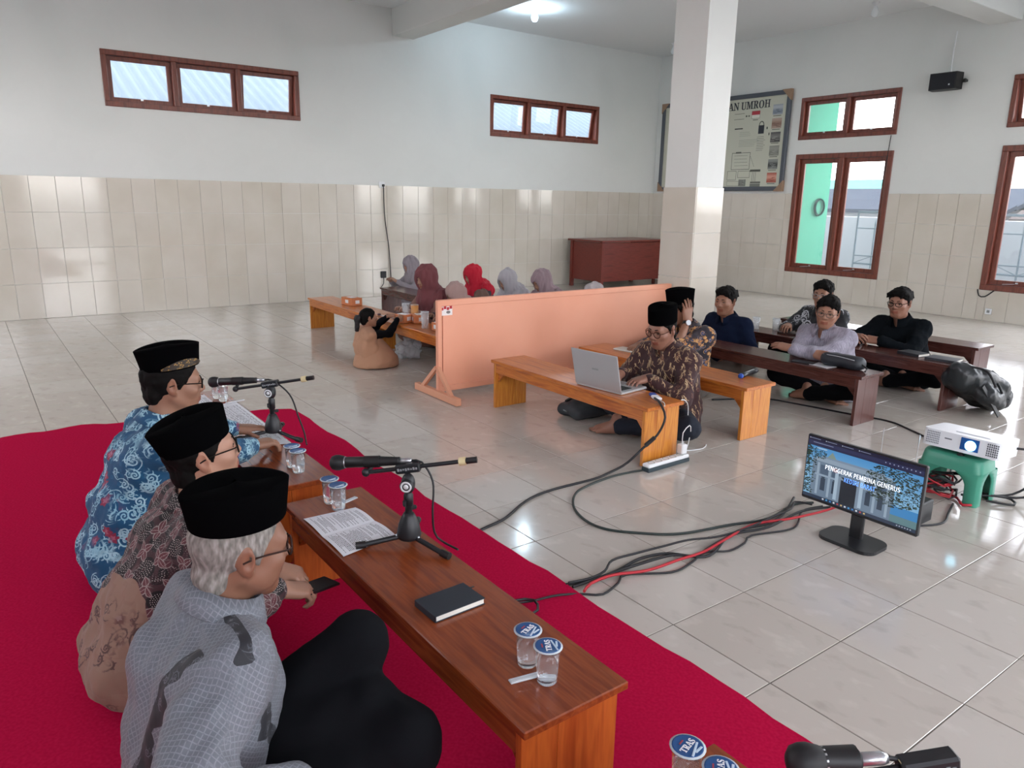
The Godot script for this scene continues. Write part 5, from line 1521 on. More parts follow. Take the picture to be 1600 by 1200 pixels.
# ---------------------------------------------------------------- soft bodies: a distance field on a grid, meshed as surface nets
class Field:
	var o: Vector3
	var c: float
	var nx: int
	var ny: int
	var nz: int
	var stretch := Vector3.ONE
	var v := PackedFloat32Array()
	func _init(lo: Vector3, hi: Vector3, cell: float) -> void:
		o = lo - Vector3.ONE * cell * 2.0
		c = cell
		var s := (hi - lo) / cell
		nx = int(s.x) + 6; ny = int(s.y) + 6; nz = int(s.z) + 6
		v.resize(nx * ny * nz)
		v.fill(1e3)
	func span(lo: Vector3, hi: Vector3) -> PackedInt32Array:
		return PackedInt32Array([clampi(int((lo.x - o.x) / c), 0, nx - 1), clampi(int((lo.y - o.y) / c), 0, ny - 1), clampi(int((lo.z - o.z) / c), 0, nz - 1),
			clampi(int((hi.x - o.x) / c) + 2, 0, nx), clampi(int((hi.y - o.y) / c) + 2, 0, ny), clampi(int((hi.z - o.z) / c) + 2, 0, nz)])
	func cap(a: Vector3, b: Vector3, ra: float, rb: float, k := 0.02) -> void:
		var m := maxf(ra, rb) + k + c * 2.0
		var s := span(a.min(b) - Vector3.ONE * m, a.max(b) + Vector3.ONE * m)
		var ab := b - a
		var inv := 1.0 / maxf(ab.length_squared(), 1e-9)
		var dr := rb - ra
		for z in range(s[2], s[5]):
			for y in range(s[1], s[4]):
				var i := (z * ny + y) * nx + s[0]
				var p := Vector3(o.x + c * s[0], o.y + c * y, o.z + c * z) - a
				for x in range(s[0], s[3]):
					var t := clampf(p.dot(ab) * inv, 0.0, 1.0)
					var d := (p - ab * t).length() - ra - dr * t
					var w := v[i]
					if d < w + k:
						var h := maxf(k - absf(d - w), 0.0)
						v[i] = minf(d, w) - h * h / (4.0 * k)
					i += 1
					p.x += c
	func ell(m: Vector3, r: Vector3, k := 0.02, b := Basis.IDENTITY) -> void:
		var e := maxf(r.x, maxf(r.y, r.z)) + k + c * 2.0
		var s := span(m - Vector3.ONE * e, m + Vector3.ONE * e)
		var bt := b.transposed()
		var ir := Vector3.ONE / r
		for z in range(s[2], s[5]):
			for y in range(s[1], s[4]):
				var i := (z * ny + y) * nx + s[0]
				for x in range(s[0], s[3]):
					var q: Vector3 = bt * (Vector3(o.x + c * x, o.y + c * y, o.z + c * z) - m)
					var l := (q * ir).length()
					var g := (q * ir * ir).length()
					var d := l * (l - 1.0) / maxf(g, 1e-6)
					var w := v[i]
					if d < w + k:
						var h := maxf(k - absf(d - w), 0.0)
						v[i] = minf(d, w) - h * h / (4.0 * k)
					i += 1
	func cut(m: Vector3, r: Vector3, k := 0.01, b := Basis.IDENTITY) -> void:  # takes an ellipsoid away
		var e := maxf(r.x, maxf(r.y, r.z)) + k + c * 2.0
		var s := span(m - Vector3.ONE * e, m + Vector3.ONE * e)
		var bt := b.transposed()
		var ir := Vector3.ONE / r
		for z in range(s[2], s[5]):
			for y in range(s[1], s[4]):
				var i := (z * ny + y) * nx + s[0]
				for x in range(s[0], s[3]):
					var q: Vector3 = bt * (Vector3(o.x + c * x, o.y + c * y, o.z + c * z) - m)
					var l := (q * ir).length()
					var g := (q * ir * ir).length()
					var d := -l * (l - 1.0) / maxf(g, 1e-6)
					var w := v[i]
					if d > w - k:
						var h := maxf(k - absf(d - w), 0.0)
						v[i] = maxf(d, w) + h * h / (4.0 * k)
					i += 1
	func plane(p0: Vector3, n: Vector3, k := 0.008) -> void:  # takes away what lies on the side n points to
		n = n.normalized()
		var i := 0
		for z in nz:
			for y in ny:
				var d := (Vector3(o.x, o.y + c * y, o.z + c * z) - p0).dot(n)
				for x in nx:
					var w := v[i]
					if d > w - k:
						var h := maxf(k - absf(d - w), 0.0)
						v[i] = maxf(d, w) + h * h / (4.0 * k)
					i += 1
					d += c * n.x
	func floor_cut(y: float) -> void:
		plane(Vector3(0, y, 0), Vector3.DOWN, 0.004)
	# the surface; bumps push it along its normal, tint(point) colours it
	func arrays(bumps: FastNoiseLite = null, amp := 0.0, tint: Variant = null) -> Array:
		var at := PackedInt32Array()
		at.resize(v.size())
		at.fill(-1)
		var ps := PackedVector3Array()
		var sx := 1
		var sy := nx
		var sz := nx * ny
		var lim := c * 1.8
		for z in nz - 1:
			for y in ny - 1:
				var i := (z * ny + y) * nx
				for x in nx - 1:
					var a := v[i]
					if absf(a) < lim:
						var b := v[i + sx]; var d := v[i + sy]; var e := v[i + sx + sy]
						var f := v[i + sz]; var g := v[i + sx + sz]; var h := v[i + sy + sz]; var q := v[i + sx + sy + sz]
						var n := int(a < 0.0) + int(b < 0.0) + int(d < 0.0) + int(e < 0.0) + int(f < 0.0) + int(g < 0.0) + int(h < 0.0) + int(q < 0.0)
						if n > 0 and n < 8:
							var sum := Vector3.ZERO
							var k := 0
							if (a < 0.0) != (b < 0.0): sum += Vector3(a / (a - b), 0, 0); k += 1
							if (d < 0.0) != (e < 0.0): sum += Vector3(d / (d - e), 1, 0); k += 1
							if (f < 0.0) != (g < 0.0): sum += Vector3(f / (f - g), 0, 1); k += 1
							if (h < 0.0) != (q < 0.0): sum += Vector3(h / (h - q), 1, 1); k += 1
							if (a < 0.0) != (d < 0.0): sum += Vector3(0, a / (a - d), 0); k += 1
							if (b < 0.0) != (e < 0.0): sum += Vector3(1, b / (b - e), 0); k += 1
							if (f < 0.0) != (h < 0.0): sum += Vector3(0, f / (f - h), 1); k += 1
							if (g < 0.0) != (q < 0.0): sum += Vector3(1, g / (g - q), 1); k += 1
							if (a < 0.0) != (f < 0.0): sum += Vector3(0, 0, a / (a - f)); k += 1
							if (b < 0.0) != (g < 0.0): sum += Vector3(1, 0, b / (b - g)); k += 1
							if (d < 0.0) != (h < 0.0): sum += Vector3(0, 1, d / (d - h)); k += 1
							if (e < 0.0) != (q < 0.0): sum += Vector3(1, 1, e / (e - q)); k += 1
							at[i] = ps.size()
							ps.append(o + (Vector3(x, y, z) + sum / k) * c)
					i += 1
		var ix := PackedInt32Array()
		for z in range(1, nz - 1):
			for y in range(1, ny - 1):
				var i := (z * ny + y) * nx
				for x in range(1, nx - 1):
					i += 1
					if at[i] < 0 and at[i - sx] < 0 and at[i - sy] < 0 and at[i - sz] < 0: continue
					var a := v[i]
					for ax in 3:
						var st := sx if ax == 0 else (sy if ax == 1 else sz)
						var b := v[i + st]
						if (a < 0.0) == (b < 0.0): continue
						var u := sy if ax == 0 else (sz if ax == 1 else sx)
						var w := sz if ax == 0 else (sx if ax == 1 else sy)
						var q0 := at[i]; var q1 := at[i - u]; var q2 := at[i - u - w]; var q3 := at[i - w]
						if q0 < 0 or q1 < 0 or q2 < 0 or q3 < 0: continue
						if a < 0.0: ix.append_array(PackedInt32Array([q0, q2, q1, q0, q3, q2]))
						else: ix.append_array(PackedInt32Array([q0, q1, q2, q0, q2, q3]))
		var ns := normals(ps, ix)
		if bumps and amp > 0.0:
			for i in ps.size():
				ps[i] += ns[i] * bumps.get_noise_3dv(ps[i] * stretch) * amp
			ns = normals(ps, ix)
		var cs := PackedColorArray()
		if tint != null:
			cs.resize(ps.size())
			for i in ps.size(): cs[i] = tint.call(ps[i])
		return [ps, ns, cs, ix]
	static func normals(ps: PackedVector3Array, ix: PackedInt32Array) -> PackedVector3Array:
		var ns := PackedVector3Array()
		ns.resize(ps.size())
		for t in range(0, ix.size(), 3):
			var a := ix[t]; var b := ix[t + 1]; var d := ix[t + 2]
			var n := (ps[d] - ps[a]).cross(ps[b] - ps[a])
			ns[a] += n; ns[b] += n; ns[d] += n
		for i in ns.size(): ns[i] = ns[i].normalized()
		return ns
	func mesh(bumps: FastNoiseLite = null, amp := 0.0, tint: Variant = null) -> ArrayMesh:
		var s := Soft.new()
		s.add(arrays(bumps, amp, tint))
		return s.mesh()

# joins several such surfaces into one mesh
class Soft:
	var ps := PackedVector3Array()
	var ns := PackedVector3Array()
	var cs := PackedColorArray()
	var ix := PackedInt32Array()
	var any_color := false
	func add(a: Array, t := Transform3D.IDENTITY) -> void:
		var base := ps.size()
		var flip := t.basis.determinant() < 0.0
		var nb := t.basis.inverse().transposed()
		var p: PackedVector3Array = a[0]
		var n: PackedVector3Array = a[1]
		var col: PackedColorArray = a[2]
		for i in p.size():
			ps.append(t * p[i])
			ns.append((nb * n[i]).normalized())
		if col.size():
			cs.append_array(col)
			any_color = true
		else:
			var w := PackedColorArray()
			w.resize(p.size())
			w.fill(Color.WHITE)
			cs.append_array(w)
		var k: PackedInt32Array = a[3]
		for i in range(0, k.size(), 3):
			if flip:
				ix.append(base + k[i]); ix.append(base + k[i + 2]); ix.append(base + k[i + 1])
			else:
				ix.append(base + k[i]); ix.append(base + k[i + 1]); ix.append(base + k[i + 2])
	func mesh() -> ArrayMesh:
		var a := []
		a.resize(Mesh.ARRAY_MAX)
		a[Mesh.ARRAY_VERTEX] = ps
		a[Mesh.ARRAY_NORMAL] = ns
		if any_color: a[Mesh.ARRAY_COLOR] = cs
		a[Mesh.ARRAY_INDEX] = ix
		var m := ArrayMesh.new()
		m.add_surface_from_arrays(Mesh.PRIMITIVE_TRIANGLES, a)
		return m

# ---------------------------------------------------------------- people
# A figure's own axes: +z forward, +x to its left, origin on the floor under its seat.
var heads := {}
var hands := {}
var hairs := {}

func mirror(p: Vector3, s: float) -> Vector3:
	return Vector3(p.x * s, p.y, p.z)

# head axes: origin between the ears, chin at y -0.115, crown at +0.115, face towards +z
func head_shape(kind: String, cell: float) -> Array:
	var key := kind + str(cell)
	if heads.has(key): return heads[key]
	var f := Field.new(Vector3(-0.10, -0.20, -0.125), Vector3(0.10, 0.125, 0.13), cell)
	var fem := kind == "woman"
	var old := kind == "old"
	f.ell(Vector3(0, 0.027, -0.012), Vector3(0.0755, 0.089, 0.096))
	f.ell(Vector3(0, -0.03, 0.028), Vector3(0.062, 0.082, 0.066), 0.03)
	f.ell(Vector3(0, -0.097, 0.062), Vector3(0.022, 0.019, 0.02) if fem else Vector3(0.026, 0.021, 0.022), 0.025)
	for s in [-1.0, 1.0]:
		f.cap(mirror(Vector3(0.058, -0.045, -0.006), s), mirror(Vector3(0.022, -0.096, 0.055), s), 0.015, 0.017, 0.025)
		f.ell(mirror(Vector3(0.042, -0.022, 0.058), s), Vector3(0.026, 0.022, 0.024), 0.02)
		if old: f.ell(mirror(Vector3(0.05, -0.055, 0.035), s), Vector3(0.02, 0.03, 0.03), 0.02)
	f.cap(Vector3(-0.038, 0.021, 0.073), Vector3(0.038, 0.021, 0.073), 0.014, 0.014, 0.02)
	for s in [-1.0, 1.0]:
		f.cut(mirror(Vector3(0.032, 0.002, 0.101), s), Vector3(0.020, 0.0125, 0.018), 0.012)
		f.cap(mirror(Vector3(0.019, 0.0085, 0.083), s), mirror(Vector3(0.045, 0.0075, 0.077), s), 0.0062, 0.0058, 0.006)
		f.cap(mirror(Vector3(0.021, -0.009, 0.083), s), mirror(Vector3(0.044, -0.0085, 0.078), s), 0.0052, 0.005, 0.007)
	f.cap(Vector3(0, 0.012, 0.083), Vector3(0, -0.026, 0.102), 0.008, 0.0115, 0.012)
	for s in [-1.0, 1.0]:
		f.ell(mirror(Vector3(0.0135, -0.031, 0.093), s), Vector3(0.0095, 0.0085, 0.011), 0.008)
	f.ell(Vector3(0, -0.062, 0.073), Vector3(0.026, 0.018, 0.018), 0.014)
	for s in [-1.0, 1.0]:
		f.cap(mirror(Vector3(0.023, -0.0635, 0.080), s), mirror(Vector3(0.0, -0.0595, 0.0895), s), 0.0048, 0.0062, 0.005)
		f.cap(mirror(Vector3(0.020, -0.0665, 0.080), s), mirror(Vector3(0.0, -0.0705, 0.0878), s), 0.0048, 0.0068, 0.005)
		# ear: rim, lobe and hollow
		var e := Basis.from_euler(Vector3(0, s * 0.45, 0))
		f.ell(mirror(Vector3(0.078, 0.0, -0.014), s), Vector3(0.0075, 0.033, 0.0195), 0.008, e)
		f.ell(mirror(Vector3(0.075, -0.027, -0.004), s), Vector3(0.0065, 0.012, 0.0095), 0.006)
		f.cut(mirror(Vector3(0.0865, 0.003, -0.011), s), Vector3(0.0065, 0.019, 0.010), 0.004, e)
	f.cap(Vector3(0, -0.07, -0.028), Vector3(0, -0.20, -0.05), 0.046 if fem else 0.054, 0.05 if fem else 0.062, 0.03)
	var tint := func(p: Vector3) -> Color:
		var k := Color(1, 1, 1)
		if p.z > 0.074 and absf(p.x) < 0.027 and p.y < -0.0555 and p.y > -0.0775: k = Color(0.80, 0.52, 0.48)
		elif p.z > 0.05 and absf(p.y + 0.094) < 0.03 and not fem: k = Color(0.90, 0.86, 0.83)
		if absf(p.x) > 0.079: k = Color(0.95, 0.86, 0.82)
		return k
	heads[key] = f.arrays(null, 0.0, tint)
	return heads[key]

# right hand: wrist at the origin, fingers along +z, palm down, thumb towards +x
func hand_shape(pose: String, cell: float) -> Array:
	var key := pose + str(cell)
	if hands.has(key): return hands[key]
	var bend: Array = {"flat": [0.10, 0.16, 0.12], "relaxed": [0.35, 0.5, 0.35], "curl": [0.95, 1.15, 0.7], "hold": [0.6, 0.85, 0.5]}[pose]
	var f := Field.new(Vector3(-0.065, -0.10, -0.03), Vector3(0.085, 0.03, 0.19), cell)
	var mcp := [Vector3(0.030, 0.002, 0.090), Vector3(0.0105, 0.004, 0.094), Vector3(-0.0105, 0.003, 0.090), Vector3(-0.0305, -0.001, 0.082)]
	var lens := [0.072, 0.080, 0.074, 0.057]
	f.cap(Vector3(0, 0, -0.03), Vector3(0, 0, 0.005), 0.027, 0.026, 0.02)
	for i in 4:
		f.cap(Vector3((1.5 - i) * 0.011, 0, 0.012), mcp[i], 0.0165, 0.0115, 0.014)
	f.cap(Vector3(0.018, -0.006, 0.02), Vector3(0.034, -0.010, 0.055), 0.018, 0.0125, 0.014)
	f.cap(Vector3(-0.022, -0.006, 0.02), Vector3(-0.028, -0.006, 0.06), 0.014, 0.012, 0.014)
	for i in 4:
		var p: Vector3 = mcp[i]
		var a := 0.0
		var spread := (1.5 - i) * 0.055
		for j in 3:
			a += bend[j] * (1.0 + 0.10 * i)
			var l: float = lens[i] * [0.45, 0.31, 0.24][j]
			var q := p + Vector3(sin(spread) * cos(a), -sin(a), cos(a)) * l
			f.cap(p, q, 0.0092 - j * 0.0008 - (0.0012 if i == 3 else 0.0), 0.0085 - j * 0.0008 - (0.0012 if i == 3 else 0.0), 0.004)
			p = q
	var tb: float = {"flat": 0.0, "relaxed": 0.3, "curl": 0.9, "hold": 0.6}[pose]
	var t0 := Vector3(0.034, -0.010, 0.052)
	var t1 := t0 + Vector3(0.022 * (1.0 - tb * 0.7), -0.010 - 0.012 * tb, 0.026)
	var t2 := t1 + Vector3(0.010 - 0.026 * tb, -0.008 - 0.012 * tb, 0.024)
	f.cap(t0, t1, 0.0115, 0.0098, 0.006)
	f.cap(t1, t2, 0.0096, 0.0082, 0.003)
	hands[key] = f.arrays()
	return hands[key]

# right foot: heel under the origin, toes along +z, big toe towards +x
func foot_shape() -> Array:
	if hands.has("foot"): return hands.foot
	var f := Field.new(Vector3(-0.06, -0.01, -0.05), Vector3(0.06, 0.13, 0.25), 0.0075)
	f.cap(Vector3(0, 0.032, 0.0), Vector3(0.0, 0.034, 0.09), 0.031, 0.029, 0.02)
	f.cap(Vector3(0, 0.10, 0.03), Vector3(0, 0.05, 0.035), 0.034, 0.036, 0.02)
	f.cap(Vector3(0.0, 0.055, 0.05), Vector3(0.014, 0.026, 0.165), 0.032, 0.022, 0.02)
	f.cap(Vector3(-0.008, 0.03, 0.05), Vector3(-0.026, 0.018, 0.150), 0.026, 0.018, 0.02)
	for t in 5:
		var b := Vector3(0.026 - t * 0.0145, 0.018, 0.168 - t * t * 0.002)
		f.cap(b, b + Vector3(0.002 - t * 0.001, -0.005, 0.045 - t * 0.006), 0.0135 - t * 0.0014, (0.0125 if t == 0 else 0.0095 - t * 0.0006), 0.006)
	f.plane(Vector3(0, 0.001, 0), Vector3.DOWN, 0.004)
	hands["foot"] = f.arrays()
	return hands.foot

func hair_shape(style: String, cell := 0.006) -> ArrayMesh:
	if hairs.has(style): return hairs[style]
	var f := Field.new(Vector3(-0.11, -0.14, -0.14), Vector3(0.11, 0.16, 0.13), cell)
	var nz := noise(200, 26.0, 2)
	match style:
		"full":
			f.ell(Vector3(0, 0.034, -0.012), Vector3(0.082, 0.096, 0.104))
			f.ell(Vector3(0.01, 0.085, 0.045), Vector3(0.066, 0.034, 0.05), 0.02)
			f.plane(Vector3(0, 0.062, 0.085), Vector3(0, -0.80, 0.62), 0.012)
		"swept":
			f.ell(Vector3(0, 0.036, -0.012), Vector3(0.084, 0.094, 0.104))
			f.ell(Vector3(-0.012, 0.088, 0.04), Vector3(0.064, 0.036, 0.056), 0.02)
			f.plane(Vector3(0, 0.068, 0.085), Vector3(0, -0.72, 0.70), 0.010)
		"long_back":  # thicker at the nape, for the man in blue
			f.ell(Vector3(0, 0.03, -0.014), Vector3(0.084, 0.092, 0.104))
			f.ell(Vector3(0, -0.04, -0.07), Vector3(0.060, 0.045, 0.036), 0.02)
			f.plane(Vector3(0, 0.05, 0.07), Vector3(0, -0.60, 0.80), 0.010)
		"short":
			f.ell(Vector3(0, 0.029, -0.012), Vector3(0.080, 0.090, 0.100))
			f.ell(Vector3(0, -0.05, -0.06), Vector3(0.058, 0.045, 0.04), 0.02)
			f.plane(Vector3(0, 0.055, 0.075), Vector3(0, -0.66, 0.75), 0.010)
		"thin":
			f.ell(Vector3(0, 0.029, -0.012), Vector3(0.0785, 0.090, 0.0985))
			f.ell(Vector3(0, -0.055, -0.058), Vector3(0.057, 0.05, 0.042), 0.02)
			f.plane(Vector3(0, 0.03, 0.045), Vector3(0, -0.62, 0.79), 0.010)
	for s in [-1.0, 1.0]:
		f.cut(mirror(Vector3(0.088, -0.002, -0.012), s), Vector3(0.02, 0.036, 0.022), 0.006)
		f.cap(mirror(Vector3(0.0735, 0.03, 0.022), s), mirror(Vector3(0.0725, -0.012, 0.014), s), 0.0075, 0.005, 0.008)
	if style == "full" or style == "swept":
		var rng := RandomNumberGenerator.new()
		rng.seed = 4
		for i in 34:  # locks combed forward and to the side
			var x := -0.057 + 0.114 * (i % 17) / 16.0
			var back := -0.045 if i >= 17 else 0.03
			var top := 0.122 - x * x * 9.0 + rng.randf_range(-0.003, 0.004)
			var dx := (0.018 if style == "swept" else -0.010) + rng.randf_range(-0.005, 0.005)
			var a := Vector3(x, top, back)
			var b := Vector3(x + dx, top - 0.010 if i >= 17 else top - 0.02, back + 0.05)
			f.cap(a, b, 0.011, 0.009, 0.004)
			if i < 17: f.cap(b, b + Vector3(dx * 0.6, -0.020 - rng.randf() * 0.008 - (0.006 if style == "full" else 0.0), 0.018 - absf(x) * 0.25), 0.009, 0.0035, 0.004)
		for s in [-1.0, 1.0]:
			for i in 7: f.cap(mirror(Vector3(0.068 - i * 0.003, 0.085, 0.03 - i * 0.02), s), mirror(Vector3(0.0765 - i * 0.0022, 0.036, 0.024 - i * 0.021), s), 0.010, 0.006, 0.006)
	f.plane(Vector3(0, -0.095, 0), Vector3(0, -1, 0.2), 0.01)
	f.stretch = Vector3(1.6, 1.0, 0.5)
	hairs[style] = f.mesh(nz, 0.005 if style != "thin" else 0.0015)
	return hairs[style]

func cap_mesh() -> ArrayMesh:
	if hairs.has("cap"): return hairs.cap
	var mb := MB.new().smooth()
	var rings := []
	for s in [[0.083, 0.1015, 0.0, 0.0], [0.0845, 0.103, 0.004, 0.0], [0.084, 0.109, 0.05, 0.12], [0.081, 0.1145, 0.088, 0.26], [0.078, 0.1155, 0.093, 0.30], [0.070, 0.106, 0.0955, 0.3], [0.045, 0.075, 0.0985, 0.3], [0.004, 0.006, 0.1, 0.0]]:
		var r := PackedVector3Array()
		for k in 40:
			var a := TAU * k / 40
			var x: float = sin(a) * s[0] * (1.0 - s[3] * pow(cos(a), 4))
			r.append(Vector3(x, s[2] + 0.010 * (s[2] / 0.093) * pow(absf(sin(a)), 1.5), cos(a) * s[1]))
		rings.append(r)
	for i in rings.size() - 1:
		for k in 40:
			var k2 := (k + 1) % 40
			mb.cquad(rings[i][k], rings[i][k2], rings[i + 1][k2], rings[i + 1][k], Vector3(0, 0.045 if i < 4 else 0.0, 0))
	hairs["cap"] = mb.done()
	return hairs.cap

func glasses(parent: Node, t: Transform3D, round_: bool, c: Color) -> void:
	var fm := flat_mat(c, 0.6)
	fm.metallic_specular = 0.15
	var g := MB.new().to(t)
	var rx := 0.0215 if round_ else 0.0245
	var ry := 0.0205 if round_ else 0.0165
	for s in [-1.0, 1.0]:
		var pts := PackedVector3Array()
		for k in 25:
			var a := TAU * k / 24
			pts.append(Vector3(s * 0.0325 + cos(a) * rx, -0.002 + sin(a) * ry, 0.103 - absf(s * 0.0325 + cos(a) * rx) * 0.16))
		g.tube(pts, 0.0026, 6)
		g.tube(path3([Vector3(s * (0.0325 + rx), 0.003, 0.094), Vector3(s * 0.068, 0.006, 0.083), Vector3(s * 0.0815, 0.008, 0.01), Vector3(s * 0.082, 0.0, -0.022)], 0.012), 0.0020, 6)
	g.tube(path3([Vector3(-0.012, 0.004, 0.102), Vector3(0, 0.008, 0.106), Vector3(0.012, 0.004, 0.102)], 0.004), 0.0020, 6)
	part("glasses", g.done(), fm, parent)

func limb(a: Vector3, b: Vector3, l1: float, l2: float, hint: Vector3) -> Array:  # elbow and reachable end
	var d := b - a
	var n := d.length()
	if n > (l1 + l2) * 0.985:
		b = a + d.normalized() * (l1 + l2) * 0.985
		d = b - a
		n = d.length()
	var x := (l1 * l1 - l2 * l2 + n * n) / (2.0 * n)
	var h := sqrt(maxf(l1 * l1 - x * x, 0.0))
	var u := d / n
	var w := (hint - u * hint.dot(u)).normalized()
	return [a + u * x + w * h, b]

func person(sp: Dictionary) -> Node3D:
	var k: float = sp.get("size", 1.0)
	var o := thing("person", sp.label, "person", sp.at, sp.yaw, sp.get("group", ""))
	var inv := o.transform.affine_inverse()
	var skin := flat_mat(hexc(sp.get("skin", "a5735a")), 0.5)
	skin.vertex_color_use_as_albedo = true
	var cell: float = sp.get("cell", 0.015)
	var rough_skin := 0.017
	# ---- joints
	var lean := deg_to_rad(sp.get("lean", 12.0))
	var side := deg_to_rad(sp.get("side", 0.0))
	var twist := deg_to_rad(sp.get("twist", 0.0))
	var b1 := Basis.from_euler(Vector3(lean * 0.7, 0, -side))
	var b2 := Basis.from_euler(Vector3(lean * 1.35, twist, -side * 1.2))
	var hip := Vector3(0, 0.12, 0) * k
	var waist := hip + b1 * Vector3(0, 0.15, 0) * k
	var chest := waist + b2 * Vector3(0, 0.185, 0) * k
	var neck := chest + b2 * Vector3(0, 0.125, -0.01) * k
	var hb := Basis.from_euler(Vector3(deg_to_rad(sp.get("pitch", 0.0)), deg_to_rad(sp.get("turn", 0.0)), deg_to_rad(sp.get("roll", 0.0))))
	var hp: Vector3 = inv * (sp.head as Vector3) if sp.has("head") else neck + Vector3(0, 0.15, 0.045) * k
	var ht := Transform3D(hb * Basis.from_scale(Vector3.ONE * k * sp.get("head_size", 1.0)), hp)
	# the shoulders follow the head when its place is given
	if sp.has("head"):
		var want := ht * Vector3(0, -0.165, -0.045)
		var off := want - neck
		neck += off; chest += off * 0.85; waist += off * 0.4
	var fat: float = sp.get("fat", 0.0)
	var sh := []
	var arms := []
	for i in 2:
		var s := 1.0 if i == 0 else -1.0
		var q := chest + b2 * Vector3(s * 0.168, 0.078, -0.012) * k
		sh.append(q)
		var w: Vector3 = sp.get("wrist_l" if i == 0 else "wrist_r", Vector3(s * 0.13, 0.385, 0.36))
		if sp.get("world_hands", false): w = inv * w
		var hint: Vector3 = sp.get("elbow_l" if i == 0 else "elbow_r", Vector3(s * 0.8, -0.6, -0.35))
		var r := limb(q, w, 0.275 * k, 0.25 * k, hint)
		arms.append([q, r[0], r[1]])
	var legs: Array = sp.get("legs", [])
	if sp.get("bell", false):
		legs = [[Vector3(0.06, 0.08, 0.0), Vector3(0.08, 0.08, 0.15), Vector3(0.06, 0.05, 0.02), Vector3(0.05, 0.04, -0.05)], [Vector3(-0.06, 0.08, 0.0), Vector3(-0.08, 0.08, 0.15), Vector3(-0.06, 0.05, 0.02), Vector3(-0.05, 0.04, -0.05)]]
	elif legs.is_empty() and sp.get("skirt", false):
		legs = [[Vector3(0.09, 0.10, 0.03), Vector3(0.19, 0.135, 0.29), Vector3(0.09, 0.06, 0.04), Vector3(0.07, 0.045, -0.04)], [Vector3(-0.09, 0.10, 0.03), Vector3(-0.19, 0.135, 0.29), Vector3(-0.09, 0.06, 0.04), Vector3(-0.07, 0.045, -0.04)]]
		for l in legs:
			for q in 4: l[q] = l[q] * k
	elif legs.is_empty():
		legs = [[Vector3(0.095, 0.10, 0.03), Vector3(0.34, 0.145, 0.26), Vector3(-0.04, 0.055, 0.31), Vector3(-0.19, 0.04, 0.29)],
			[Vector3(-0.095, 0.10, 0.03), Vector3(-0.34, 0.145, 0.26), Vector3(0.06, 0.06, 0.22), Vector3(0.20, 0.04, 0.20)]]
		for l in legs:
			for q in 4: l[q] = l[q] * k
	elif sp.get("world_legs", false):
		legs = legs.duplicate(true)
		for l in legs:
			for q in 4: l[q] = inv * (l[q] as Vector3)
	# ---- body: one skin mesh from torso to feet, with head and hands
	var lo := Vector3(-0.5, 0, -0.3) * k
	var hi := Vector3(0.5, 0.8, 0.55) * k
	for a in arms:
		for p in a: lo = lo.min(p - Vector3.ONE * 0.09); hi = hi.max(p + Vector3.ONE * 0.09)
	for l in legs:
		for p in l: lo = lo.min(p - Vector3.ONE * 0.11); hi = hi.max(p + Vector3.ONE * 0.11)
	lo.y = -0.02
	hi.y = maxf(hi.y, neck.y + 0.08)
	var body := Soft.new()
	var f := Field.new(lo, hi, rough_skin)
	torso(f, hip, waist, chest, neck, sh, b1, b2, k, fat - 0.008, 0.03)
	for a in arms:
		f.cap(a[0], a[1], 0.045 * k, 0.038 * k, 0.02)
		f.cap(a[1], a[2], 0.038 * k, 0.0265 * k, 0.015)
	for l in legs:
		f.cap(l[0], l[1], 0.075 * k, 0.052 * k, 0.02)
		f.cap(l[1], l[2], 0.05 * k, 0.032 * k, 0.015)
	f.cap(neck - b2 * Vector3(0, 0.03, 0), ht * Vector3(0, -0.10, -0.03), 0.058 * k, 0.05 * k, 0.02)
	f.plane(Vector3(0, 0.004, 0), Vector3.DOWN, 0.004)
	body.add(f.arrays())
	if not sp.get("skirt", false):
		for i in 2:
			var l: Array = legs[i]
			var d: Vector3 = l[3] - l[2]
			d.y = minf(d.y, -0.005)
			d = d.normalized()
			var fu := (Vector3.UP - d * d.y).normalized()
			var fx := fu.cross(d) * (1.0 if i == 1 else -1.0)
			var org: Vector3 = l[2] - d * 0.045 * k
			org.y = maxf(0.012, org.y - 0.045)
			body.add(foot_shape(), Transform3D(Basis(fx, fu, d) * Basis.from_scale(Vector3.ONE * k), org))
	var kind: String = sp.get("kind", "man")
	body.add(head_shape(kind, sp.get("head_cell", 0.005)), ht)
	var poses: Array = sp.get("hands", ["relaxed", "relaxed"])
	for i in 2:
		var fd: Vector3 = sp.get("fingers_l" if i == 0 else "fingers_r", (arms[i][2] - arms[i][1]).normalized() + Vector3(0, 0.1, 0))
		if sp.get("world_hands", false): fd = inv.basis * fd
		fd = fd.normalized()
		var bk: Vector3 = sp.get("back_l" if i == 0 else "back_r", Vector3.UP)
		if sp.get("world_hands", false): bk = inv.basis * bk
		bk = (bk - fd * bk.dot(fd)).normalized()
		var hx := bk.cross(fd)
		if i == 0: hx = -hx
		body.add(hand_shape(poses[i], sp.get("hand_cell", 0.0055)), Transform3D(Basis(hx, bk, fd) * Basis.from_scale(Vector3.ONE * k * 0.97), arms[i][2]))
	part("body", body.mesh(), skin, o)
	# ---- eyes and brows
	var hairm := flat_mat(hexc(sp.get("hair_color", "0c0a09")), 0.75)
	if not sp.has("hair_color"): hairm.metallic_specular = 0.25
	if sp.has("hair_color"):
		var hc := hexc(sp.hair_color)
		hairm = tri_mat(tex(noise_image(noise(55, 0.09, 3), 64, [hc.darkened(0.35), hc, hc.lightened(0.3)])), Vector3(14, 5, 14), 0.85)
	var scl := flat_mat(hexc("b5aaa0"), 0.35)
	var dark := flat_mat(hexc("1c1310"), 0.2)
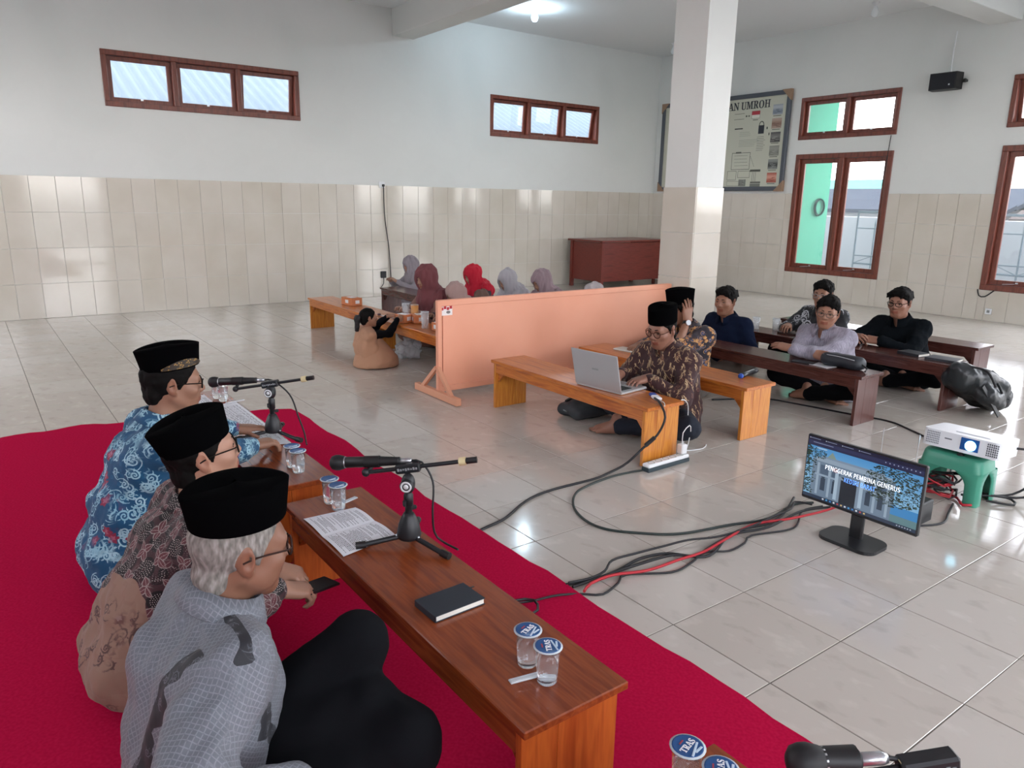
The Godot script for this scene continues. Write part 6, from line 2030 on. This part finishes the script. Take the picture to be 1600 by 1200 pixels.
	for s in [-1.0, 1.0]:
		var e := part("eye", MB.new().to(ht).ball(Vector3(s * 0.032, 0.0005, 0.0742), Vector3.ONE * 0.0119, 8, 12).done(), scl, o)
		part("iris", MB.new().to(ht).ball(Vector3(s * 0.032, -0.0005, 0.0815), Vector3(0.0062, 0.0062, 0.0058), 6, 10).done(), dark, e)
		part("lashes", MB.new().to(ht).tube(path3([Vector3(s * 0.020, 0.0035, 0.0862), Vector3(s * 0.032, 0.0062, 0.0885), Vector3(s * 0.045, 0.003, 0.0815)], 0.006), 0.0018, 6, 0.0014).done(), hairm, e)
		part("eyebrow", MB.new().to(ht).tube(path3([Vector3(s * 0.014, 0.0225, 0.0895), Vector3(s * 0.032, 0.0275, 0.0865), Vector3(s * 0.051, 0.021, 0.073)], 0.008), 0.0044, 6, 0.0022).done(), hairm, o)
	# ---- clothes
	var shirt: Material = sp.shirt
	var g := Field.new(lo, hi, cell)
	g.stretch = sp.get("fold", Vector3(1, 1, 1))
	torso(g, hip, waist, chest, neck, sh, b1, b2, k, fat + 0.016, 0.045)
	var hem: float = sp.get("hem", 0.0)
	if hem > 0.0:  # the shirt tail spread on the lap or the floor
		g.cap(hip + Vector3(-0.09, -0.03, 0.06), hip + Vector3(0.09, -0.03, 0.06), 0.12 + hem, 0.12 + hem, 0.05)
	var sleeve: float = sp.get("sleeve", 0.93)
	for i in 2:
		var a: Array = arms[i]
		var loose: float = sp.get("loose", 0.0)
		if sleeve < 0.05:
			g.cap(a[0], a[0].lerp(a[1], 0.12), 0.07 * k, 0.066 * k, 0.03)
			continue
		g.cap(a[0], a[1], (0.066 + loose) * k, (0.056 + loose) * k, 0.035)
		if sleeve > 0.3:
			g.cap(a[1], a[1].lerp(a[2], sleeve), (0.055 + loose) * k, (0.039 + loose * 0.8) * k, 0.02)
		else:
			g.cap(a[1], a[1].lerp(a[2], sleeve), (0.056 + loose) * k, 0.06 * k, 0.02)
	if sp.has("long_sleeve"):
		var af := Field.new(lo, hi, cell)
		for a in arms:
			af.cap(a[0], a[1], 0.058 * k, 0.05 * k, 0.02)
			af.cap(a[1], a[1].lerp(a[2], 0.94), 0.05 * k, 0.038 * k, 0.02)
		part("sleeves", af.mesh(noise(5, 9.0, 2), 0.01), sp.long_sleeve, o)
	if not sp.get("skirt", false):  # the open neck in front
		g.cut(neck + b2 * Vector3(0, 0.035, 0.085) * k, Vector3(0.030, 0.055, 0.05) * k, 0.01, b2)
	g.plane(Vector3(0, 0.006, 0), Vector3.DOWN, 0.004)
	if not sp.get("skirt", false) and hem == 0.0: g.plane(hip - b1 * Vector3(0, 0.085, 0), b1 * Vector3(0, -1, -0.1), 0.01)
	var fold := noise(int(sp.get("seed", 300)), sp.get("fold_freq", 7.0), 3)
	var sa := g.arrays(fold, sp.get("fold_amp", 0.016))
	if sp.has("split"):  # part of the shirt is cut from another cloth
		var other := Soft.new()
		other.add(divide(sa, sp.split))
		part(sp.split_name, other.mesh(), sp.split_mat, o)
	var soft := Soft.new()
	soft.add(sa)
	var so := part("dress" if sp.get("skirt", false) else "shirt", soft.mesh(), shirt, o)
	if not sp.get("skirt", false):
		collar(so, neck, b2, ht, k, sp.get("collar", shirt), sp.get("collar_h", 0.0))
	var lf := Field.new(lo, hi, cell)
	lf.cap(hip + Vector3(0.07, -0.005, -0.01), hip + Vector3(-0.07, -0.005, 0.01), (0.104 + fat * 0.6) * k, (0.104 + fat * 0.6) * k, 0.04)
	for i in 2:
		var l: Array = legs[i]
		lf.cap(l[0], l[1], 0.092 * k, 0.072 * k, 0.03)
		lf.cap(l[1], l[1].lerp(l[2], 0.93), 0.07 * k, 0.052 * k, 0.025)
	if sp.get("lap", false):
		lf.cap(hip + Vector3(0, 0.0, 0.06), (legs[0][1] + legs[1][1]) * 0.5 + Vector3(0, -0.03, -0.03), 0.12, 0.07, 0.05)
		lf.cap(legs[1][1], legs[0][2], 0.07, 0.08, 0.05)
	if sp.get("skirt", false):
		lf.cap(legs[0][1], legs[1][1], 0.075 * k, 0.075 * k, 0.06)
		lf.cap(legs[0][0] + Vector3(0, 0, 0.1), legs[1][0] + Vector3(0, 0, 0.1), 0.1 * k, 0.1 * k, 0.06)
		lf.cap(legs[0][3], legs[1][3], 0.055 * k, 0.055 * k, 0.05)
	if sp.get("bell", false):  # a wide dress spread round the seat
		lf.cap(hip + Vector3(0, 0.12, 0.02), Vector3(0, 0.05, 0.05), 0.11, 0.205, 0.05)
	lf.plane(Vector3(0, 0.007, 0), Vector3.DOWN, 0.004)
	part("skirt" if sp.get("skirt", false) else "trousers", lf.mesh(fold, 0.012), sp.get("pants", mats.cloth_black), o)
	# ---- hair, headgear, spectacles
	if sp.has("scarf"):
		scarf(o, ht, chest, sh, b2, k, sp.scarf, sp.get("scarf_len", 0.2), int(sp.get("seed", 1)))
	else:
		var hm := part("hair", hair_shape(sp.get("hair", "short")), hairm, o)
		hm.transform = ht
	if sp.get("peci", false):
		var c := part("cap", cap_mesh(), mats.velvet, o)
		c.transform = ht * Transform3D(Basis.from_euler(Vector3(deg_to_rad(sp.get("cap_tilt", -6.0)), 0, 0)), Vector3(0, sp.get("cap_y", 0.050), -0.008)) * Transform3D(Basis.from_scale(Vector3(1.0, sp.get("cap_h", 0.85), 1.0)), Vector3.ZERO)
	if sp.get("goatee", false):
		part("goatee", MB.new().to(ht).ball(Vector3(0, -0.099, 0.070), Vector3(0.017, 0.013, 0.013), 8, 12).done(), hairm, o)
	if sp.has("glasses"): glasses(o, ht, sp.glasses == "round", hexc(sp.get("glasses_color", "1b1917")))
	if sp.has("watch"):
		var a: Array = arms[0 if sp.watch == "l" else 1]
		var d: Vector3 = (a[2] - a[1]).normalized()
		var wp: Vector3 = a[2] - d * 0.025
		var wm := MB.new()
		wm.tube(PackedVector3Array([wp - d * 0.011, wp + d * 0.011]), 0.0325 * k, 14)
		part("watch_strap", wm.done(), mats.black, o)
		var outd: Vector3 = sp.get("watch_face", Vector3.UP)
		outd = (outd - d * outd.dot(d)).normalized()
		part("watch", MB.new().tube(PackedVector3Array([wp + outd * 0.028, wp + outd * 0.040]), 0.02, 14).done(), mats.metal, o)
	return o

func torso(f: Field, hip: Vector3, waist: Vector3, chest: Vector3, neck: Vector3, sh: Array, b1: Basis, b2: Basis, k: float, g: float, sm: float) -> void:
	f.cap(hip + b1 * Vector3(0.075, 0, 0) * k, hip + b1 * Vector3(-0.075, 0, 0) * k, 0.112 * k + g, 0.112 * k + g, sm)
	f.cap(waist + b1 * Vector3(0.06, 0, 0.01) * k, waist + b1 * Vector3(-0.06, 0, 0.01) * k, 0.106 * k + g * 1.2, 0.106 * k + g * 1.2, sm + 0.03)
	f.cap(chest + b2 * Vector3(0.078, -0.01, 0) * k, chest + b2 * Vector3(-0.078, -0.01, 0) * k, 0.106 * k + g, 0.106 * k + g, sm + 0.03)
	f.cap(waist, chest, 0.10 * k + g, 0.10 * k + g, sm)
	for s in sh:
		f.cap(s, neck + b2 * Vector3(0, 0.0, -0.005) * k, 0.060 * k + g * 0.6, 0.052 * k + g * 0.5, sm)

func collar(parent: Node, neck: Vector3, b2: Basis, ht: Transform3D, k: float, m: Material, extra: float) -> void:
	# a turned collar: a standing band round the neck, open in front, and its fallen leaf
	var up := (ht * Vector3(0, -0.10, -0.03) - neck).normalized()
	var fw := (b2 * Vector3.BACK)
	fw = (fw - up * fw.dot(up)).normalized()
	var t := Transform3D(Basis(up.cross(fw), up, fw), neck + up * (0.008 + extra))
	var mb := MB.new().to(t).smooth()
	var n := 30
	var at := func(i: int, r: float, y: float) -> Vector3:
		var a := lerpf(0.28, TAU - 0.28, float(i) / n)
		var w := 1.0 - cos(a)
		return Vector3(sin(a) * r * k, y - 0.012 * (2.0 - w) * 0.5 - (0.02 * maxf(0, cos(a)) if y < 0.02 else 0.0), cos(a) * r * 1.05 * k + 0.004)
	for row in [[0.079, -0.012, 0.068, 0.046], [0.068, 0.046, 0.074, 0.052], [0.074, 0.052, 0.101, 0.004], [0.101, 0.004, 0.097, 0.0]]:
		for i in n:
			mb.quad(at.call(i + 1, row[0], row[1]), at.call(i, row[0], row[1]), at.call(i, row[2], row[3]), at.call(i + 1, row[2], row[3]))
	part("collar", mb.done(), m, parent)

func scarf(o: Node, ht: Transform3D, chest: Vector3, sh: Array, b2: Basis, k: float, m: Material, drop: float, seed_: int) -> void:
	var hp := ht.origin
	var lo := hp - Vector3(0.40, 0.42, 0.36) * k
	var hi := hp + Vector3(0.40, 0.2, 0.38) * k
	var f := Field.new(lo, hi, 0.0095)
	var hb := ht.basis.orthonormalized()
	f.ell(ht * Vector3(0, 0.022, -0.012), Vector3(0.102, 0.122, 0.126) * k, 0.02, hb)
	f.ell(ht * Vector3(0, -0.045, 0.016), Vector3(0.094, 0.103, 0.094) * k, 0.03, hb)
	f.cap(ht * Vector3(0, -0.11, -0.01), chest + b2 * Vector3(0, 0.07, 0.02) * k, 0.098 * k, 0.155 * k, 0.05)
	for s in sh: f.cap(chest + b2 * Vector3(0, 0.08, 0.0) * k, s, 0.125 * k, 0.095 * k, 0.05)
	f.cap(chest + b2 * Vector3(0, 0.05, 0.05) * k, chest + b2 * Vector3(0, 0.05 - drop, 0.065) * k, 0.10 * k, 0.115 * k, 0.06)
	f.cap(chest + b2 * Vector3(0, 0.06, -0.05) * k, chest + b2 * Vector3(0, 0.06 - drop, -0.06) * k, 0.10 * k, 0.11 * k, 0.06)
	f.cut(ht * Vector3(0, -0.024, 0.135), Vector3(0.052, 0.074, 0.085) * k, 0.012, hb)
	f.plane(chest + b2 * Vector3(0, 0.04 - drop, 0), b2 * Vector3.DOWN, 0.01)
	f.stretch = Vector3(1.0, 0.28, 1.0)
	part("headscarf", f.mesh(noise(400 + seed_, 13.0, 2), 0.022), m, o)

# cuts a surface along the line where value(point) is 0; keeps the positive side in a and returns the other
func divide(a: Array, value: Variant) -> Array:
	var ps: PackedVector3Array = a[0]
	var ns: PackedVector3Array = a[1]
	var ix: PackedInt32Array = a[3]
	var d := PackedFloat32Array()
	d.resize(ps.size())
	for i in ps.size(): d[i] = value.call(ps[i])
	var own := PackedInt32Array()
	var alt := PackedInt32Array()
	for t in range(0, ix.size(), 3):
		var q := [ix[t], ix[t + 1], ix[t + 2]]
		var n := int(d[q[0]] < 0.0) + int(d[q[1]] < 0.0) + int(d[q[2]] < 0.0)
		if n == 0: own.append_array(PackedInt32Array(q)); continue
		if n == 3: alt.append_array(PackedInt32Array(q)); continue
		var pos := []
		var neg := []
		for k in 3:
			var u: int = q[k]
			var w: int = q[(k + 1) % 3]
			if d[u] < 0.0: neg.append(u)
			else: pos.append(u)
			if (d[u] < 0.0) != (d[w] < 0.0):
				var f: float = d[u] / (d[u] - d[w])
				ps.append(ps[u].lerp(ps[w], f))
				ns.append(ns[u].lerp(ns[w], f).normalized())
				d.append(0.0)
				pos.append(ps.size() - 1)
				neg.append(ps.size() - 1)
		for k in range(1, pos.size() - 1): own.append_array(PackedInt32Array([pos[0], pos[k], pos[k + 1]]))
		for k in range(1, neg.size() - 1): alt.append_array(PackedInt32Array([neg[0], neg[k], neg[k + 1]]))
	a[0] = ps
	a[1] = ns
	a[3] = own
	return [ps, ns, PackedColorArray(), alt]

func build_people() -> void:
	make_cloth()
	cast_speakers()
	cast_audience()
	cast_women()

func cast_speakers() -> void:
	# the old man nearest the camera, right knee low, left knee drawn up
	var old := person({"label": "old man in a grey checked shirt and tall black cap nearest the camera", "at": Vector3(-1.60, 0.009, -0.80), "yaw": 90.0, "kind": "old", "skin": "835c49",
		"head": Vector3(-1.45, 0.69, -0.84), "pitch": 5.0, "turn": 2.0, "roll": 4.0, "head_size": 1.03, "head_cell": 0.0036, "lean": 20.0, "fat": 0.016, "cell": 0.010, "peci": true, "cap_y": 0.066, "cap_h": 0.82, "hair": "thin", "hair_color": "7d7872",
		"glasses": "round", "glasses_color": "3a2a26", "shirt": mats.grey_check, "fold_amp": 0.030, "fold_freq": 4.5, "fold": Vector3(1.2, 0.55, 1.2), "loose": 0.016, "collar_h": 0.030, "hem": 0.03, "seed": 311, "lap": true,
		"world_hands": true, "wrist_r": Vector3(-1.465, 0.275, -0.52), "wrist_l": Vector3(-1.40, 0.26, -0.86), "elbow_r": Vector3(-0.6, -0.3, -0.5), "fingers_r": Vector3(0.3, -0.9, -0.2), "hands": ["relaxed", "relaxed"],
		"split": func(p: Vector3) -> float: return old_band(p), "split_name": "embroidered_band", "split_mat": mats.black_scroll,
		"world_legs": true, "legs": [[Vector3(-1.56, 0.11, -0.90), Vector3(-1.215, 0.40, -0.76), Vector3(-1.18, 0.06, -0.88), Vector3(-1.00, 0.035, -0.88)], [Vector3(-1.56, 0.11, -0.70), Vector3(-1.20, 0.255, -0.54), Vector3(-1.36, 0.06, -0.72), Vector3(-1.38, 0.04, -0.90)]]})
	# the man with a phone held low
	person({"label": "man in sand and maroon star batik holding a phone low in both hands", "at": Vector3(-1.62, 0.009, -1.49), "yaw": 90.0, "skin": "a97f6a",
		"head": Vector3(-1.372, 0.708, -1.49), "pitch": -10.0, "turn": -2.0, "roll": 2.0, "head_cell": 0.004, "lean": 22.0, "cell": 0.010, "peci": true, "cap_tilt": -8.0, "cap_y": 0.034, "hair": "short", "glasses": "round",
		"shirt": mats.star_batik, "collar": mats.star_batik, "fold_amp": 0.018, "seed": 322, "hem": 0.01, "world_hands": true, "wrist_r": Vector3(-1.235, 0.31, -1.28), "wrist_l": Vector3(-1.21, 0.315, -1.41), "fingers_r": Vector3(0.85, -0.25, 0.1), "fingers_l": Vector3(0.7, -0.2, 0.6),
		"split": func(p: Vector3) -> float: return maxf(-minf(p.z + 0.4 * p.x + 0.015 - 0.16 * (p.y - 0.42), 10.0), 0.0) * -1.0 + minf(maxf(p.z + 0.4 * p.x + 0.015 - 0.16 * (p.y - 0.42), 0.0), maxf(p.y - 0.2, p.z - 0.02)), "split_name": "back_panel", "split_mat": mats.sand_batik,
		"hands": ["hold", "hold"], "watch_face": Vector3.UP})
	# the man in blue with his forearms on the bench
	var blue := person({"label": "bearded man in blue scroll batik and gold-banded black cap at the far microphone", "at": Vector3(-1.54, 0.009, -2.22), "yaw": 90.0, "skin": "906954",
		"head": Vector3(-1.29, 0.762, -2.215), "pitch": 3.0, "turn": -6.0, "roll": 0.0, "head_cell": 0.004, "lean": 24.0, "cell": 0.011, "peci": true, "cap_tilt": -8.0, "cap_y": 0.060, "cap_h": 0.84, "hair": "long_back", "glasses": "square", "goatee": true,
		"shirt": mats.blue_batik, "fold_amp": 0.018, "seed": 333, "hem": 0.02, "world_hands": true, "wrist_r": Vector3(-0.895, 0.385, -2.415), "wrist_l": Vector3(-0.91, 0.385, -2.70), "fingers_r": Vector3(1.0, -0.06, -0.25), "fingers_l": Vector3(1.0, -0.06, 0.2), "hands": ["flat", "relaxed"],
		"elbow_r": Vector3(-0.75, -0.7, -0.2), "elbow_l": Vector3(0.75, -0.7, -0.2), "loose": 0.006})
	# gold embroidery round the side of the blue man's cap
	var bandm := MB.new().smooth()
	for k in 16:
		var q := []
		for e in 2:
			var t := float(k + e) / 16
			var a := lerpf(-0.62 * PI, -0.06 * PI, t)
			var hh := 0.034 * sin(PI * clampf(t * 0.93 + 0.05, 0, 1)) + 0.003
			for y: float in [0.006, 0.006 + hh]:
				var w: float = 0.105 + (y / 0.05) * 0.003 + 0.0012
				q.append(Vector3(sin(a) * 0.0862 * (1.0 - 0.1 * pow(cos(a), 4)), y, cos(a) * w))
		bandm.cquad(q[0], q[2], q[3], q[1], Vector3(0, 0.02, 0))
	var bo := part("gold_band", bandm.done(), mats.gold_thread, blue.get_node("cap"))
	var ph := box_book("phone", "black phone in the hands of the man in star batik", "phone", Vector3(-1.118, 0.265, -1.30), Vector3(0.15, 0.009, 0.075), 20, hexc("0d0d10"), false)
	ph.rotation_degrees.z = -8

func cast_audience() -> void:
	person({"label": "bespectacled man in maroon gold batik and black cap behind the open laptop", "at": Vector3(1.77, 0.0, -2.42), "yaw": -90.0, "skin": "8f6452", "size": 1.0,
		"head": Vector3(1.635, 0.685, -2.425), "pitch": 14.0, "turn": 6.0, "roll": -3.0, "lean": 14.0, "fat": 0.012, "cell": 0.012, "peci": true, "cap_tilt": -4.0, "cap_y": 0.046, "cap_h": 1.05, "hair": "thin", "glasses": "round", "glasses_color": "4a2c22",
		"shirt": mats.maroon_batik, "fold_amp": 0.018, "hem": 0.02, "seed": 341, "world_hands": true, "wrist_r": Vector3(1.43, 0.395, -2.56), "wrist_l": Vector3(1.45, 0.40, -2.36), "fingers_r": Vector3(-1, -0.1, 0.1), "fingers_l": Vector3(-1, -0.1, -0.1), "pants": mats.pants_navy,
		"world_legs": true, "legs": [[Vector3(1.74, 0.10, -2.33), Vector3(1.52, 0.14, -2.06), Vector3(1.36, 0.06, -2.52), Vector3(1.22, 0.04, -2.74)], [Vector3(1.74, 0.10, -2.51), Vector3(1.56, 0.13, -2.76), Vector3(1.50, 0.06, -2.50), Vector3(1.56, 0.04, -2.36)]]})
	person({"label": "man in brown leaf batik and black cap resting his cheek on his hand", "at": Vector3(2.64, 0.0, -3.04), "yaw": -90.0, "skin": "8d634e",
		"head": Vector3(2.50, 0.672, -3.045), "pitch": 10.0, "turn": -32.0, "lean": 12.0, "cell": 0.013, "peci": true, "cap_y": 0.046, "cap_h": 1.1, "hair": "short", "glasses": "square", "shirt": mats.brown_batik, "fold_amp": 0.018, "seed": 342, "sleeve": 0.10, "loose": 0.008,
		"world_hands": true, "wrist_l": Vector3(2.46, 0.60, -2.925), "fingers_l": Vector3(0.05, 1.0, -0.15), "back_l": Vector3(-0.2, 0.1, 1.0), "elbow_l": Vector3(0.2, -1.0, 0.5), "wrist_r": Vector3(2.25, 0.395, -3.20), "fingers_r": Vector3(-1, -0.2, 0.0), "hands": ["flat", "relaxed"], "watch": "l", "watch_face": Vector3(0.8, 0, 0.6), "hem": 0.01, "pants": mats.pants_grey})
	person({"label": "young man in a plain navy shirt beside the column, looking left", "at": Vector3(3.53, 0.0, -3.30), "yaw": -90.0, "skin": "8c634e",
		"head": Vector3(3.42, 0.64, -3.335), "pitch": 3.0, "turn": 8.0, "lean": 12.0, "cell": 0.013, "hair": "swept", "shirt": mats.navy, "seed": 343, "hem": 0.01, "wrist_l": Vector3(0.12, 0.24, 0.28), "wrist_r": Vector3(-0.10, 0.24, 0.28), "pants": mats.pants_grey})
	person({"label": "man in a lilac shirt with arms folded on the dark bench", "at": Vector3(3.53, 0.0, -2.32), "yaw": -90.0, "skin": "986d58",
		"head": Vector3(3.375, 0.672, -2.35), "pitch": 4.0, "turn": 22.0, "roll": -5.0, "lean": 16.0, "fat": 0.008, "cell": 0.012, "hair": "full", "glasses": "square", "glasses_color": "6a5a52", "shirt": mats.lilac, "fold_amp": 0.018, "fold_freq": 6.0, "seed": 344, "hem": 0.03, "loose": 0.006,
		"world_hands": true, "wrist_l": Vector3(3.02, 0.425, -2.40), "fingers_l": Vector3(-0.1, 0.05, -1), "back_l": Vector3(-0.4, 1, 0), "elbow_l": Vector3(0.9, -0.5, 0.0), "wrist_r": Vector3(3.07, 0.405, -2.23), "fingers_r": Vector3(-0.15, 0, 1), "back_r": Vector3(-0.7, 0.7, 0), "elbow_r": Vector3(-0.9, -0.5, 0.0), "hands": ["flat", "hold"]})
	person({"label": "man in black shirt with white curls, half hidden behind the lilac shirt", "at": Vector3(4.46, 0.0, -2.97), "yaw": -90.0, "skin": "8c634e",
		"head": Vector3(4.345, 0.682, -2.99), "pitch": 4.0, "turn": 12.0, "lean": 12.0, "cell": 0.014, "hair": "swept", "glasses": "square", "glasses_color": "8a8a8a", "shirt": mats.black_white_batik, "seed": 345, "world_hands": true, "wrist_l": Vector3(4.03, 0.41, -2.86), "wrist_r": Vector3(4.03, 0.41, -3.10), "fingers_l": Vector3(-1, 0, -0.3), "fingers_r": Vector3(-1, 0, 0.3), "hem": 0.01})
	person({"label": "bespectacled man in black shirt, hands clasped on the farther dark bench", "at": Vector3(4.48, 0.0, -2.21), "yaw": -90.0, "skin": "916653",
		"head": Vector3(4.325, 0.69, -2.285), "pitch": 3.0, "turn": 4.0, "lean": 14.0, "cell": 0.012, "hair": "full", "glasses": "square", "shirt": mats.black_shirt, "fold_amp": 0.016, "seed": 346, "hem": 0.02, "loose": 0.006, "collar_h": 0.008,
		"world_hands": true, "wrist_l": Vector3(4.06, 0.40, -2.28), "fingers_l": Vector3(-0.35, 0.05, -1), "back_l": Vector3(-0.5, 0.8, 0.2), "wrist_r": Vector3(4.03, 0.405, -2.47), "fingers_r": Vector3(-0.6, 0.1, 0.8), "back_r": Vector3(-0.7, 0.6, 0), "hands": ["hold", "hold"], "watch": "l", "watch_face": Vector3(0.0, 0.8, 0.6), "elbow_l": Vector3(0.9, -0.6, -0.1)})

func cast_women() -> void:
	var w := func(label: String, at: Vector3, head: Vector3, size: float, scarf_: String, dress: String, extra: Dictionary):
		var d := {"label": label, "at": at, "yaw": -90.0, "head": head, "size": size, "kind": "woman", "skin": "9a725d", "scarf": mats[scarf_], "shirt": mats[dress], "pants": mats[dress], "skirt": true, "lean": 14.0, "pitch": 18.0, "cell": 0.017, "hair": "short", "seed": int(absf(at.z) * 100)}
		d.merge(extra, true)
		person(d)
	w.call("woman in a long maroon headscarf looking down at the near bench", Vector3(1.95, 0, -5.74), Vector3(1.80, 0.695, -5.72), 0.96, "scarf_maroon", "dress_brown", {"pitch": 12.0, "turn": 4.0, "wrist_l": Vector3(0.12, 0.38, 0.36), "wrist_r": Vector3(-0.12, 0.38, 0.36)})
	w.call("woman in a grey headscarf leaning on the dark bench by the tiled wall", Vector3(3.08, 0, -8.10), Vector3(2.93, 0.60, -8.13), 0.90, "scarf_grey", "scarf_grey", {"wrist_l": Vector3(0.06, 0.40, 0.40), "wrist_r": Vector3(-0.08, 0.40, 0.42), "pitch": 12.0})
	w.call("child in a dusty pink headscarf and black sleeve beside the partition edge", Vector3(2.0, 0, -5.20), Vector3(1.92, 0.565, -5.36), 0.84, "scarf_pink", "dress_dark", {"pitch": 26.0, "turn": -6.0, "scarf_len": 0.12})
	w.call("woman in a bright red headscarf looking down", Vector3(3.06, 0, -6.58), Vector3(2.92, 0.60, -6.60), 0.92, "scarf_red", "dress_dark", {"pitch": 20.0})
	w.call("child in an olive brown headscarf in front of the red headscarf", Vector3(2.52, 0, -5.60), Vector3(2.40, 0.455, -5.62), 0.74, "scarf_olive", "dress_brown", {"pitch": 24.0, "scarf_len": 0.12})
	w.call("child in a rust brown headscarf low behind the partition", Vector3(2.24, 0, -4.72), Vector3(2.07, 0.475, -4.80), 0.72, "scarf_rust", "scarf_rust", {"pitch": 30.0, "scarf_len": 0.12})
	w.call("woman in a pale grey headscarf with draped folds behind the partition", Vector3(3.05, 0, -5.86), Vector3(2.92, 0.605, -5.90), 0.92, "scarf_light", "scarf_light", {"pitch": 24.0})
	w.call("woman in a mauve headscarf behind the middle of the partition", Vector3(3.08, 0, -5.30), Vector3(2.95, 0.645, -5.32), 0.94, "scarf_mauve", "scarf_mauve", {"pitch": 26.0})
	w.call("child in a whitish headscarf, only its top above the partition", Vector3(3.12, 0, -4.55), Vector3(3.0, 0.575, -4.56), 0.90, "scarf_white", "scarf_white", {"pitch": 30.0})
	# the girl on the floor at the end of the women's bench
	var g := person({"label": "girl in a beige dress and black sleeves sitting on the floor, black ponytail", "at": Vector3(0.93, 0, -5.22), "yaw": 78.0, "kind": "woman", "size": 0.72, "skin": "986e57", "head": Vector3(0.945, 0.43, -5.245), "pitch": -4.0, "turn": 4.0, "lean": 6.0, "cell": 0.012, "hair": "long_back",
		"shirt": mats.dress_tan, "pants": mats.dress_tan, "skirt": true, "bell": true, "hem": 0.0, "seed": 360, "sleeve": 0.0, "long_sleeve": mats.cloth_black, "world_hands": true, "wrist_l": Vector3(1.20, 0.41, -5.36), "wrist_r": Vector3(1.215, 0.395, -5.225), "fingers_l": Vector3(1, 0.1, 0.2), "fingers_r": Vector3(1, 0.1, -0.3), "back_r": Vector3(0, 0.2, 1), "hands": ["hold", "hold"], "elbow_r": Vector3(-0.5, -0.8, 0), "fold_amp": 0.022})
	var inv := g.transform.affine_inverse()
	var hp := Vector3(0.945, 0.43, -5.245)
	var pt := Field.new(Vector3(-0.12, -0.3, -0.25), Vector3(0.12, 0.12, 0.05), 0.008)
	pt.cap(Vector3(0, 0.02, -0.09), Vector3(0, 0.0, -0.125), 0.026, 0.03, 0.02)
	pt.cap(Vector3(0, 0.0, -0.125), Vector3(0.0, -0.13, -0.135), 0.036, 0.022, 0.02)
	var po := part("ponytail", pt.mesh(noise(7, 20.0, 2), 0.008), flat_mat(hexc("121012"), 0.6), g)
	po.transform = Transform3D(Basis.from_scale(Vector3.ONE * 0.8), inv * hp)
	var tie := part("hair_tie", MB.new().tube(PackedVector3Array([Vector3(0, 0.012, -0.102), Vector3(0, 0.006, -0.116)]), 0.03, 12).done(), flat_mat(hexc("d05a74"), 0.6), g)
	tie.transform = po.transform

# where the dark scrollwork runs on the old man's shirt: down the back of the shoulder and down the chest
func old_band(p: Vector3) -> float:
	var wob := 0.008 * sin(p.y * 62.0) + 0.004 * sin(p.y * 141.0)
	var d1 := absf(p.x + 0.085 + 0.10 * (p.y - 0.42) + wob) - 0.021 - wob * 0.6
	d1 = maxf(d1, maxf(p.z - 0.02, 0.16 - p.y))
	var d2 := absf(p.z - 0.115 + 0.2 * (p.y - 0.42) + wob) - 0.016 - wob * 0.5
	d2 = maxf(d2, maxf(maxf(p.x + 0.02, -0.19 - p.x), 0.2 - p.y))
	return minf(d1, d2)
